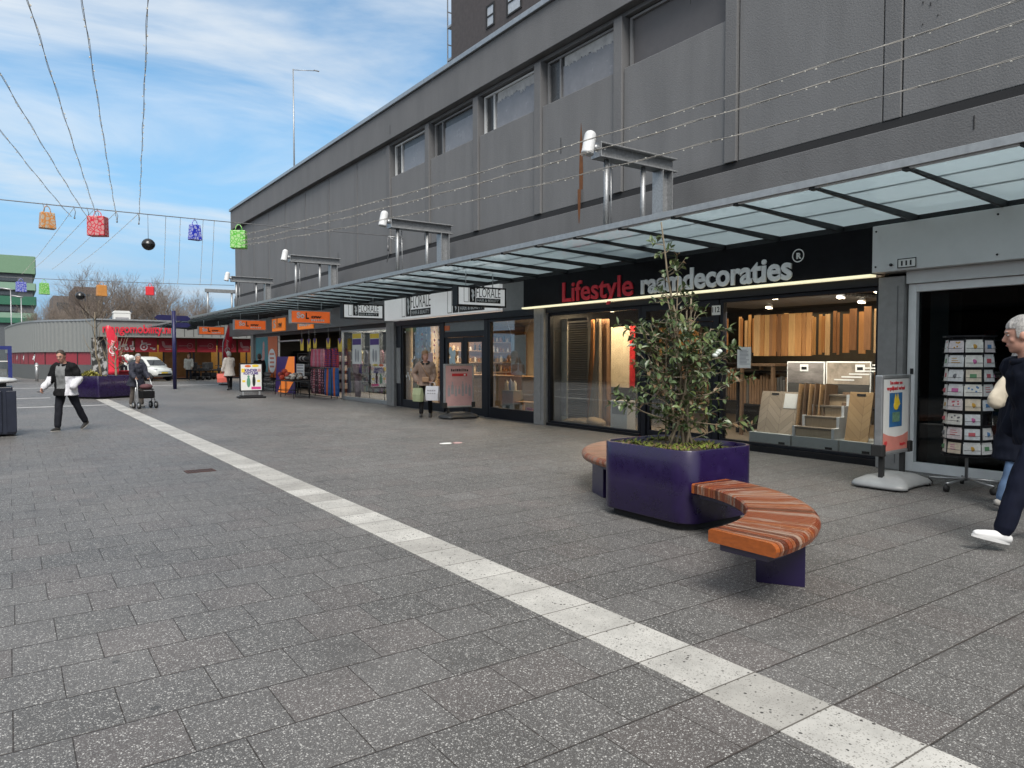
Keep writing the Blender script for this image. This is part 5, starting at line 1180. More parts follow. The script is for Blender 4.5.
# bamboo support canes
for dx, dy, h in ((.12, -.03, 1.5), (.2, .1, 1.4), (-.03, .15, 1.3)): br.tube([base+Vector((dx, dy, 0)), base+Vector((dx*1.05, dy, h))], .008, 6)
RTV = Vector((_c, -_s, 0)); FWH = Vector((_s, _c, 0))
for si, (pts, r0) in enumerate(stems):
    top = pts[-1].z-base.z
    nb = int(top*13)
    for k in range(nb):
        f = rr.uniform(.12, .99); i = min(int(f*9), 8); p = pts[i].lerp(pts[i+1], f*9-i); z = p.z-base.z
        a = rr.uniform(0, 6.283)
        reach = .50 if .3 < z < .85 else (.33 if z < 1.3 else (.24 if z < 1.8 else .14))
        if z < .18: reach = .26
        ln = reach*rr.uniform(.45, 1.2)
        d = Vector((math.cos(a), math.sin(a), rr.uniform(.0, .7)))
        b_ = grow(p, d, ln, .0055, 5, .16, .05, br); tips.append((b_, z))
        if rr.random() < .5 and ln > .2:
            q = b_[2]; d2 = (b_[3]-b_[2]).normalized()+Vector((rr.gauss(0, .6), rr.gauss(0, .6), rr.gauss(.1, .3))); b2 = grow(q, d2, ln*.6, .004, 4, .15, .05, br); tips.append((b2, z))
# a few long low boughs at the sides as in the photo
for rx, z, up in ((.62, .62, .25), (.55, .38, -.05), (-.55, .55, .1), (-.58, .40, .12), (-.5, .85, .25), (.48, .95, .25), (-.42, 1.2, .2), (.4, .2, .3)):
    d = RTV*(1 if rx > 0 else -1)+Vector((0, 0, up))+FWH*rr.uniform(-.4, .4); s0 = base+RTV*.1*(1 if rx > 0 else -1)+Vector((0, 0, z-.12)); b_ = grow(s0, d, abs(rx), .008, 6, .1, .02, br); tips.append((b_, z)); 
    for k in range(3): b2 = grow(b_[3+k], (b_[4]-b_[3]).normalized()+Vector((rr.gauss(0, .5), rr.gauss(0, .5), rr.gauss(.2, .3))), .2, .004, 4, .15, .05, br); tips.append((b2, z))
nl = 0
for b_, z in tips:
    L_ = len(b_)
    dens = 8 if z < 1.1 else 6
    for k in range(dens):
        f = 1-rr.random()**1.6*.75; i = min(int(f*(L_-1)), L_-2); p = b_[i].lerp(b_[i+1], min(1, f*(L_-1)-i)); ax = (b_[i+1]-b_[i]).normalized()
        a = rr.uniform(0, 6.28); o_ = ax.orthogonal().normalized(); o2 = ax.cross(o_); d = ax*rr.uniform(.1, .9)+(o_*math.cos(a)+o2*math.sin(a))*.9+Vector((0, 0, rr.uniform(-.35, .25)))
        lg.cur = rr.choices((0, 1, 2, 3), (42, 16, 10, 32))[0]
        leaf(lg, p, d, rr.uniform(.04, .105), rr.uniform(.022, .048), roll=rr.uniform(-.7, .7)); nl += 1
tr_.build('stem', barkm, sh); br.build('branches', barkm, sh); lg.build('leaves', leafm, sh, recalc=False)
fl = MB()
for k in range(3):
    p = base+RTV*(.27+.02*k)-FWH*.3+Vector((0, 0, .93+.02*k)); fl.sphere(p, (.03, .03, .022), 8, 6)
fl.build('blossom', mat('pale_blossom', (.6, .66, .62), .6), sh)

# curved benches
def worn_wood(name, c, bias):
    m, N, L, b = nodes(name)
    tc = N.new('ShaderNodeTexCoord'); sx_ = N.new('ShaderNodeSeparateXYZ'); L.new(tc.outputs['Object'], sx_.inputs[0])
    # grain runs along each slat, and every slat has its own
    an_ = math_node(N, L, 'MULTIPLY', math_node(N, L, 'ADD', math_node(N, L, 'ARCTAN2', sx_.outputs[1], sx_.outputs[0]), 10.), 56/R(87.5))
    r_ = math_node(N, L, 'SQRT', math_node(N, L, 'ADD', math_node(N, L, 'MULTIPLY', sx_.outputs[0], sx_.outputs[0]), math_node(N, L, 'MULTIPLY', sx_.outputs[1], sx_.outputs[1])))
    cb_ = N.new('ShaderNodeCombineXYZ'); L.new(math_node(N, L, 'MULTIPLY', r_, .42), cb_.inputs[0]); L.new(math_node(N, L, 'MULTIPLY', an_, .11), cb_.inputs[1]); L.new(math_node(N, L, 'MULTIPLY', sx_.outputs[2], .8), cb_.inputs[2]); P = cb_.outputs[0]
    n1 = N.new('ShaderNodeTexNoise'); n1.inputs['Scale'].default_value = 9; n1.inputs['Detail'].default_value = 7; n1.inputs['Roughness'].default_value = .7; L.new(P, n1.inputs[0])
    n2 = N.new('ShaderNodeTexNoise'); n2.inputs['Scale'].default_value = 60; n2.inputs['Detail'].default_value = 4; L.new(P, n2.inputs[0])
    col_ = mixc(N, L, n2.outputs[0], tuple(x*.55 for x in c), tuple(x*1.35 for x in c))
    w_ = N.new('ShaderNodeMapRange'); w_.inputs[1].default_value = bias; w_.inputs[2].default_value = bias+.14; w_.inputs[4].default_value = .8; L.new(n1.outputs[0], w_.inputs[0])
    pale = mixc(N, L, n2.outputs[0], (.20, .13, .095), (.38, .29, .23))
    L.new(mixc(N, L, w_.outputs[0], col_, pale), b.inputs['Base Color'])
    rg = N.new('ShaderNodeMapRange'); rg.inputs[3].default_value = .32; rg.inputs[4].default_value = .75; L.new(w_.outputs[0], rg.inputs[0]); L.new(rg.outputs[0], b.inputs['Roughness'])
    bp = N.new('ShaderNodeBump'); bp.inputs['Strength'].default_value = .25; bp.inputs['Distance'].default_value = .004; L.new(n2.outputs[0], bp.inputs['Height']); L.new(bp.outputs[0], b.inputs['Normal'])
    return m
woodslat = [worn_wood('bench_varnish', (.34, .085, .016), .72), worn_wood('bench_slat_red', (.22, .050, .018), .62), worn_wood('bench_slat_mid', (.30, .09, .03), .54), worn_wood('bench_slat_dark', (.10, .026, .012), .64), worn_wood('bench_slat_worn', (.28, .10, .045), .30), worn_wood('bench_slat_half', (.24, .07, .025), .46)]
def bench(name, label, cx, cy, a0, a1, legs, worn):
    t = thing(name, label, 'bench', (cx, cy, 0), group='curved wooden benches at the planter')
    Ri, Ro, z1, th = 1.25, 1.76, .465, .085
    n = 56; r2 = random.Random(int(a0)+3)
    st_ = MB()
    for k in range(n):
        b0 = R(a0+(a1-a0)*k/n); b1 = R(a0+(a1-a0)*(k+1)/n-.24)
        f = noise.noise((k*.55, worn*3.1, 0))+r2.uniform(-.25, .25)+worn*.25
        st_.cur = 0 if k in (0, n-1) else (4 if f > .30 else (5 if f > .08 else r2.choice((1, 2, 3, 1))))
        prof = [(Ri, z1-th), (Ri, z1-.012), (Ri+.012, z1)]+[(Ro-.05+.05*math.sin(q), z1-.05+.05*math.cos(q)) for q in [R(x) for x in (0, 22, 45, 68, 90)]]+[(Ro-.012, z1-th)]
        m_ = len(prof)
        vs = [(cx+r_*math.cos(b), cy+r_*math.sin(b), z) for b in (b0, b1) for r_, z in prof]
        st_.add(vs, [tuple(range(m_)), tuple(reversed(range(m_, 2*m_)))]+[(i, m_+i, m_+(i+1) % m_, (i+1) % m_) for i in range(m_)], False)
    st_.build('seat', woodslat, t)
    g = MB(); k = 24
    for r0, r1 in ((Ri+.07, Ro-.09),):
        P = [(cx+r_*math.cos(R(a)), cy+r_*math.sin(R(a)), z) for a in [a0+1.5+(a1-a0-3)*i/k for i in range(k+1)] for r_, z in ((r0, z1-th-.05), (r1, z1-th-.05), (r1, z1-th-.002), (r0, z1-th-.002))]
        g.add(P, [(i*4+j, i*4+(j+1) % 4, (i+1)*4+(j+1) % 4, (i+1)*4+j) for i in range(k) for j in range(4)]+[(0, 1, 2, 3), (k*4, k*4+1, k*4+2, k*4+3)])
    g.build('frame', navy_purple, t)
    for a in legs:
        M = Matrix.Translation((cx, cy, 0)) @ Matrix.Rotation(R(a), 4, 'Z')
        g = MB(); g.box(1.34, 1.66, -.185, .185, .0, z1-th-.052, M); g.box(1.332, 1.339, -.15, .15, .0, z1-th-.052, M); g.build('leg', navy_purple, t, bevel=.006)
    return t
navy_purple = mat('dark_purple_lacquer', (.012, .006, .045), .3, var=.12, coat=.3)
bench('curved_bench', 'curved slatted wooden bench sweeping towards the viewer from the planter', 3.75, 4.38, -89, -1.5, (-57,), 0)
bench('curved_bench', 'curved weathered bench end showing behind the planter', 7.11, 5.62, 91, 178.5, (158, 105), 1)

# ------------------------------------------------------------------ small things on the paving
dm = mat('rusty_grate', (.075, .035, .028), .7, metal=.3, var=.3)
p = G(200, 471)
t = thing('drain_grate', 'small rusty drain grate set in the paving', 'drain grate', (p.x, p.y, 0)); g = MB(); x0, x1, y0, y1 = p.x-.19, p.x+.19, p.y-.13, p.y+.13
frame_rects2 = [(x0, x1, y0, y0+.03), (x0, x1, y1-.03, y1), (x0, x0+.03, y0+.03, y1-.03), (x1-.03, x1, y0+.03, y1-.03)]
for q in frame_rects2: g.box(*q, -.02, .006)
for k in range(8): xx = x0+.042+k*.039; g.box(xx, xx+.02, y0+.03, y1-.03, -.02, .005)
g.build('bars', dm, t); g = MB(); g.box(x0+.03, x1-.03, y0+.03, y1-.03, -.01, .0025); g.build('dark_opening', dark_gap, t)
for px, py, m_, lab, rx in ((447, 443.5, white, 'flat white scrap of paper lying on the paving before the shops', .16), (456.5, 443, pink_print, 'flat pink scrap of paper lying beside the white scrap', .12)):
    p = G(px, py); g = MB(); g.add([(p.x+rx*math.cos(a), p.y+.1*math.sin(a), .005) for a in [k*.785 for k in range(8)]], [tuple(range(8))]); g.add([(p.x+rx*math.cos(a), p.y+.1*math.sin(a), .002) for a in [k*.785 for k in range(8)]], [tuple(reversed(range(8)))]); tag(g.build('paper_scrap', m_, loc=(p.x, p.y, 0)), lab, 'litter')
# litter bin at the left edge
bx = G(0, 437); bx1 = .10
t = thing('litter_bin', 'dark ribbed litter bin with a pale rounded lid at the left edge', 'litter bin', (-.2, 17.9, 0))
g = MB(); z1 = 1.0; x0, x1, y0, y1 = -.62, .10, 17.65, 18.35
P = [(x0, x1, y0, y1, 0.04), (x0-.02, x1-.05, y0+.02, y1-.02, z1)]
g.add([(a, b_, z) for (xa, xb, ya, yb, z) in P for a, b_ in ((xa, ya), (xb, ya), (xb, yb), (xa, yb))], [(0, 1, 2, 3), (4, 5, 6, 7), (0, 1, 5, 4), (1, 2, 6, 5), (2, 3, 7, 6), (3, 0, 4, 7)]); g.build('body', mat('bin_navy', (.012, .015, .028), .35, var=.2), t, bevel=.02)
g = MB()
for k in range(3): xx = x0+.08+k*.24; g.box(xx, xx+.17, y0-.022, y0+.02, .08, .92)
g.build('rib_panel', MATS['bin_navy'], t, bevel=.01)
g = MB(); g.box(-.45, -.05, 17.8, 18.2, z1, z1+.07); g.build('neck', dark_steel, t)
g = MB(); g.lathe([(.30, 0), (.40, .02), (.42, .05), (.36, .09), (.15, .12), (.01, .125)], (-.26, 18.0, z1+.07), 24); g.build('lid', mat('bin_lid', (.50, .51, .51), .4), t)
# finger post
p = G(175, 389)
t = thing('finger_post', 'navy finger post with three direction arms before the red shop', 'signpost', (p.x, p.y, 0))
g = MB(); g.tube([(p.x, p.y, 0), (p.x, p.y, 3.9)], .09, 12); g.build('post', navy_paint, t)
for dx0, dx1, z0, z1, dy in ((-.72, -.1, 3.42, 3.68, .05), (.1, .62, 3.40, 3.66, -.05), (.1, .62, 3.08, 3.32, -.05)):
    g = MB(); tipx = dx0-.15 if dx0 < 0 else dx1+.15
    pts = [(dx0, z0), (dx1, z0), (dx1, z1), (dx0, z1)] if dx0 < 0 else [(dx0, z0), (dx1, z0), (tipx, (z0+z1)/2), (dx1, z1), (dx0, z1)]
    if dx0 < 0: pts = [(dx0, z0), (tipx, (z0+z1)/2), (dx0, z1), (dx1, z1), (dx1, z0)]
    g.prism(pts, lambda a, b, c: (p.x+a, p.y+c, b), dy-.02, dy+.02); g.build('direction_arm', navy_paint, t)
# red feather flags
def flag(px, pyb, pyt, pw, Y, label, lean):
    a = FY(px, pyb, Y); z1 = FY(px, pyt, Y).z; w_ = pw/720*Y*1.15
    t = thing('feather_flag', label, 'flag', (a.x, Y, 0), group='red feather flags')
    g = MB(); g.tube([(a.x-w_*.5, Y, 0), (a.x-w_*.5+lean*.2, Y, z1*.7), (a.x-w_*.3+lean, Y, z1)], .025, 6); g.build('pole', alu, t)
    n = 14; vs = []
    for i in range(n+1):
        f = i/n; z = .55+(z1-.6)*f; x0 = a.x-w_*.5+lean*f*f; ww = w_*(1 if f < .75 else max(.25, 1-(f-.75)*2.6))
        vs += [(x0, Y+.03*math.sin(5*f), z), (x0+ww*.5, Y+.05+.05*math.sin(5*f), z), (x0+ww, Y+.03*math.sin(5*f+.6), z)]
    g = MB(); g.add(vs, [(i*3+j, i*3+j+1, (i+1)*3+j+1, (i+1)*3+j) for i in range(n) for j in range(2)], True); o = g.build('cloth', red_fab, t); md = o.modifiers.new('s', 'SOLIDIFY'); md.thickness = .01
    g = MB(); k = 20; zc_ = .55+(z1-.6)*.5; xc_ = a.x+lean*.25
    for i in range(k-3):
        q0, q1 = 2*math.pi*i/k, 2*math.pi*(i+1)/k; g.quad(*[(xc_+r_*math.cos(q), Y-.06, zc_+r_*math.sin(q)*1.1) for r_, q in ((w_*.28, q0), (w_*.28, q1), (w_*.36, q1), (w_*.36, q0))])
    g.build('ring_mark', white, t)
    lettering('mobility', w_*.45, white, t, (xc_+w_*.1, Y-.06, zc_-.35), (0, 0, 1), (-1, 0, 0), width=.95, ext=.001)
    g = MB(); g.box(a.x-.35, a.x+.15, Y-.25, Y+.25, 0, .07); g.build('base', dark_steel, t)
flag(113.5, 376, 325, 7.5, 50, 'red feather flag rising behind the far purple planter', -.05)
flag(226, 376, 324, 6, 43, 'slim red feather flag beside the woman in white', .35)
# ------------------------------------------------------------------ the far end of the street
YR = 56.0
RS = thing('red_shop', 'low grey shop with red fascia lettering at the end of the street', 'shop building', (11, YR, 0))
corr = mat('corrugated_grey', (.21, .22, .215), .5, var=.06); corr_d = mat('grey_cladding', (.20, .205, .20), .5, var=.05)
X0, X1 = 4.95, 21.0
g = MB(); g.box(X0, X1, YR+.1, YR+.3, 3.0, 4.1); g.box(X0, X1, YR-.9, YR+.099, 2.96, 3.02)
g.build('fascia', corr_d, RS)
g = MB(); x = 10.4
while x < 15.5: g.box(x, x+.03, YR+.075, YR+.099, 3.0, 4.08); x += .62
g.build('panel_seam', dark_gap, RS)
g = MB(); g.box(X0-.1, X1, YR-.02, YR+.5, 4.1, 4.2); g.build('roof_edge', zinc, RS)
g = MB(); g.box(X0, X1, YR+.5, YR+20, 4.0, 4.09); g.build('roof', MATS['bitumen'], RS)
g = MB(); g.box(X0, X1, YR+8, YR+8.2, 0, 4); g.box(X1-.2, X1, YR+.31, YR+8, 0, 4.0); g.box(X0, X0+.2, YR+.31, YR+8, 0, 4.0); g.build('interior_wall', mat('red_shop_wall', (.16, .10, .06), .7, var=.4, vscale=.8), RS)
g = MB(); g.box(X0+.2, X1-.2, YR, YR+8, -.02, .02); g.build('interior_floor', mat('red_shop_floor', (.10, .04, .035), .4), RS)
g = MB(); g.box(X0+.2, X1-.2, YR+.31, YR+8, 3.3, 3.36); g.build('ceiling', ceil_dark, RS)
p = FY(102.5, 332.6, YR); q = FY(170.5, 330, YR)
lettering('mangomobility.nl', .82, mat('sign_bright_red', (.62, .02, .045), .4, var=.03), RS, (p.x, YR-.02, p.z+.02), *FRONT, width=q.x-p.x, bold=.016, ext=.03)
posts = [5.0, 6.75, 9.0, 10.75, 11.0, 12.7, 14.7, 16.6, 18.5]
g = MB()
for x in posts: g.box(x-.05, x+.05, YR-.02, YR+.08, 0, 2.95)
g.box(X0, X1, YR-.02, YR+.08, 0, .1); g.build('mullion', frame_m, RS)
for i, (a, b_) in enumerate(zip(posts[:-1], posts[1:])):
    if b_-a > .4: pane(RS, a, b_, .1, 2.95, glass, YR) if False else None
pg = MB(); pg.box(X0, X1, YR+.03, YR+.036, .1, 2.95); pg.build('window_pane', glass, RS)
red_dark = mat('red_banner', (.30, .012, .025), .6, var=.1)
icol = mat('pale_icon', (.62, .50, .50), .5)
def ring(g, cx, cz, r0, r1, y, n=16, a0=0, a1=360):
    for i in range(n):
        q0, q1 = R(a0+(a1-a0)*i/n), R(a0+(a1-a0)*(i+1)/n); g.quad(*[(cx+r_*math.cos(q), y, cz+r_*math.sin(q)) for r_, q in ((r0, q0), (r0, q1), (r1, q1), (r1, q0))])
for i, (a, b_, ic) in enumerate([(117.8, 133, 'scooter'), (135, 157, 'wheelchair'), (158.5, 174.5, 'chair'), (177, 195, 'ring'), (197, 216, 'ring'), (218, 236, 'ring'), (238, 250, 'bed')]):
    xa, xb = FY(a, 345, YR).x, FY(b_, 345, YR).x; zb_, zt = 1.95, 2.9; yb = YR-.06
    g = MB(); g.box(xa, xb, yb, yb+.03, zb_, zt); bn = g.build('banner_panel', red_dark, RS)
    cx = (xa+xb)/2; g = MB(); y = yb-.012
    if ic == 'scooter':
        ring(g, cx-.42, 2.2, .05, .14, y); ring(g, cx+.05, 2.2, .05, .14, y); ring(g, cx+.42, 2.2, .05, .14, y)
        for q in ((-.45, .1, 2.28, 2.4), (-.42, -.3, 2.4, 2.68), (-.2, .1, 2.4, 2.5), (.25, .5, 2.28, 2.42), (.4, .5, 2.4, 2.7)): g.quad((cx+q[0], y, q[2]), (cx+q[1], y, q[2]), (cx+q[1], y, q[3]), (cx+q[0], y, q[3]))
    elif ic == 'wheelchair':
        ring(g, cx-.15, 2.3, .17, .25, y); ring(g, cx-.15, 2.3, .0, .07, y); ring(g, cx+.48, 2.18, .0, .1, y)
        for q in ((-.15, .3, 2.45, 2.52), (.25, .55, 2.2, 2.27), (-.3, -.22, 2.5, 2.75), (-.3, .05, 2.55, 2.6)): g.quad((cx+q[0], y, q[2]), (cx+q[1], y, q[2]), (cx+q[1], y, q[3]), (cx+q[0], y, q[3]))
    elif ic in ('chair', 'bed'):
        g.add([(cx-.32, y, 2.7), (cx-.18, y, 2.72), (cx-.08, y, 2.42), (cx+.28, y, 2.42), (cx+.42, y, 2.25), (cx+.2, y, 2.22), (cx-.15, y, 2.25), (cx-.28, y, 2.4)], [tuple(range(8))]); g.quad((cx-.1, y, 2.1), (cx+.3, y, 2.1), (cx+.3, y, 2.17), (cx-.1, y, 2.17))
    else:
        ring(g, cx+.25, 2.4, .17, .2, y, 20); g.quad((cx-.5, y, 2.38), (cx+.3, y, 2.38), (cx+.3, y, 2.42), (cx-.5, y, 2.42))
    g.build('icon', icol if ic in ('scooter', 'wheelchair') else mat('dim_icon', (.42, .2, .2), .5), bn)
arealight('red_shop_light', (9, YR+4, 3.2), 6, 4, 45, (1, .75, .45)); arealight('red_shop_light', (15, YR+3, 3.2), 5, 4, 35, (1, .72, .42))
# lit yellow display panels inside
for x, w_, lab in ((13.0, .8, 'lit yellow display panel behind the person in the pale coat'), (8.6, 1.0, 'lit orange display panel behind the white car'), (15.2, .9, 'lit yellow display panel behind the mobility scooters')):
    g = MB(); g.box(x, x+w_, YR+3.6, YR+3.7, .1, 2.5); tag(g.build('display_stand', mat('warm_panel', (.75, .48, .14), .6), loc=(x, YR+3.6, 0)), lab, 'display panel')
# black and white picture panel next to the red flag
m, N, L, b = nodes('black_white_picture')
tc = N.new('ShaderNodeTexCoord'); nz = N.new('ShaderNodeTexNoise'); nz.inputs['Scale'].default_value = 2.2; nz.inputs['Detail'].default_value = 6; L.new(tc.outputs['Object'], nz.inputs[0]); rp = N.new('ShaderNodeValToRGB'); rp.color_ramp.elements[0].position = .5; rp.color_ramp.elements[1].position = .58; rp.color_ramp.elements[0].color = (.03, .03, .03, 1); rp.color_ramp.elements[1].color = (.4, .4, .4, 1); L.new(nz.outputs[0], rp.inputs[0]); L.new(rp.outputs[0], b.inputs['Base Color'])
xa, xb = FY(91.5, 350, YR-.1).x, FY(108, 350, YR-.1).x
g = MB(); g.box(xa, xb, YR-.12, YR-.06, .1, 2.9); tag(g.build('picture_panel', m, loc=((xa+xb)/2, YR-.1, 0)), 'tall black and white picture panel left of the red flag', 'picture panel')
# rooftop unit
p = FY(121.5, 320, YR+3); g = MB(); s_ = thing('rooftop_unit', 'white air handling unit on the roof above the red lettering', 'rooftop unit', (p.x, YR+3, 4.1))
g.box(p.x-.55, p.x+.55, YR+2.6, YR+3.4, 4.1, 4.75); g.build('casing', white_board, s_, bevel=.04); g = MB(); g.box(p.x-.42, p.x+.42, YR+2.58, YR+2.597, 4.2, 4.45); g.build('grille', grey_print, s_)
g = MB(); g.prism([(p.x-.6, 4.752), (p.x+.6, 4.752), (p.x+.45, 4.92), (p.x-.45, 4.92)], lambda a, b, c: (a, c, b), YR+2.58, YR+3.42); g.build('lid', white_board, s_)

# curved corrugated building
CB = thing('curved_building', 'low curved building clad in grey ribbed metal with a red strip', 'building', (2, 62, 0))
ctrl = [(5.0, 56.05), (4.72, 57.2), (3.95, 58.7), (2.7, 60.3), (1.6, 62.5), (.85, 66.5), (.30, 72.5), (-.1, 79)]
def spline(P, n):
    out = []
    for i in range(len(P)-1):
        p0, p1, p2, p3 = [Vector(P[max(0, min(len(P)-1, j))]) for j in (i-1, i, i+1, i+2)]
        for k in range(n):
            t = k/n; out.append(.5*((2*p1)+(p2-p0)*t+(2*p0-5*p1+4*p2-p3)*t*t+(3*p1-p0-3*p2+p3)*t**3))
    out.append(Vector(P[-1])); return out
path = spline(ctrl, 24)
# resample evenly
dist = [0]
for a, b_ in zip(path[:-1], path[1:]): dist.append(dist[-1]+(b_-a).length)
def at(s_):
    s_ = max(0, min(dist[-1]-1e-4, s_)); i = max(j for j in range(len(dist)-1) if dist[j] <= s_); f = (s_-dist[i])/(dist[i+1]-dist[i]); p = path[i].lerp(path[i+1], f); t = (path[i+1]-path[i]).normalized(); return p, Vector((-t.y, t.x))*-1 if False else Vector((t.y, -t.x))*-1
def ribbon(g, s0, s1, z0, z1, off, step=.25, corr_=None):
    s_ = s0; prev = None; k = 0
    while s_ <= s1+1e-6:
        p, n = at(s_); o_ = off+(corr_ if corr_ and k % 4 in (2, 3) else 0); q = p+n*o_; cur = [(q.x, q.y, z0), (q.x, q.y, z1)]
        if prev: g.quad(prev[0], cur[0], cur[1], prev[1])
        prev = cur; k += 1; s_ += step
LEN = dist[-1]
_, n0 = at(5.); out = 1 if n0.dot(Vector((0, 0))-Vector(at(5.)[0])) > 0 else -1
g = MB(); ribbon(g, 0, LEN, 1.95, 4.12, .1*out, .10, .045*out); g.build('ribbed_cladding', corr, CB, recalc=False)
g = MB(); ribbon(g, 0, LEN, 0, 1.06, .08*out, .3); g.build('plinth', mat('dark_grey_plinth', (.10, .105, .105), .6, var=.12), CB, recalc=False)
g = MB(); ribbon(g, 0, 1.2, 1.06, 1.96, .09*out, .3); g.build('wall', corr_d, CB, recalc=False)
g = MB(); ribbon(g, 1.2, LEN, 1.06, 1.96, .02*out, .3); g.build('red_strip', mat('dull_red_panel', (.26, .03, .045), .5, var=.06), CB, recalc=False)
g = MB(); ribbon(g, 0, LEN, 4.1, 4.22, .17*out, .3); g.build('roof_edge', zinc, CB, recalc=False)
g = MB()
for k in range(11):
    p, n = at(1.3+k*1.55); q = p+n*(.035*out); tdir = Vector((-n.y, n.x)); g.add([(q.x+tdir.x*e, q.y+tdir.y*e, z) for e, z in ((-.05, 1.06), (.05, 1.06), (.05, 1.96), (-.05, 1.96))], [(0, 1, 2, 3)])
g.build('panel_joint', dark_gap, CB, recalc=False)
g = MB()
for s_ in (4.2, 7.6, 10.6, 14):
    p, n = at(s_); q = p+n*(.045*out); td = Vector((-n.y, n.x))
    for (a, b_, za, zb_) in ((-.3, .1, 1.42, 1.5), (-.12, .22, 1.5, 1.68), (.05, .12, 1.3, 1.42), (.18, .26, 1.62, 1.8)): g.add([(q.x+td.x*e, q.y+td.y*e, z) for e, z in ((a, za), (b_, za), (b_, zb_), (a, zb_))], [(0, 1, 2, 3)])
g.build('white_mark', white, CB, recalc=False)
p, n = at(.8); g = MB(); q = p+n*(.12*out); td = Vector((-n.y, n.x)); g.add([(q.x+td.x*e, q.y+td.y*e, z) for e, z in ((-.22, .62), (.22, .62), (.22, .95), (-.22, .95))], [(0, 1, 2, 3)]); g.build('small_plate', white_board, CB, recalc=False)
g = MB(); top = [at(LEN*i/30)[0] for i in range(31)]; g.add([(p.x, p.y, 4.1) for p in top]+[(12, 79, 4.1), (12, 57, 4.1)], [tuple(range(33))]); g.build('roof', MATS['bitumen'], CB)

# green office building
GBY = 118.
GB = thing('green_office', 'tall pale green banded office building at the far left', 'building', (-8, GBY, 0))
xr = FY(33, 300, GBY).x; zt = FY(33, 262, GBY).z
def gz(py): return FY(20, py, GBY).z
g = MB(); g.box(-40, xr, GBY, GBY+20, 0, gz(257)); g.build('core', mat('office_core', (.09, .10, .11), .5), GB)
gm = [mat('pale_green_panel', (.15, .26, .165), .5, var=.05), mat('mid_green_panel', (.03, .13, .08), .4, var=.06), mat('light_green_panel', (.20, .32, .24), .4, var=.05)]
for k, (a, b_, mi_) in enumerate([(256, 273.5, 0), (283, 290, 2), (296.5, 305, 1), (313, 318, 2), (318, 323, 1)]):
    g = MB(); g.box(-40, xr+.3, GBY-.4, GBY-.02, gz(b_), gz(a)); g.box(xr+.02, xr+.4, GBY-.02, GBY+20, gz(b_), gz(a)); g.build('green_band', gm[mi_], GB)
wm_ = mat('office_window', (.05, .06, .07), .2, var=.3)
for a, b_ in ((276.5, 281.5), (292, 295.5), (307, 311.5)):
    for xx in range(5): g = MB(); g.box(xr-5.2-xx*7, xr-.8-xx*7-1, GBY-.15, GBY-.01, gz(b_), gz(a)); g.build('window', wm_, GB)
# background blocks behind the bare trees
for (pa, pb, pt, D, c_, lab) in ((75, 103, 287, 150, (.12, .09, .085), 'dark brown block of flats behind the bare trees'), (53, 76, 296, 165, (.14, .125, .12), 'grey brown block lower and left of the dark brown block')):
    xa, xb = FY(pa, 300, D).x, FY(pb, 300, D).x; t = thing('apartment_block', lab, 'building', ((xa+xb)/2, D, 0)); zt = FY((pa+pb)/2, pt, D).z; c_m = mat('block_%d' % pa, c_, .8, var=.12)
    g = MB(); g.box(xa, xb, D, D+15, 0, zt); g.build('wall', c_m, t); g = MB()
    for k in range(4): g.box(xa+.6, xb-.6, D-.03, D-.005, zt-2.6-k*3, zt-1.3-k*3)
    g.build('window_row', wm_, t)
# street lamps, bollard, shelter
for px, pt, D, lab in ((10.5, 289.5, 84, 'taller grey street lamp before the green office'), (21, 297, 88, 'shorter grey street lamp before the green office')):
    p = FY(px, pt, D); t = thing('street_lamp', lab, 'street lamp', (p.x, D, 0), group='street lamps before the green office'); g = MB(); g.tube([(p.x, D, 0), (p.x, D, p.z)], [.06, .045], 8); g.build('pole', galv, t); g = MB(); g.tube([(p.x-.8, D, p.z+.1), (p.x, D, p.z), (p.x+.2, D, p.z-.02)], [.09, .07, .045], 8); g.build('lamp_head', galv, t)
p = G(37, 381.5); t = thing('bollard', 'pale grey bollard standing before the curved building', 'bollard', (p.x, p.y, 0)); g = MB(); g.tube([(p.x, p.y, 0), (p.x, p.y, 1.15)], .09, 10); g.lathe([(.09, 0), (.085, .04), (.01, .07)], (p.x, p.y, 1.15), 10); g.build('post', alu, t); g = MB(); g.tube([(p.x, p.y, .95), (p.x, p.y, 1.05)], .095, 10); g.build('band', white_board, t)
D = 56; t = thing('glass_shelter', 'blue framed glass shelter at the far left edge', 'shelter', (-1, D, 0)); xr = FY(12, 360, D).x; zt = FY(8, 346, D).z
bf = mat('blue_frame', (.02, .03, .16), .4)
g = MB(); g.box(xr-3.2, xr, D-.1, D+1.6, zt-.22, zt); g.box(xr-.22, xr, D-.1, D+.1, 0, zt-.221); g.box(xr-3.2, xr-3.0, D-.1, D+.1, 0, zt-.221); g.build('frame', bf, t)
g = MB(); g.box(xr-3.0, xr-.221, D-.02, D, .25, zt-.25); g.build('glass_wall', glass, t)
g = MB()
for xx in (-.75, -1.4, -2.1): g.box(xr+xx, xr+xx+.06, D-.06, D-.03, .1, zt-.25)
g.box(xr-3, xr-.23, D-.06, D-.03, 1.3, 1.36); g.build('glazing_bar', white_board, t)

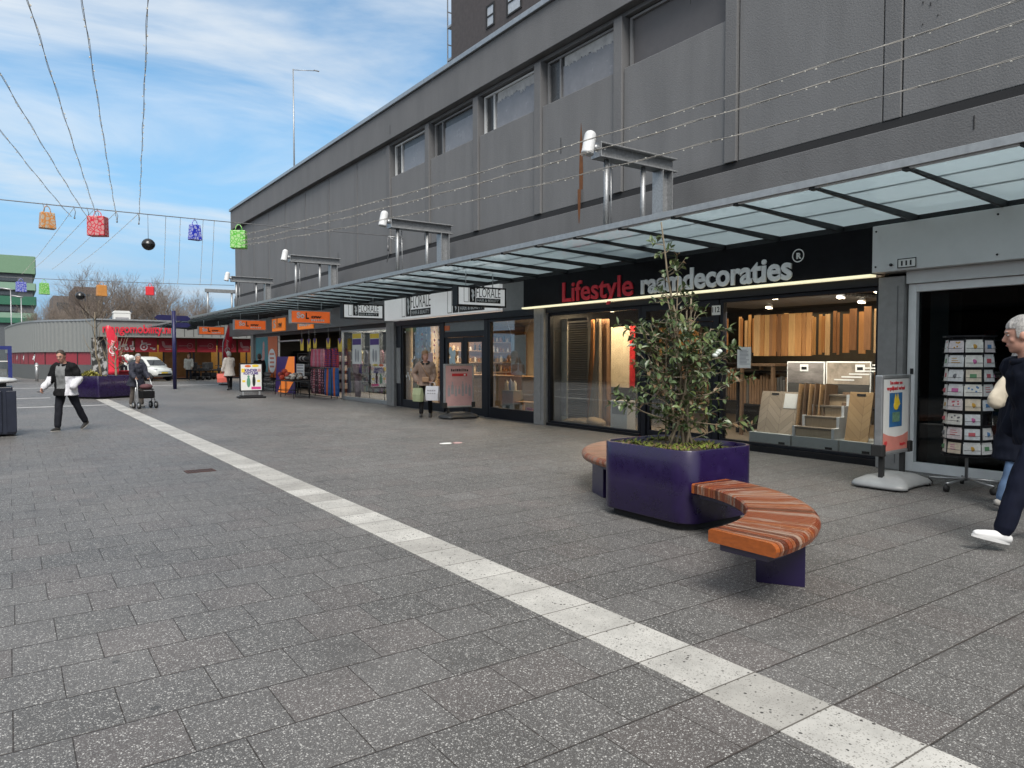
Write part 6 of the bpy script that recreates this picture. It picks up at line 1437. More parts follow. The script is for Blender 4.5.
# bare winter trees
twig = mat('bare_twig', (.21, .17, .14), .9, var=.25); bark2 = mat('pale_bark', (.26, .23, .2), .9, var=.3, vscale=3)
def bare_tree(seed, Hh, spread):
    r2 = random.Random(seed); tk, cr = MB(), MB(); count = [0]
    def rec(p, d, ln, r, lvl):
        n = 4 if lvl < 2 else 3; pts = [p]; dd = d.normalized()
        for i in range(n):
            dd = (dd+Vector((r2.gauss(0, .10), r2.gauss(0, .10), r2.gauss(.05, .06)))).normalized(); p = p+dd*ln/n; pts.append(p)
        (tk if lvl < 2 else cr).tube(pts, [r*(1-.55*i/n) for i in range(n+1)], 6 if lvl < 2 else 3, False); count[0] += 1
        if lvl >= 5: return
        kids = (5, 5, 4, 4, 2)[lvl]
        for k in range(kids):
            f = r2.uniform(.35, 1) if lvl else r2.uniform(.3, 1); i = min(int(f*n), n-1); q = pts[i].lerp(pts[i+1], f*n-i); a = r2.uniform(0, 6.28); o_ = dd.orthogonal().normalized(); o2 = dd.cross(o_); nd = dd*r2.uniform(.5, 1)+(o_*math.cos(a)+o2*math.sin(a))*spread*r2.uniform(.5, 1.1)+Vector((0, 0, .12))
            rec(q, nd, ln*r2.uniform(.5, .74), max(.010, r*.5), lvl+1)
        rec(pts[-1], dd, ln*.62, max(.010, r*.45), lvl+1)
    rec(Vector((0, 0, 0)), Vector((0, 0, 1)), Hh*.40, Hh*.016, 0)
    return tk, cr
protos = []
for k, (sd_, Hh, spd) in enumerate([(3, 12, .8), (8, 12, .95), (15, 12, .7)]):
    t = thing('bare_tree', 'x', 'tree', (0, 0, 0), group='bare trees beyond the low shops'); tk, cr = bare_tree(sd_, Hh, spd)
    tk.build('trunk', bark2, t, local=True, recalc=False); cr.build('crown', twig, t, local=True, recalc=False); protos.append(t)
used = [False]*3
places = [(83, 254, 84, 0, 'tall pale bare tree standing over the curved building'), (58, 285, 98, 1, 'lower bare tree right of the green office'), (44, 292, 105, 2, 'bare tree close beside the green office wall'), (108, 268, 92, 1, 'bare tree behind the first red letters'), (132, 262, 88, 2, 'bare tree behind the white rooftop unit'), (152, 266, 82, 0, 'bare tree behind the middle of the red lettering'), (172, 268, 86, 1, 'bare tree behind the finger post'), (190, 281, 95, 2, 'bare tree between the finger post and the canopy end'), (162, 276, 104, 2, 'distant bare tree behind the red lettering end'), (70, 290, 120, 0, 'distant bare tree before the dark brown block'), (206, 292, 100, 1, 'bare tree partly hidden by the canopy end frame'), (97, 284, 118, 2, 'distant bare tree right of the dark brown block')]
for i, (px, pt, D, k, lab) in enumerate(places):
    p = FY(px, pt, D); s_ = p.z/12.6
    if not used[k]: o = protos[k]; used[k] = True; o.location = (p.x, D, 0); o.rotation_euler.z = i*1.3; o.scale = (s_,)*3; o['label'] = lab
    else: dup(protos[k], (p.x, D, 0), i*1.3, lab, s_)
# far planter with young trees and yellow plants
pl2 = planter('planter', 'far purple planter behind the walking man, with thin young trees', 3.02, 32.25, .80, .72, .88, .08); pl2.rotation_euler.z = R(33)
for k, (dx, dy, h, lab) in enumerate([(-.05, .1, 3.4, 'thin bare sapling standing in the far purple planter'), (.45, -.1, 2.2, 'smaller bent sapling in the far purple planter')]):
    t = thing('sapling', lab, 'tree', (3.02+dx, 32.25+dy, .8)); r2 = random.Random(50+k); tk, cr = MB(), MB(); pts = [Vector((3.02+dx, 32.25+dy, .75))]
    for i in range(8): pts.append(pts[-1]+Vector((r2.gauss(-.02, .03), r2.gauss(0, .03), (h-.8)/8)))
    tk.tube(pts, [.05-.0045*i for i in range(9)], 7); 
    for i in range(18):
        j = r2.randrange(2, 8); a = r2.uniform(0, 6.28); cr.tube([pts[j], pts[j]+Vector((.3*math.cos(a), .3*math.sin(a), .3)), pts[j]+Vector((.45*math.cos(a), .45*math.sin(a), .75))], [.013, .009, .004], 4)
    tk.build('trunk', barkm, t); cr.build('branches', barkm, t)
yl = mat('yellow_green_leaf', (.28, .26, .05), .7, var=.35, vscale=10)
g = MB(); r2 = random.Random(61)
for k in range(420):
    a = r2.uniform(0, 6.28); x = 2.55+r2.gauss(0, .18); y = 32.0+r2.gauss(0, .18); z = .83+r2.random()*.22*math.exp(-((x-2.55)**2)/.08); leaf(g, Vector((x, y, z)), Vector((math.cos(a), math.sin(a), r2.uniform(.2, 1.5))), r2.uniform(.07, .13), r2.uniform(.025, .05))
tag(g.build('yellow_shrub', yl, loc=(2.55, 32, .8), recalc=False), 'low yellow green shrub in the far purple planter', 'shrub')

# white car standing in the red shop entrance
ca = FY(150, 380.5, 53.4)
t = thing('white_car', 'small white car parked at the red shop entrance', 'car', (ca.x, 53.9, 0), R(-62))
carp = mat('car_white_paint', (.62, .64, .62), .25, var=.03, coat=.5); cg = mat('car_glass', (.02, .024, .028), .08, var=.1)
# local: x forward, y left
Lc, Wc = 3.3, 1.56
secs = [(-1.65, .55, 1.0, .62), (-1.6, .32, 1.15, .72), (-1.2, .25, 1.2, .77), (-.4, .24, 1.16, .78), (.35, .24, 1.06, .78), (1.0, .26, .98, .76), (1.45, .28, .84, .70), (1.62, .36, .66, .60)]
g = MB(); k = 14; vs = []
for x, z0, z1, hw in secs:
    for j in range(k):
        a = 2*math.pi*(j+.5)/k; e = .42; ca_, sa_ = math.cos(a), math.sin(a); vs.append((x, hw*abs(ca_)**e*(1 if ca_ > 0 else -1), (z0+z1)/2+(z1-z0)/2*abs(sa_)**e*(1 if sa_ > 0 else -1)))
n = len(secs); g.add(vs, [(i*k+j, i*k+(j+1) % k, (i+1)*k+(j+1) % k, (i+1)*k+j) for i in range(n-1) for j in range(k)]+[tuple(range(k)), tuple(range((n-1)*k, n*k))], True); g.build('body', carp, t, local=True)
secs = [(-1.62, 1.05, 1.25, .66), (-1.4, 1.05, 1.58, .64), (-.6, 1.05, 1.64, .63), (.1, 1.03, 1.60, .62), (.45, 1.0, 1.42, .64), (.98, .96, 1.02, .68)]
vs = []
for x, z0, z1, hw in secs: vs += [(x, -hw-.07, z0), (x, hw+.07, z0), (x, hw-.06, z1), (x, -hw+.06, z1)]
n = len(secs); g = MB(); g.add(vs, [(i*4+j, i*4+(j+1) % 4, (i+1)*4+(j+1) % 4, (i+1)*4+j) for i in range(n-1) for j in range(4)]+[(0, 1, 2, 3), (n*4-4, n*4-3, n*4-2, n*4-1)]); g.build('greenhouse', carp, t, local=True, bevel=.06)
g = MB(); 
def onroof(x, f):   # interpolated cabin section
    for (x0, a0, b0, h0), (x1, a1, b1, h1) in zip(secs[:-1], secs[1:]):
        if x0 <= x <= x1: q = (x-x0)/(x1-x0); return [u_*(1-q)+v_*q for u_, v_ in ((a0, a1), (b0, b1), (h0, h1))]
a, b_ = (.45, 1.42, .64), (.95, 1.03, .68)
g.add([(.98, -.60, 1.045), (.98, .60, 1.045), (.52, .52, 1.41), (.52, -.52, 1.41)], [(0, 1, 2, 3)]); g.build('windscreen', cg, t, local=True)
for s_ in (-1, 1):
    g = MB(); g.add([(x, s_*(hw+.012), z) for x, hw, z in ((-1.2, .70, 1.1), (-.1, .70, 1.1), (.75, .715, 1.06), (.3, .60, 1.42), (-.1, .575, 1.52), (-1.2, .585, 1.5))], [tuple(range(6))]); g.build('side_window', cg, t, local=True)
    g = MB(); g.sphere((1.40, s_*.54, .78), (.16, .13, .07), 12, 8); g.build('headlight', mat('headlight_glass', (.5, .52, .54), .1), t, local=True)
    g = MB(); g.sphere((.55, s_*.86, 1.06), (.06, .09, .06), 8, 6); g.build('wing_mirror', carp, t, local=True)
g = MB(); g.box(1.52, 1.66, -.5, .5, .38, .50); g.box(1.58, 1.63, -.45, .45, .60, .63); g.build('grille', black_paint, t, local=True, bevel=.02)
for x in (-1.05, 1.05):
    for s_ in (-1, 1):
        g = MB(); g.cyl((x, s_*.62, .29), (x, s_*.80, .29), .29, n=20); o = g.build('wheel', rubber, t, local=True); g = MB(); g.cyl((x, s_*.79, .29), (x, s_*.805, .29), .18, n=16); g.build('rim', alu, o, local=True)
g = MB(); g.box(1.635, 1.65, -.24, .24, .52, .59); g.build('number_plate', yellow, t, local=True)
# mobility scooters standing in the entrance
def scooter(px, D, rz, label):
    p = FY(px, 381, D); t = thing('mobility_scooter', label, 'mobility scooter', (p.x, D, 0), rz, group='mobility scooters at the red shop')
    g = MB(); g.box(-.5, .45, -.28, .28, .16, .24); g.box(-.55, -.1, -.27, .27, .24, .5); g.build('chassis', black_paint, t, local=True, bevel=.04)
    g = MB(); g.box(-.42, .02, -.24, .24, .62, .74); g.tube([(-.2, 0, .48), (-.2, 0, .63)], .05, 8); g.build('seat', rubber, t, local=True, bevel=.03); g = MB(); g.box(-.5, -.38, -.22, .22, .75, 1.22); g.build('backrest', rubber, t, local=True, bevel=.04)
    g = MB(); g.tube([(.5, 0, .25), (.38, 0, .98)], .04, 8); g.tube([(.36, -.28, 1.0), (.36, .28, 1.0)], .025, 8); g.build('tiller', dark_steel, t, local=True); g = MB(); g.box(.42, .62, -.2, .2, .62, .84); g.build('basket', dark_steel, t, local=True, bevel=.02)
    for x, y in ((.5, 0.2), (.5, -.2), (-.42, .3), (-.42, -.3)): g = MB(); g.cyl((x, y-.05, .13), (x, y+.05, .13), .13, n=14); g.build('wheel', rubber, t, local=True)
scooter(197, 53.6, R(-80), 'black mobility scooter beside the person in the pale coat'); scooter(206, 53.9, R(-100), 'black mobility scooter in the middle of the red shop entrance'); scooter(215, 54.1, R(-60), 'black mobility scooter nearest the slim red flag')
# white cloud shaped sign
p = FY(127, 358, 52.5); t = thing('cloud_sign', 'white cloud shaped sign held up behind the far purple planter', 'sign', (p.x, 52.5, 0))
g = MB()
for dx, dz, r_ in ((-.25, 0, .17), (0, .05, .2), (.25, .02, .17), (.1, -.08, .16), (-.12, -.08, .15)): g.cyl((p.x+dx, 52.48-.003*abs(dx)*10, p.z+dz), (p.x+dx, 52.51+.003*dx, p.z+dz), r_, n=18)
g.build('cloud', white_board, t); g = MB(); g.tube([(p.x, 52.53, 0), (p.x, 52.53, p.z)], .02, 6); g.build('post', dark_steel, t)
# ------------------------------------------------------------------ people
class Blob:
    "overlapping tapered volumes fused into one continuous surface"
    def __init__(s): s.g = MB()
    def limb(s, pts, rs, flat=1.0, axis=None, n=14):
        P = [Vector(p) for p in pts]; g = s.g
        Q, RR = [], []
        for i in range(len(P)):
            Q.append(P[i]); RR.append(rs[i])
        # rounded ends
        d0 = (Q[0]-Q[1]).normalized(); d1 = (Q[-1]-Q[-2]).normalized()
        Q2 = [Q[0]+d0*RR[0]*.95, Q[0]+d0*RR[0]*.7]+Q+[Q[-1]+d1*RR[-1]*.7, Q[-1]+d1*RR[-1]*.95]; R2 = [RR[0]*.3, RR[0]*.72]+RR+[RR[-1]*.72, RR[-1]*.3]
        k0 = len(g.v); g.tube(Q2, R2, n)
        if flat != 1.0 and axis is not None:
            ax = Vector(axis).normalized()
            c = [Q2[i//n] for i in range(len(g.v)-k0)]
            for i in range(k0, len(g.v)):
                v = Vector(g.v[i]); o = c[i-k0]; d = v-o; v = v-ax*d.dot(ax)*(1-flat); g.v[i] = tuple(v)
        return s
    def ball(s, c, r, M=None): s.g.sphere(c, r, 16, 10, M); return s
    def loft(s, rings, n=20):
        "rings: (centre, rx vector, ry vector)"
        vs = [Vector(c)+Vector(a)*math.cos(2*math.pi*j/n)+Vector(b)*math.sin(2*math.pi*j/n) for c, a, b in rings for j in range(n)]
        k = len(rings); s.g.add(vs, [(i*n+j, i*n+(j+1) % n, (i+1)*n+(j+1) % n, (i+1)*n+j) for i in range(k-1) for j in range(n)]+[tuple(reversed(range(n))), tuple(range((k-1)*n, k*n))], True); return s
    def done(s, name, m, parent, vox=.012, smooth=3, wob=0., seed=0, ms=None, pick=None):
        me = bpy.data.meshes.new(name); me.from_pydata(s.g.v, [], s.g.f); o = bpy.data.objects.new(name, me); col.objects.link(o)
        bm = bmesh.new(); bm.from_mesh(me); bmesh.ops.recalc_face_normals(bm, faces=bm.faces); bm.to_mesh(me); bm.free()
        md = o.modifiers.new('r', 'REMESH'); md.mode = 'VOXEL'; md.voxel_size = vox
        dg = bpy.context.evaluated_depsgraph_get(); m2 = bpy.data.meshes.new_from_object(o.evaluated_get(dg)); bpy.data.objects.remove(o); bpy.data.meshes.remove(me)
        bm = bmesh.new(); bm.from_mesh(m2)
        for _ in range(smooth): bmesh.ops.smooth_vert(bm, verts=bm.verts, factor=.5, use_axis_x=True, use_axis_y=True, use_axis_z=True)
        if wob:
            bm.normal_update()
            for v in bm.verts: v.co += v.normal*wob*(noise.noise(v.co*9+Vector((seed, 0, 0)))+.6*noise.noise(Vector((v.co.x*22, v.co.y*22, v.co.z*7+seed))))
        for f in bm.faces: f.smooth = True
        bm.to_mesh(m2); bm.free(); m2.name = name
        m2.materials.clear()
        for q in (ms or [m]): m2.materials.append(q)
        if pick:
            for p in m2.polygons: p.material_index = pick(p.center)
        o = bpy.data.objects.new(name, m2); col.objects.link(o); o.parent = parent; return o
skin = mat('skin', (.46, .25, .17), .5, var=.08, vscale=20); skin2 = mat('skin_pink', (.50, .27, .20), .5, var=.08, vscale=20)
eye_w = mat('eye_white', (.38, .35, .33), .4); eye_d = mat('eye_dark', (.03, .02, .02), .2); lipm = mat('lip', (.36, .13, .11), .5)
def P_(*a): return Vector(a)
def person(label, loc, rz, pose, look, vox=.012, name='person'):
    """local frame: x forward, y to the figure's left, z up; pose gives joints in metres for a figure of height pose['h']"""
    t = thing(name, label, 'person', loc, rz)
    k = pose['h']/1.75; fem = pose.get('fem', False); sw = .17 if fem else .195; hw = .095
    def S(v): return Vector(v)*k
    lean = pose.get('lean', 0.); pz = pose.get('pelvis', .92)
    pel = Vector((0, 0, pz)); che = pel+Vector((math.sin(lean)*.36, 0, math.cos(lean)*.36)); nec = pel+Vector((math.sin(lean)*.55, 0, math.cos(lean)*.555)); 
    ht = pose.get('head', 0.); yawh = pose.get('yaw', 0.)
    hd = nec+Vector((.03+math.sin(lean+ht)*.16, 0, math.cos(lean+ht)*.165))
    J = {}
    for s_, nm in ((1, 'l'), (-1, 'r')):
        th, sh, sp_ = pose.get('leg_'+nm, (0, 0, .03)); hip = pel+Vector((0, s_*hw, -.02))
        kn = hip+Vector((math.sin(th)*.43, s_*sp_*.5, -math.cos(th)*.43)); an = kn+Vector((math.sin(sh)*.42, s_*sp_*.3, -math.cos(sh)*.42))
        J['hip'+nm], J['kne'+nm], J['ank'+nm] = hip, kn, an
        ua, uo, fa, fo = pose.get('arm_'+nm, (0, .12, .15, .05)); shd = nec+Vector((-.01, s_*sw, -.075))
        el = shd+Vector((math.sin(ua)*math.cos(uo)*.29, s_*math.sin(uo)*.29, -math.cos(ua)*math.cos(uo)*.29)); wr = el+Vector((math.sin(fa)*math.cos(fo)*.25, s_*math.sin(fo)*.25, -math.cos(fa)*math.cos(fo)*.25))
        J['sho'+nm], J['elb'+nm], J['wri'+nm] = shd, el, wr
    wid = pose.get('wide', 1.)
    # feet on the ground: drop the figure so the lowest sole touches
    fts = {nm: pose.get('foot_'+nm, 0.) for nm in 'lr'}
    low = min(J['ank'+nm].z-.085-max(0, math.sin(-fts[nm]))*.0-(max(0, math.sin(fts[nm]))*.17) for nm in 'lr')
    dz = Vector((0, 0, -low))
    if pose.get('sit') is None:
        for q in J: J[q] = J[q]+dz
        pel, che, nec, hd = pel+dz, che+dz, nec+dz, hd+dz
    def K(v): return Vector(v)*k
    fwd = Vector((math.cos(yawh), math.sin(yawh), 0)); lef = Vector((-math.sin(yawh), math.cos(yawh), 0)); upv = Vector((0, 0, 1))
    tilt = Matrix.Rotation(lean+ht, 3, lef); fwd, upv = tilt @ fwd, tilt @ upv
    def HP(a, b, c): return K(hd)+(fwd*a+lef*b+upv*c)*k
    MH = Matrix((fwd, lef, upv)).transposed()
    # ---- body
    B = Blob()
    B.g.sphere(HP(0, 0, .03), (.098*k, .077*k, .115*k), 18, 12, MH); B.g.sphere(HP(.018, 0, -.055), (.078*k, .062*k, .078*k), 16, 10, MH); B.g.sphere(HP(.06, 0, -.095), (.034*k, .035*k, .03*k), 12, 8, MH)
    B.limb([HP(.085, 0, .035), HP(.112, 0, -.012)], [.011*k, .018*k], n=10); B.g.sphere(HP(.075, 0, .05), (.03*k, .058*k, .016*k), 12, 8, MH)
    for s_ in (-1, 1):
        B.g.sphere(HP(-.01, s_*.078, .0), (.028*k, .012*k, .036*k), 10, 8, MH); B.g.sphere(HP(.06, s_*.04, -.02), (.028*k, .026*k, .026*k), 10, 8, MH)
    B.g.sphere(HP(.088, 0, -.055), (.018*k, .03*k, .014*k), 10, 8, MH)
    B.limb([HP(-.02, 0, -.07), K(nec)+Vector((0, 0, -.03*k))], [.058*k, .066*k])
    ld = Vector((math.cos(lean), 0, -math.sin(lean)))
    def ring(p, a, b): return (K(p), Vector((0, 1, 0))*a*k*wid, ld*b*k*wid)
    tz = (che-pel)
    def tor(f): return pel+tz*f
    prof = [(-.26, .13, .10), (-.12, .168, .118), (.1, .165, .11), (.45, .145, .098), (.85, .165, .112), (1.2, .18, .11), (1.42, .165, .085), (1.52, .08, .06)]
    B.loft([ring(tor(f), a*(.93 if fem else 1.0), b) for f, a, b in prof])
    for nm in 'lr':
        B.limb([K(J['hip'+nm]), K(J['hip'+nm].lerp(J['kne'+nm], .5)), K(J['kne'+nm]), K(J['kne'+nm].lerp(J['ank'+nm], .35)), K(J['ank'+nm])], [.088*k, .075*k, .054*k, .055*k, .038*k])
        B.limb([K(J['sho'+nm]), K(J['sho'+nm].lerp(J['elb'+nm], .5)), K(J['elb'+nm]), K(J['elb'+nm].lerp(J['wri'+nm], .4)), K(J['wri'+nm])], [.056*k, .05*k, .04*k, .04*k, .027*k])
        a_ = fts[nm]; fd = Vector((math.cos(a_), 0, -math.sin(a_))); fu = Vector((math.sin(a_), 0, math.cos(a_)))
        B.limb([K(J['ank'+nm]-fu*.045), K(J['ank'+nm]+fd*.14-fu*.062)], [.04*k, .026*k])
    B.done('body', None, t, vox, 2, ms=[look.get('skin', skin)])
    # face details
    for s_ in (-1, 1):
        g = MB(); g.sphere(HP(.082, s_*.033, .022), (.012*k, .015*k, .0085*k), 10, 6, MH); g.build('eye', eye_w, t, local=True)
        g = MB(); g.sphere(HP(.0905, s_*.033, .022), (.005*k, .0065*k, .0065*k), 8, 6, MH); g.build('pupil', eye_d, t, local=True)
        g = MB(); g.sphere(HP(.088, s_*.034, .048), (.012*k, .024*k, .005*k), 8, 6, MH); g.build('eyebrow', look['hairm'], t, local=True)
    g = MB(); g.sphere(HP(.101, 0, -.057), (.008*k, .024*k, .006*k), 10, 6, MH); g.build('mouth', lipm, t, local=True)
    # ---- hands
    for nm, s_ in (('l', 1), ('r', -1)):
        if nm in pose.get('hide_hand', ''): continue
        wr, el = K(J['wri'+nm]), K(J['elb'+nm]); ad = (wr-el).normalized(); side = Vector((0, s_, 0)); side = (side-ad*side.dot(ad)).normalized(); inn = -side; frw = ad.cross(side)*(-s_); 
        if frw.x < 0: frw = -frw
        H_ = Blob(); grip = pose.get('grip_'+nm, .5)
        pc = wr+ad*.045*k
        H_.limb([wr-ad*.01*k, wr+ad*.03*k, wr+ad*.08*k], [.024*k, .032*k, .034*k], .55, side)
        for q in range(4):
            b0 = wr+ad*.088*k+frw*(.027-.018*q)*k; l = (.038, .042, .040, .032)[q]*k; a1 = grip*.8; a2 = grip*1.8; a3 = grip*2.6
            p1 = b0+(ad*math.cos(a1)+inn*math.sin(a1))*l; p2 = p1+(ad*math.cos(a2)+inn*math.sin(a2))*l*.75; p3 = p2+(ad*math.cos(a3)+inn*math.sin(a3))*l*.6
            H_.limb([b0-ad*.02*k, b0, p1, p2, p3], [.0095*k, .0095*k, .009*k, .0082*k, .007*k], n=8)
        b0 = wr+ad*.03*k+frw*.028*k; p1 = b0+(ad*.6+frw*.75+inn*.3).normalized()*.035*k; p2 = p1+(ad*.8+frw*.3+inn*.5).normalized()*.03*k
        H_.limb([b0-frw*.012*k, b0, p1, p2], [.013*k, .013*k, .011*k, .009*k], n=8)
        H_.done('hand', None, t, min(vox, .006)*k, 1, ms=[look.get('skin', skin)])
    # ---- trousers or skirt
    if look.get('legs'):
        Tb = Blob(); e = look.get('leg_ease', .018)
        Tb.loft([ring(tor(f), a*(.95 if fem else 1.0)+e*.6, b+e*.7) for f, a, b in [(-.3, .13, .105), (-.12, .168, .12), (.12, .165, .112), (.25, .155, .105)]])
        for nm in 'lr':
            an = J['ank'+nm]; kn = J['kne'+nm]
            Tb.limb([K(J['hip'+nm]), K(J['hip'+nm].lerp(kn, .5)), K(kn), K(kn.lerp(an, .5)), K(kn.lerp(an, .93))], [(.09+e)*k, (.078+e)*k, (.060+e)*k, (.056+e*1.1)*k, (.052+e)*k])
        Tb.done('trousers', look['legs'], t, vox, 2, wob=.008, seed=rz*10)
    # ---- shoes
    for nm in 'lr':
        a_ = fts[nm]; fd = Vector((math.cos(a_), 0, -math.sin(a_))); fu = Vector((math.sin(a_), 0, math.cos(a_))); an = J['ank'+nm]
        Sb = Blob(); Sb.limb([K(an-fd*.035-fu*.045), K(an+fd*.03-fu*.045), K(an+fd*.12-fu*.055), K(an+fd*.185-fu*.058)], [.043*k, .047*k, .042*k, .030*k]); Sb.limb([K(an+fu*.0), K(an-fu*.04)], [.044*k, .046*k])
        ob = Sb.done('shoe', look['shoe'], t, vox*.8, 2)
        g = MB(); n = 18; pts = []
        for j in range(n):
            q = 2*math.pi*j/n; x = .075+.145*math.cos(q); wd = .048*(1 if math.cos(q) < .2 else 1-.25*(math.cos(q)-.2)); pts.append((x, wd*math.sin(q)))
        vs = [K(an+fd*x+Vector((0, y, 0))-fu*z) for z in (.087, .066) for x, y in pts]; g.add(vs, [(j, (j+1) % n, n+(j+1) % n, n+j) for j in range(n)]+[tuple(range(n)), tuple(range(n, 2*n))]); g.build('sole', look.get('sole', rubber), ob, local=True)
    # ---- top
    e = look.get('top_ease', .03); hem = look.get('hem', -.2)
    Cb = Blob(); fl_ = look.get('flare', 0.)
    rg = [(hem, .172+e+fl_, .125+e+fl_), (hem*.5, .172+e+fl_*.5, .122+e+fl_*.5), (.1, .168+e, .113+e), (.45, .158+e, .108+e), (.85, .172+e, .118+e), (1.2, .185+e*.8, .115+e*.8), (1.42, .172+e*.6, .09+e*.6), (1.54, .095+e*.3, .075+e*.3)]
    Cb.loft([ring(tor(f), a*(.95 if fem else 1.0), b) for f, a, b in rg])
    for nm in 'lr':
        el, wr = J['elb'+nm], J['wri'+nm]; e2 = e*.8
        Cb.limb([K(J['sho'+nm]), K(J['sho'+nm].lerp(el, .5)), K(el), K(el.lerp(wr, .5)), K(el.lerp(wr, .97))], [(.062+e2)*k, (.056+e2)*k, (.048+e2)*k, (.045+e2)*k, (.036+e2)*k])
    pk_ = look.get('top_pick')
    Cb.done(look.get('topname', 'jacket'), None, t, vox, 2, wob=look.get('wob', .012), seed=3+rz, ms=look['top'], pick=(lambda c: pk_(c/k, dz.z)) if pk_ else None)
    # ---- collar
    if look.get('collar'):
        g = Blob(); c0 = K(nec)+Vector((.0, 0, -.01*k)); n = 16
        for j in range(n):
            if look.get('open') and j in (0, n-1): continue
            a0, a1 = 2*math.pi*j/n, 2*math.pi*(j+1)/n; rr_ = look.get('collar_r', .085)*k
            g.limb([c0+Vector((rr_*math.cos(a0), rr_*math.sin(a0), .03*k*(-math.cos(a0)))), c0+Vector((rr_*math.cos(a1), rr_*math.sin(a1), .03*k*(-math.cos(a1))))], [.032*k, .032*k], n=8)
        g.done('collar', look['collar'], t, vox, 2, wob=.006)
    # ---- hair
    Hb = Blob(); hs = look.get('hair', 'short')
    bulk = {'short': .010, 'thin': .006, 'bob': .022, 'full': .03}[hs]
    Hb.g.sphere(HP(-.014, 0, .052), ((.096+bulk)*k, (.075+bulk)*k, (.1+bulk)*k), 18, 12, MH)
    if hs in ('bob', 'full'):
        Hb.g.sphere(HP(-.05, 0, -.01), ((.075+bulk)*k, (.074+bulk)*k, (.10)*k), 16, 10, MH)
        for s_ in (-1, 1): Hb.g.sphere(HP(-.012, s_*.07, -.005), (.05*k, .022*k, .075*k), 10, 8, MH)
    else:
        Hb.g.sphere(HP(-.045, 0, .0), ((.062+bulk)*k, (.068+bulk)*k, .085*k), 14, 10, MH)
        for s_ in (-1, 1): Hb.g.sphere(HP(-.018, s_*.068, .035), (.062*k, .018*k, .05*k), 12, 8, MH); Hb.g.sphere(HP(.022, s_*.071, .02), (.014*k, .010*k, .034*k), 8, 6, MH)
    ho = Hb.done('hair', look['hairm'], t, vox*.7, 1, wob=.016, seed=2)
    # cut the hair back from the face
    bm = bmesh.new(); bm.from_mesh(ho.data); kill = []
    for v in bm.verts:
        d = v.co-K(hd); a = d.dot(fwd)/k; c_ = d.dot(upv)/k
        if a > (.018 if hs in ('bob', 'full') else .035) and c_ < (.098 if hs == 'thin' else .085)-.02*abs(d.dot(lef)/k)/.07: kill.append(v)
    bmesh.ops.delete(bm, geom=kill, context='VERTS'); bm.to_mesh(ho.data); bm.free()
    return t, {q: K(v) for q, v in J.items()}, k, {'pel': K(pel), 'che': K(che), 'nec': K(nec), 'hd': K(hd)}
hair_grey = mat('grey_hair', (.30, .29, .28), .6, var=.5, vscale=70, stretch=(1, 1, .25), bump=.8, bscale=120); hair_dark = mat('dark_hair', (.04, .028, .02), .5, var=.25, vscale=50); hair_brown = mat('brown_hair', (.17, .09, .04), .5, var=.3, vscale=50); hair_blond = mat('blond_hair', (.24, .125, .05), .5, var=.3, vscale=50)
navy_cl = mat('navy_cloth', (0.0084, 0.0105, 0.0196), .85, spec=.15, var=.25, bump=.15, bscale=150); black_cl = mat('black_cloth', (0.0098, 0.0098, 0.0112), .8, spec=.15, var=.25, bump=.15, bscale=150); white_cl = mat('white_cloth', (.62, .62, .66), .7, var=.05); grey_cl = mat('grey_knit', (.17, .175, .18), .85, var=.1, bump=.3, bscale=250); darkjean = mat('dark_denim', (0.0175, 0.0189, 0.0252), .85, spec=.15, var=.25); navyjean = mat('navy_denim', (0.0070, 0.0091, 0.0210), .85, spec=.15, var=.2); bluejean = mat('blue_denim', (.09, .15, .26), .8, var=.25); white_sh = mat('white_shoe', (.66, .66, .66), .5, var=.04); dark_sh = mat('dark_shoe', (.025, .024, .024), .5); cream_cl = mat('cream_coat', (.52, .48, .44), .8, var=.08); tan_cl = mat('tan_jacket', (.22, .15, .115), .6, var=.12); greysh = mat('grey_shoe', (.3, .29, .27), .7)

def face_to(dx, dy): return math.atan2(dy, dx)
# --- man in the black and white jacket
def pick_bw(c, dz):
    if c.x > .03 and abs(c.y) < .105: return 2 if c.z > .95 else 0
    return 1 if c.z < 1.22 and (c.y < -.235 or c.y > .09) else 0
p = Vector((1.00, 18.35, 0))
t, J, k, B_ = person('man in a black and white jacket and grey sweater striding across the paving', p, face_to(-.62, -.78), dict(h=1.70, leg_l=(-.42, -.55, .10), leg_r=(.16, .06, .06), foot_l=.5, foot_r=0, arm_r=(.15, .32, .65, .28), arm_l=(-.12, .42, .75, -.15), lean=.06, head=.32, yaw=.05, hide_hand='l', grip_r=.8, wide=1.07), dict(hairm=hair_dark, hair='thin', legs=darkjean, shoe=dark_sh, sole=mat('pale_sole', (.4, .39, .37), .6), top=[black_cl, white_cl, grey_cl], top_pick=pick_bw, hem=-.42, flare=.035, top_ease=.045, collar=black_cl, collar_r=.11, open=True, skin=skin2, wob=.02))
w_ = J['wrir']; ad = (J['wrir']-J['elbr']).normalized()
tt = thing('phone', 'small dark phone in the hand of the man in the black and white jacket', 'phone', t.matrix_basis @ (w_+ad*.09)); tt.rotation_euler.z = t.rotation_euler.z; g = MB(); g.box(-.06, .07, -.035, .035, -.02, -.006); g.build('case', black, tt, local=True, bevel=.003)

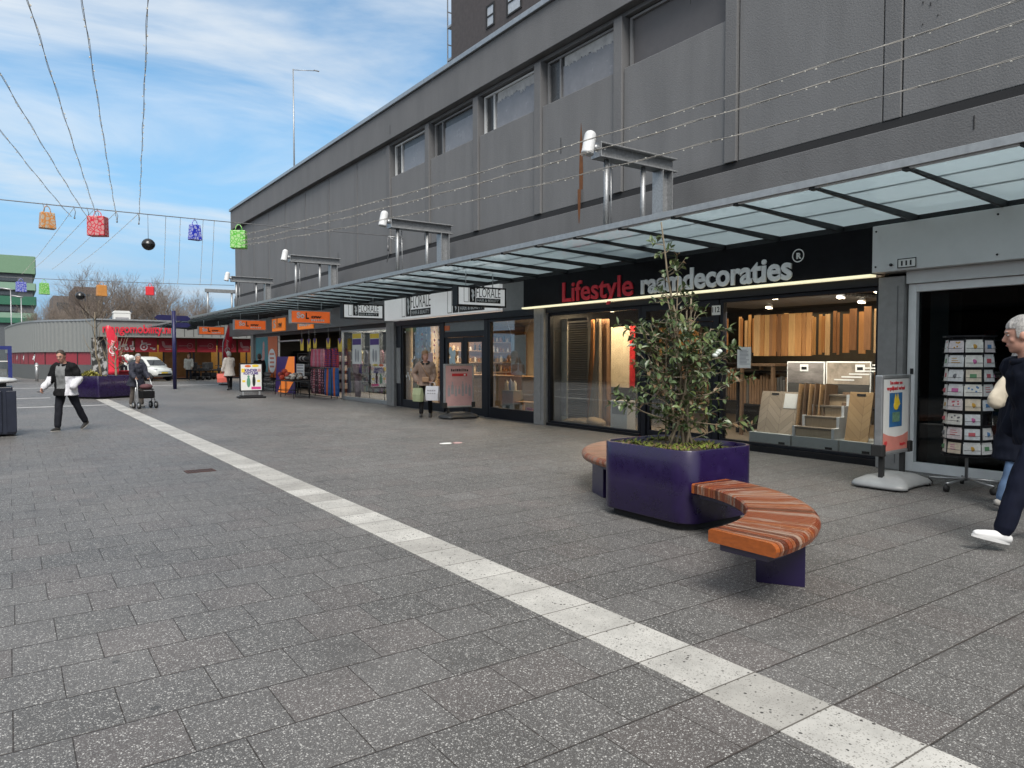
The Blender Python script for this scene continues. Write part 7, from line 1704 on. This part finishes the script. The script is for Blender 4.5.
# --- man at the right edge, grey hair, navy jacket
MR = G(1012, 551); pm = Vector((7.03, 2.39, 0))
t, J, k, B_ = person('tall grey haired man in a navy jacket walking at the right edge', pm, face_to(-.75, .66), dict(h=1.86, leg_r=(-.32, -.40, .05), leg_l=(.46, .30, .05), foot_l=-.22, foot_r=.35, arm_l=(-.35, .16, .25, -.1), arm_r=(-.3, .15, .3, .0), lean=.17, head=.0, yaw=-.42, hide_hand='lr'), dict(hairm=hair_grey, hair='short', legs=navyjean, shoe=white_sh, sole=mat('white_sole', (.6, .6, .6), .6), top=[navy_cl], hem=-.35, top_ease=.04, collar=navy_cl, collar_r=.095, skin=skin2, leg_ease=.02, wob=.02), vox=.009)
# --- person behind him with the cream bag
pj = Vector((8.62, 3.13, 0))
t, J, k, B_ = person('person in a long navy coat and blue jeans half hidden by the grey haired man', pj, face_to(.75, -.62), dict(h=1.62, fem=True, leg_l=(.22, .05, .04), leg_r=(-.2, -.3, .04), foot_r=.3, arm_l=(.25, .18, .9, -.05), arm_r=(0, .15, .3, .05), lean=.05, head=.05, hide_hand='l'), dict(hairm=hair_grey, hair='full', legs=bluejean, shoe=greysh, top=[navy_cl], hem=-1.15, flare=.03, top_ease=.055, collar=navy_cl, collar_r=.10))
bagm = mat('cream_bag', (.52, .46, .36), .6, var=.1)
tt = thing('shoulder_bag', 'cream shoulder bag carried by the person in the long navy coat', 'bag', (0, 0, 0)); MT = Matrix.Translation(pj) @ Matrix.Rotation(face_to(.75, -.62), 4, 'Z'); tt.matrix_world = MT
def WP(px, py, d): r_ = ray(px, py); return MT.inverted() @ (Vector((0, 0, H))+r_*d)
Bg = Blob(); axv = MT.to_3x3().inverted() @ FWH
p0_, p1_, p2_, p3_ = WP(1009.5, 370, 7.15), WP(1005, 381, 7.15), WP(1000.5, 393, 7.15), WP(997.5, 400, 7.15)
Bg.limb([p0_, p1_, p2_, p3_], [.022, .055, .085, .088], .6, axv, n=16); Bg.limb([WP(992.5, 398, 7.15), WP(1002, 404, 7.15)], [.035, .04], .6, axv); Bg.done('bag_body', bagm, tt, .009, 2, wob=.012)
sh_ = J['shor'] if (p0_-J['shor']).length < (p0_-J['shol']).length else J['shol']
g = MB(); g.tube([p0_, p0_.lerp(sh_, .5)+Vector((0, 0, .05)), sh_+Vector((0, 0, .10))], .010, 6); g.tube([p0_+Vector((.01, .02, -.01)), p0_.lerp(sh_, .5)+Vector((.02, .02, .02)), sh_+Vector((.03, .02, .09))], .010, 6); g.build('strap', bagm, tt, local=True)

# --- woman with bags before the salon
pw = Vector((9.02, 16.9, 0)); fz = face_to(-.55, -.83)
t, J, k, B_ = person('woman in a tan padded jacket walking past the salon with two bags', pw, fz, dict(h=1.66, fem=True, leg_r=(.10, .04, .03), leg_l=(-.10, -.25, .03), foot_l=.25, arm_l=(-.05, .22, 1.0, -.1), arm_r=(-.25, .55, .45, -.35), lean=.03, yaw=.35, grip_l=.9, grip_r=.9), dict(skin=skin2, hairm=hair_blond, hair='bob', legs=black_cl, shoe=dark_sh, top=[tan_cl], hem=-.25, flare=.02, top_ease=.05, collar=mat('black_fur_collar', (.012, .012, .012), .9, bump=.6, bscale=80), collar_r=.12, open=True, wob=.014, leg_ease=.008))
def handbag(label, hand, parent_m, w_, h, d, m, name='carrier_bag', mark=None, swing=0., drop=.10):
    t = thing(name, label, 'bag', (0, 0, 0)); t.matrix_world = parent_m; c = Vector(hand)+Vector((0, 0, -drop-h))
    g = MB(); vs = [c+Vector((x*sx_, y*sy_, z)) for z, x, y in ((0, w_*.47, d*.5), (h*.5, w_*.5, d*.6), (h, w_*.5, d*.25)) for sx_, sy_ in ((-1, -1), (1, -1), (1, 1), (-1, 1))]
    M = Matrix.Rotation(swing, 3, 'Z'); vs = [c+M @ (v-c) for v in vs]
    g.add(vs, [(0, 1, 2, 3), (8, 9, 10, 11)]+[(i*4+j, i*4+(j+1) % 4, i*4+4+(j+1) % 4, i*4+4+j) for i in range(2) for j in range(4)]); g.build('bag_body', m, t, local=True, bevel=.01)
    for s_ in (-1, 1):
        q = M @ Vector((0, s_*d*.2, 0)); e = M @ Vector((w_*.22, 0, 0)); g = MB(); g.tube([c+q-e+Vector((0, 0, h-.01)), c+q-e*.7+Vector((0, 0, h+drop*.8)), c+Vector((0, 0, h+drop)), c+q+e*.7+Vector((0, 0, h+drop*.8)), c+q+e+Vector((0, 0, h-.01))], .006, 5); g.build('handle', m, t, local=True)
    return t, c, M
MT = Matrix.Translation(pw) @ Matrix.Rotation(fz, 4, 'Z')
hl = J['wril']+(J['wril']-J['elbl']).normalized()*.085; hr = J['wrir']+(J['wrir']-J['elbr']).normalized()*.085
tb_, c, M = handbag('white paper bag with small lettering held by the woman in the tan jacket', hl+Vector((0.02, .02, 0)), MT, .36, .38, .12, white_cl, swing=R(70))
g = MB()
for k_ in range(2):
    for q in range(4):
        ln = .05; o_ = c+M @ Vector((-.12+q*.062, -.066-.006, 0))+Vector((0, 0, .25-.075*k_)); e = M @ Vector((.045, 0, 0)); g.quad(o_, o_+e, o_+e+Vector((0, 0, .03)), o_+Vector((0, 0, .03)))
        o_ = c+M @ Vector((-.12+q*.062, .066+.006, 0))+Vector((0, 0, .25-.075*k_)); g.quad(o_, o_+e, o_+e+Vector((0, 0, .03)), o_+Vector((0, 0, .03)))
g.build('small_print', grey_print, tb_, local=True)
handbag('pale green cloth bag hanging on the arm of the woman in the tan jacket', hr, MT, .30, .36, .12, mat('pale_green_bag', (.30, .34, .20), .7, var=.15), 'cloth_bag', swing=R(50))
tt = thing('crossbody_bag', 'small tan bag on a strap across the tan jacket', 'bag', (0, 0, 0)); tt.matrix_world = MT
c = B_['pel']+Vector((.19, .02, .08)); g = MB(); g.box(c.x-.04, c.x+.05, c.y-.09, c.y+.09, c.z-.07, c.z+.07); g.build('bag_body', mat('tan_leather', (.32, .19, .11), .5), tt, local=True, bevel=.02); g = MB(); g.tube([c+Vector((0, .08, .06)), B_['che']+Vector((.185, -.02, .0)), B_['nec']+Vector((.10, -.11, -.03)), B_['nec']+Vector((-.04, -.13, 0))], .012, 6); g.build('strap', MATS['tan_leather'], tt, local=True)

# --- woman pushing a rollator
pr = Vector((3.30, 25.45, 0)); fr = face_to(.28, -.96)
t, J, k, B_ = person('elderly woman in a dark blue coat pushing a rollator', pr, fr, dict(h=1.62, fem=True, leg_r=(-.12, -.3, .03), leg_l=(.15, .05, .03), foot_r=.25, arm_l=(.35, .2, .95, .0), arm_r=(.35, .2, .95, .0), lean=.16, head=-.05, grip_l=1., grip_r=1., wide=1.1), dict(hairm=hair_grey, hair='short', legs=mat('brown_trousers', (.10, .085, .075), .8, var=.2), shoe=greysh, top=[mat('dark_blue_coat', (.016, .018, .032), .75, var=.2)], hem=-.62, flare=.06, top_ease=.06, collar=mat('dark_scarf', (.022, .018, .045), .8), collar_r=.09, wob=.016))
t = thing('rollator', 'dark four wheeled rollator with a basket pushed by the woman in the dark blue coat', 'rollator', pr, fr)
hx = J['wril'].x+.04; hz = J['wril'].z-.05; hy = abs(J['wril'].y)
for s_ in (-1, 1):
    g = MB(); g.tube([(hx-.12, s_*hy, hz), (hx+.04, s_*hy, hz), (hx+.12, s_*(hy), hz-.10), (hx+.30, s_*.26, .16)], .016, 8); g.tube([(hx+.02, s_*.26, .16), (hx+.14, s_*.26, hz-.25)], .015, 8); g.build('side_frame', alu, t, local=True)
    g = MB(); g.tube([(hx-.14, s_*hy, hz), (hx-.0, s_*hy, hz)], .022, 8); g.build('hand_grip', rubber, t, local=True)
    for xx in (hx+.34, hx-.02): g = MB(); g.cyl((xx, s_*.26-.02, .11), (xx, s_*.26+.02, .11), .11, n=18); wo = g.build('wheel', rubber, t, local=True); g = MB(); g.cyl((xx, s_*.26-.024, .11), (xx, s_*.26+.024, .11), .06, n=14); g.build('rim', alu, wo, local=True)
g = MB(); g.box(hx+.12, hx+.42, -.2, .2, .32, .55); g.build('basket', black_cl, t, local=True, bevel=.03); g = MB(); g.box(hx+.02, hx+.3, -.22, .22, .575, .61); g.build('seat', rubber, t, local=True, bevel=.01); g = MB(); g.sphere((hx+.26, 0, .68), (.15, .2, .09), 12, 8); g.build('folded_bag', mat('dark_red_cloth', (.11, .045, .05), .8, var=.4), t, local=True)

# --- woman in the white coat walking away with a red bag
pc_ = Vector((8.72, 36.3, 0)); fc = face_to(-.25, .97); MTc = Matrix.Translation(pc_) @ Matrix.Rotation(fc, 4, 'Z')
t, J, k, B_ = person('woman in a white coat walking away carrying a red bag', pc_, fc, dict(h=1.76, fem=True, leg_l=(-.12, -.25, .02), leg_r=(.14, .05, .02), foot_l=.25, arm_l=(.15, .2, .3, .15), arm_r=(.2, .15, .8, 0), lean=.04, grip_l=.9), dict(hairm=hair_grey, hair='full', legs=black_cl, shoe=dark_sh, top=[cream_cl], hem=-.85, flare=.05, top_ease=.06, collar=cream_cl, collar_r=.08, leg_ease=.004), vox=.016)
handbag('bright coral red bag hanging from the hand of the woman in white', J['wril']+Vector((.02, .03, -.05)), MTc, .46, .42, .14, mat('coral_bag', (.60, .12, .09), .6), swing=R(60))
# --- dark dressed person behind the black pavement sign
person('person in a black coat standing behind the black framed pavement sign', Vector((9.62, 34.4, 0)), face_to(-.1, .99), dict(h=1.66, lean=.03), dict(hairm=hair_dark, hair='full', legs=black_cl, shoe=dark_sh, top=[black_cl], hem=-.6, top_ease=.05, collar=black_cl), vox=.016)
# --- red shirted person seated by the flag
ps = FY(121, 372, 51.5)
t, J, k, B_ = person('person in a red shirt sitting behind the far purple planter', Vector((ps.x-.1, 51.2, 0)), face_to(.5, -.85), dict(h=1.72, pelvis=1.15, sit=1, leg_l=(1.3, .05, .05), leg_r=(1.3, .05, .05), arm_l=(.5, .2, 1.2, -.2), arm_r=(.5, .2, 1.2, -.2), lean=.15), dict(hairm=hair_brown, hair='thin', legs=darkjean, shoe=dark_sh, top=[mat('red_shirt', (.30, .02, .03), .7)], hem=-.15, topname='shirt', top_ease=.015), vox=.016)
ch = thing('stool', 'tall dark stool under the person in the red shirt', 'stool', (ps.x-.1, 51.2, 0)); g = MB(); g.cyl((ps.x-.1, 51.2, 1.0), (ps.x-.1, 51.2, 1.05), .2, n=18); g.build('seat', rubber, ch); g = MB(); g.tube([(ps.x-.1, 51.2, 0.02), (ps.x-.1, 51.2, 1.0)], .03, 8); g.lathe([(.24, 0), (.24, .02), (.03, .03)], (ps.x-.1, 51.2, 0), 16); g.build('stem', alu, ch)
g = MB(); g.box(ps.x-.7, ps.x+.7, 50.6, 50.66, 0, .72); g.box(ps.x-.7, ps.x+.7, 50.3, 50.9, .722, .76); tag(g.build('red_counter', red_dark, loc=(ps.x, 50.6, 0)), 'red promotion counter behind the far purple planter', 'counter')
# --- person in pale coat at the red shop
pp = FY(189, 381, 53.2)
person('person in a pale hooded coat standing at the red shop entrance', Vector((pp.x, 53.2, 0)), face_to(-.3, -.95), dict(h=1.70, leg_l=(.05, 0, .03), arm_l=(.2, .15, .6, 0), lean=.03), dict(hairm=hair_brown, hair='bob', legs=darkjean, shoe=greysh, top=[mat('pale_coat', (.45, .43, .38), .8, var=.08)], hem=-.55, top_ease=.05, collar=mat('dark_scarf2', (.05, .045, .05), .8), fem=True), vox=.016)
# ------------------------------------------------------------------ overhead cables, light strings, hanging ornaments
cablem = mat('steel_cable', (.16, .16, .165), .5, metal=.4); stringm = mat('string_wire', (.36, .34, .31), .6); bulbm = mat('string_bulb', (.62, .60, .54), .3, var=.1)
def sagline(a, b_, sag, n=24):
    a, b_ = Vector(a), Vector(b_); return [a.lerp(b_, i/n)-Vector((0, 0, 4*sag*(i/n)*(1-i/n))) for i in range(n+1)]
def on(line, f):
    n = len(line)-1; i = min(int(f*n), n-1); return line[i].lerp(line[i+1], f*n-i)
YC1, YC2 = 21.1, 42.0
c1 = sagline((-24, YC1, 6.05), (10.4, YC1, 5.45), .35, 48); t = thing('support_cable', 'thick cable slung across the street carrying the nearer hanging ornaments', 'cable', (0, YC1, 5.5), group='cables across the street')
g = MB(); g.tube(c1, .012, 6); g.build('cable', cablem, t)
c2 = sagline((-24, YC2, 5.9), (10.4, YC2, 5.6), .35, 48); t = thing('support_cable', 'thin cable farther down the street carrying the far hanging ornaments', 'cable', (0, YC2, 5.5), group='cables across the street')
g = MB(); g.tube(c2, .014, 6); g.build('cable', cablem, t)
def cable_at(c, px):
    best = min(range(480), key=lambda i: abs(projx(on(c, i/479))-px)); return on(c, best/479)
def projx(p):
    v = p-Vector((0, 0, H)); d = v.dot(FWD); return 512+720*v.dot(RT)/d if d > .1 else 1e9
def light_string(a, b_, sag, label, grp, twist=.018, step=.16, wire=.006, two=True):
    ln = sagline(a, b_, sag, 60); mid = ln[30]; t = thing('light_string', label, 'string lights', tuple(mid), group=grp)
    L_ = (Vector(b_)-Vector(a)).length; n = int(L_/.10); g = MB(); r2 = random.Random(int(abs(a[0])*100)); g.tube(ln, wire, 5)
    if two:
        pts = []
        for i in range(n+1):
            f = i/n; q = on(ln, f); ph = i*.33; pts.append(q+Vector((math.cos(ph)*twist, 0, math.sin(ph)*twist-.01*noise.noise((i*.13, 0, L_)))))
        g.tube(pts, wire*.8, 4)
    g.build('wire', stringm, t); g = MB(); m_ = int(L_/step)
    for i in range(m_):
        q = on(ln, (i+.5)/m_)+Vector((r2.uniform(-.02, .02), r2.uniform(-.02, .02), r2.uniform(-.03, .01))); s_ = .009+.004*r2.random(); g.cbox(q, (s_*1.3, s_*1.5, s_*1.3))
    b2 = g.build('bulbs', bulbm, t); b2['kind'] = 'stuff'; return t
# strings from the nearer cable up over the viewer
GRP = 'light strings overhead'
tops = [((0, 120), 72, 'lowest light string at the left edge of the sky'), ((0, 62), 88, 'second lowest light string at the left edge of the sky'), ((32, 0), 98, 'light string running down to the hanging red bag'), ((84, 0), 118, 'light string leaving the top of the picture between the red bag and the black ball'), ((147, 0), 140, 'nearly vertical light string above the black ball')]
for (px, py), pe, lab in tops:
    e = cable_at(c1, pe); e = e-Vector((0, 0, .25)); d = ray(px, py); s_ = (5.35-H)/d.z; b_ = Vector((d.x*s_, d.y*s_, 5.35)); b_ = b_+(b_-e)*.6
    light_string(e, (b_.x, b_.y, 5.35), .06, lab, GRP, wire=.004, twist=.012, step=.25)
# strings along the grey building on the right
for (p0, p1, X1, sag, lab) in [((240, 237), (960, 0), 9.0, .30, 'top light string before the grey building'), ((240, 243), (1024, 0), 9.15, .30, 'middle light string before the grey building'), ((240, 247), (1024, 31), 9.5, .38, 'lowest light string before the grey building')]:
    a = cable_at(c1, p0[0]); zz_ = H+(FY(p0[0], p0[1], a.y).z-H); a = Vector((FY(p0[0], p0[1], YC1-.3).x, YC1-.3, zz_)); d = FX(p1[0], p1[1], X1); b_ = d+(d-a)*.35
    light_string(a, b_, sag, lab, 'light strings before the grey building', wire=.006, twist=.016, step=.16)
# strings onward to the far cable and to the left
for px, lab in ((166, 'faint far string left of the blue bag'), (180, 'faint far string just left of the blue bag'), (204, 'faint far string right of the blue bag'), (213, 'faint far string left of the green bag')):
    a = cable_at(c1, px); b_ = Vector((a.x*1.94, YC2, on(c2, .9).z)); light_string(a, b_, .3, lab, 'far light strings', wire=.005, two=False, step=.3)
for i, (pa, pb) in enumerate([((75, 224), (28, 266)), ((95, 226), (40, 262)), ((118, 228), (60, 262)), ((140, 230), (85, 258))]):
    a = cable_at(c1, pa[0]); d = ray(*pb); s_ = 46/d.y; b_ = Vector((d.x*s_, 46, H+d.z*s_)); b_ = b_+(b_-a)*.35
    light_string(a, b_, .1, ['first', 'second', 'third', 'fourth'][i]+' slanting light string beyond the cable, counted from the left', 'slanting light strings', wire=.005, two=False, step=.3)
# clamps where strings meet the cable
for px in (45, 75, 88, 98, 118, 140):
    q = cable_at(c1, px); g = MB(); g.tube([q+Vector((-.02, 0, .02)), q+Vector((.02, -.03, -.12)), q+Vector((0, 0, -.26))], .008, 5); g.sphere(q+Vector((0, 0, -.27)), .022, 8, 6); tag(g.build('cable_clamp', cablem, loc=tuple(q)), 'small steel clamp where a light string hangs from the near cable', 'clamp', 'clamps on the near cable')
# hanging ornaments
def lattice(name, c1_, c2_):
    m, N, L, b = nodes(name); tc = N.new('ShaderNodeTexCoord'); vo = N.new('ShaderNodeTexVoronoi'); vo.feature = 'DISTANCE_TO_EDGE'; vo.inputs['Scale'].default_value = 11; L.new(tc.outputs['Object'], vo.inputs['Vector'])
    f = math_node(N, L, 'LESS_THAN', vo.outputs['Distance'], .10); L.new(mixc(N, L, f, c2_, c1_), b.inputs['Base Color']); b.inputs['Roughness'].default_value = .45; return m
lm = {'orange': lattice('orange_lattice', (.50, .20, .05), (.42, .36, .28)), 'red': lattice('red_lattice', (.55, .015, .04), (.55, .25, .25)), 'blue': lattice('blue_lattice', (.015, .03, .42), (.3, .33, .6)), 'green': lattice('green_lattice', (.08, .42, .03), (.35, .6, .25))}
for key, c_, e_ in (('orange2', (.55, .24, .06), 0), ('red2', (.62, .02, .03), 0)): lm[key] = mat('plain_'+key, c_, .5)
def bag_ornament(c, px, w_, h, colr, label, drop=.16, rz=0., taper=.86, yoff=0.):
    q = cable_at(c, px); t = thing('hanging_bag', label, 'ornament', (q.x, q.y+yoff, q.z-drop-h), rz, group='bag shaped ornaments on the cables'); d = .16*w_/.5
    g = MB(); n = 5; vs = []
    for z, s_ in ((0, 1.), (h, taper)): vs += [(x*w_/2*s_, y*d*s_, z) for x, y in ((-1, -1), (1, -1), (1, 1), (-1, 1))]
    g.add(vs, [(0, 1, 2, 3), (4, 5, 6, 7), (0, 1, 5, 4), (1, 2, 6, 5), (2, 3, 7, 6), (3, 0, 4, 7)]); g.build('bag_body', lm[colr], t, local=True, bevel=.02)
    g = MB(); k = 9; g.tube([(w_*.22*math.cos(math.pi*i/k), 0, h+drop*.8*math.sin(math.pi*i/k)) for i in range(k+1)], .012, 6); g.build('handle', lm[colr], t, local=True)
    g = MB(); g.tube([(0, 0, h+drop*.7), (0, -yoff, h+drop+.02)], .008, 5); g.build('hook', cablem, t, local=True); return t
bag_ornament(c1, 46, .34, .40, 'orange', 'orange lattice bag hanging on the near cable at the left', .20, .2)
bag_ornament(c1, 98.5, .43, .50, 'red', 'big red lattice bag hanging on the near cable', .18, -.55, .97)
bag_ornament(c1, 193.5, .32, .42, 'blue', 'blue lattice bag hanging on the near cable before the grey corner', .16, .3, .8)
bag_ornament(c1, 238.5, .42, .50, 'green', 'bright green lattice bag hanging before the corner of the grey building', .22, -.5, .97)
def ball(c, px, r, lab, drop):
    q = cable_at(c, px); t = thing('hanging_ball', lab, 'ornament', (q.x, q.y, q.z-drop-r), group='black round ornaments on the cables'); g = MB(); g.lathe([(.01, -r*.94), (r*.38, -r*.87), (r*.70, -r*.66), (r*.92, -r*.36), (r, -.01), (r*1.03, .0), (r, .01), (r*.92, r*.36), (r*.70, r*.66), (r*.38, r*.87), (.01, r*.94)], (0, 0, 0), 20); g.build('shell', mat('black_shell', (.015, .016, .018), .25), t, local=True)
    g = MB(); g.tube([(0, 0, r*.75), (0, 0, drop+r)], .006, 5); g.build('cord', cablem, t, local=True)
ball(c1, 149, .165, 'black round ornament hanging from the near cable', .62)
ball(c2, 80.5, .22, 'black round ornament on the far cable before the dark brown block', .55)
bag_ornament(c2, 21.5, .42, .48, 'blue', 'small far blue bag before the green office', .2, .2, .95)
bag_ornament(c2, 44.5, .42, .56, 'green', 'small far green bag right of the green office', .2, .3, .85)
bag_ornament(c2, 102, .46, .56, 'orange2', 'small far orange bag beside the dark brown block', .2, .2, .9)
bag_ornament(c2, 149.5, .40, .45, 'red2', 'small far plain red bag over the bare trees', .2, -.3, 1.0)
# bracket with loose cable on the facade
t = thing('cable_bracket', 'steel bracket with loose cable ends on the grey wall above the canopy', 'bracket', (10.4, YC1, 5.4)); g = MB(); g.tube([(9.95, YC1, 5.42), (10.46, YC1, 5.42)], .02, 6); g.tube([(9.95, YC1, 5.42), (10.44, YC1, 5.2)], .012, 5); g.build('arm', galv, t); g = MB(); g.tube([(9.95, YC1, 5.42), (9.93, YC1+.02, 5.2), (9.97, YC1, 4.9), (9.9, YC1, 4.6)], .014, 5); g.sphere((9.94, YC1, 5.05), (.04, .04, .10), 8, 6); g.build('loose_cable', cablem, t)
# ------------------------------------------------------------------ unseen shop row added opposite, dark for the shop glass to reflect
op = thing('added_reflected_row', 'unseen low dark row of shops added opposite to darken the shop glass reflections', 'building', (-11.5, 8, 0))
g = MB(); g.box(-24, -11.5, -22, 46, 0, 5.2); g.build('wall', mat('reflected_row_brick', (.16, .12, .10), .85, var=.2, vscale=2), op)
g = MB(); g.box(-11.5, -9.0, -22, 46, 3.4, 3.55); g.build('canopy_slab', dark_steel, op)
g = MB(); g.box(-11.6, -11.3, -22.1, 46.1, 5.2, 5.5); g.build('roof_edge', zinc, op)
for k in range(11):
    y = -21+k*6.1; g = MB(); g.box(-11.49, -11.46, y, y+5.2, .3, 2.7); f = g.build('window', interior_dark, op)
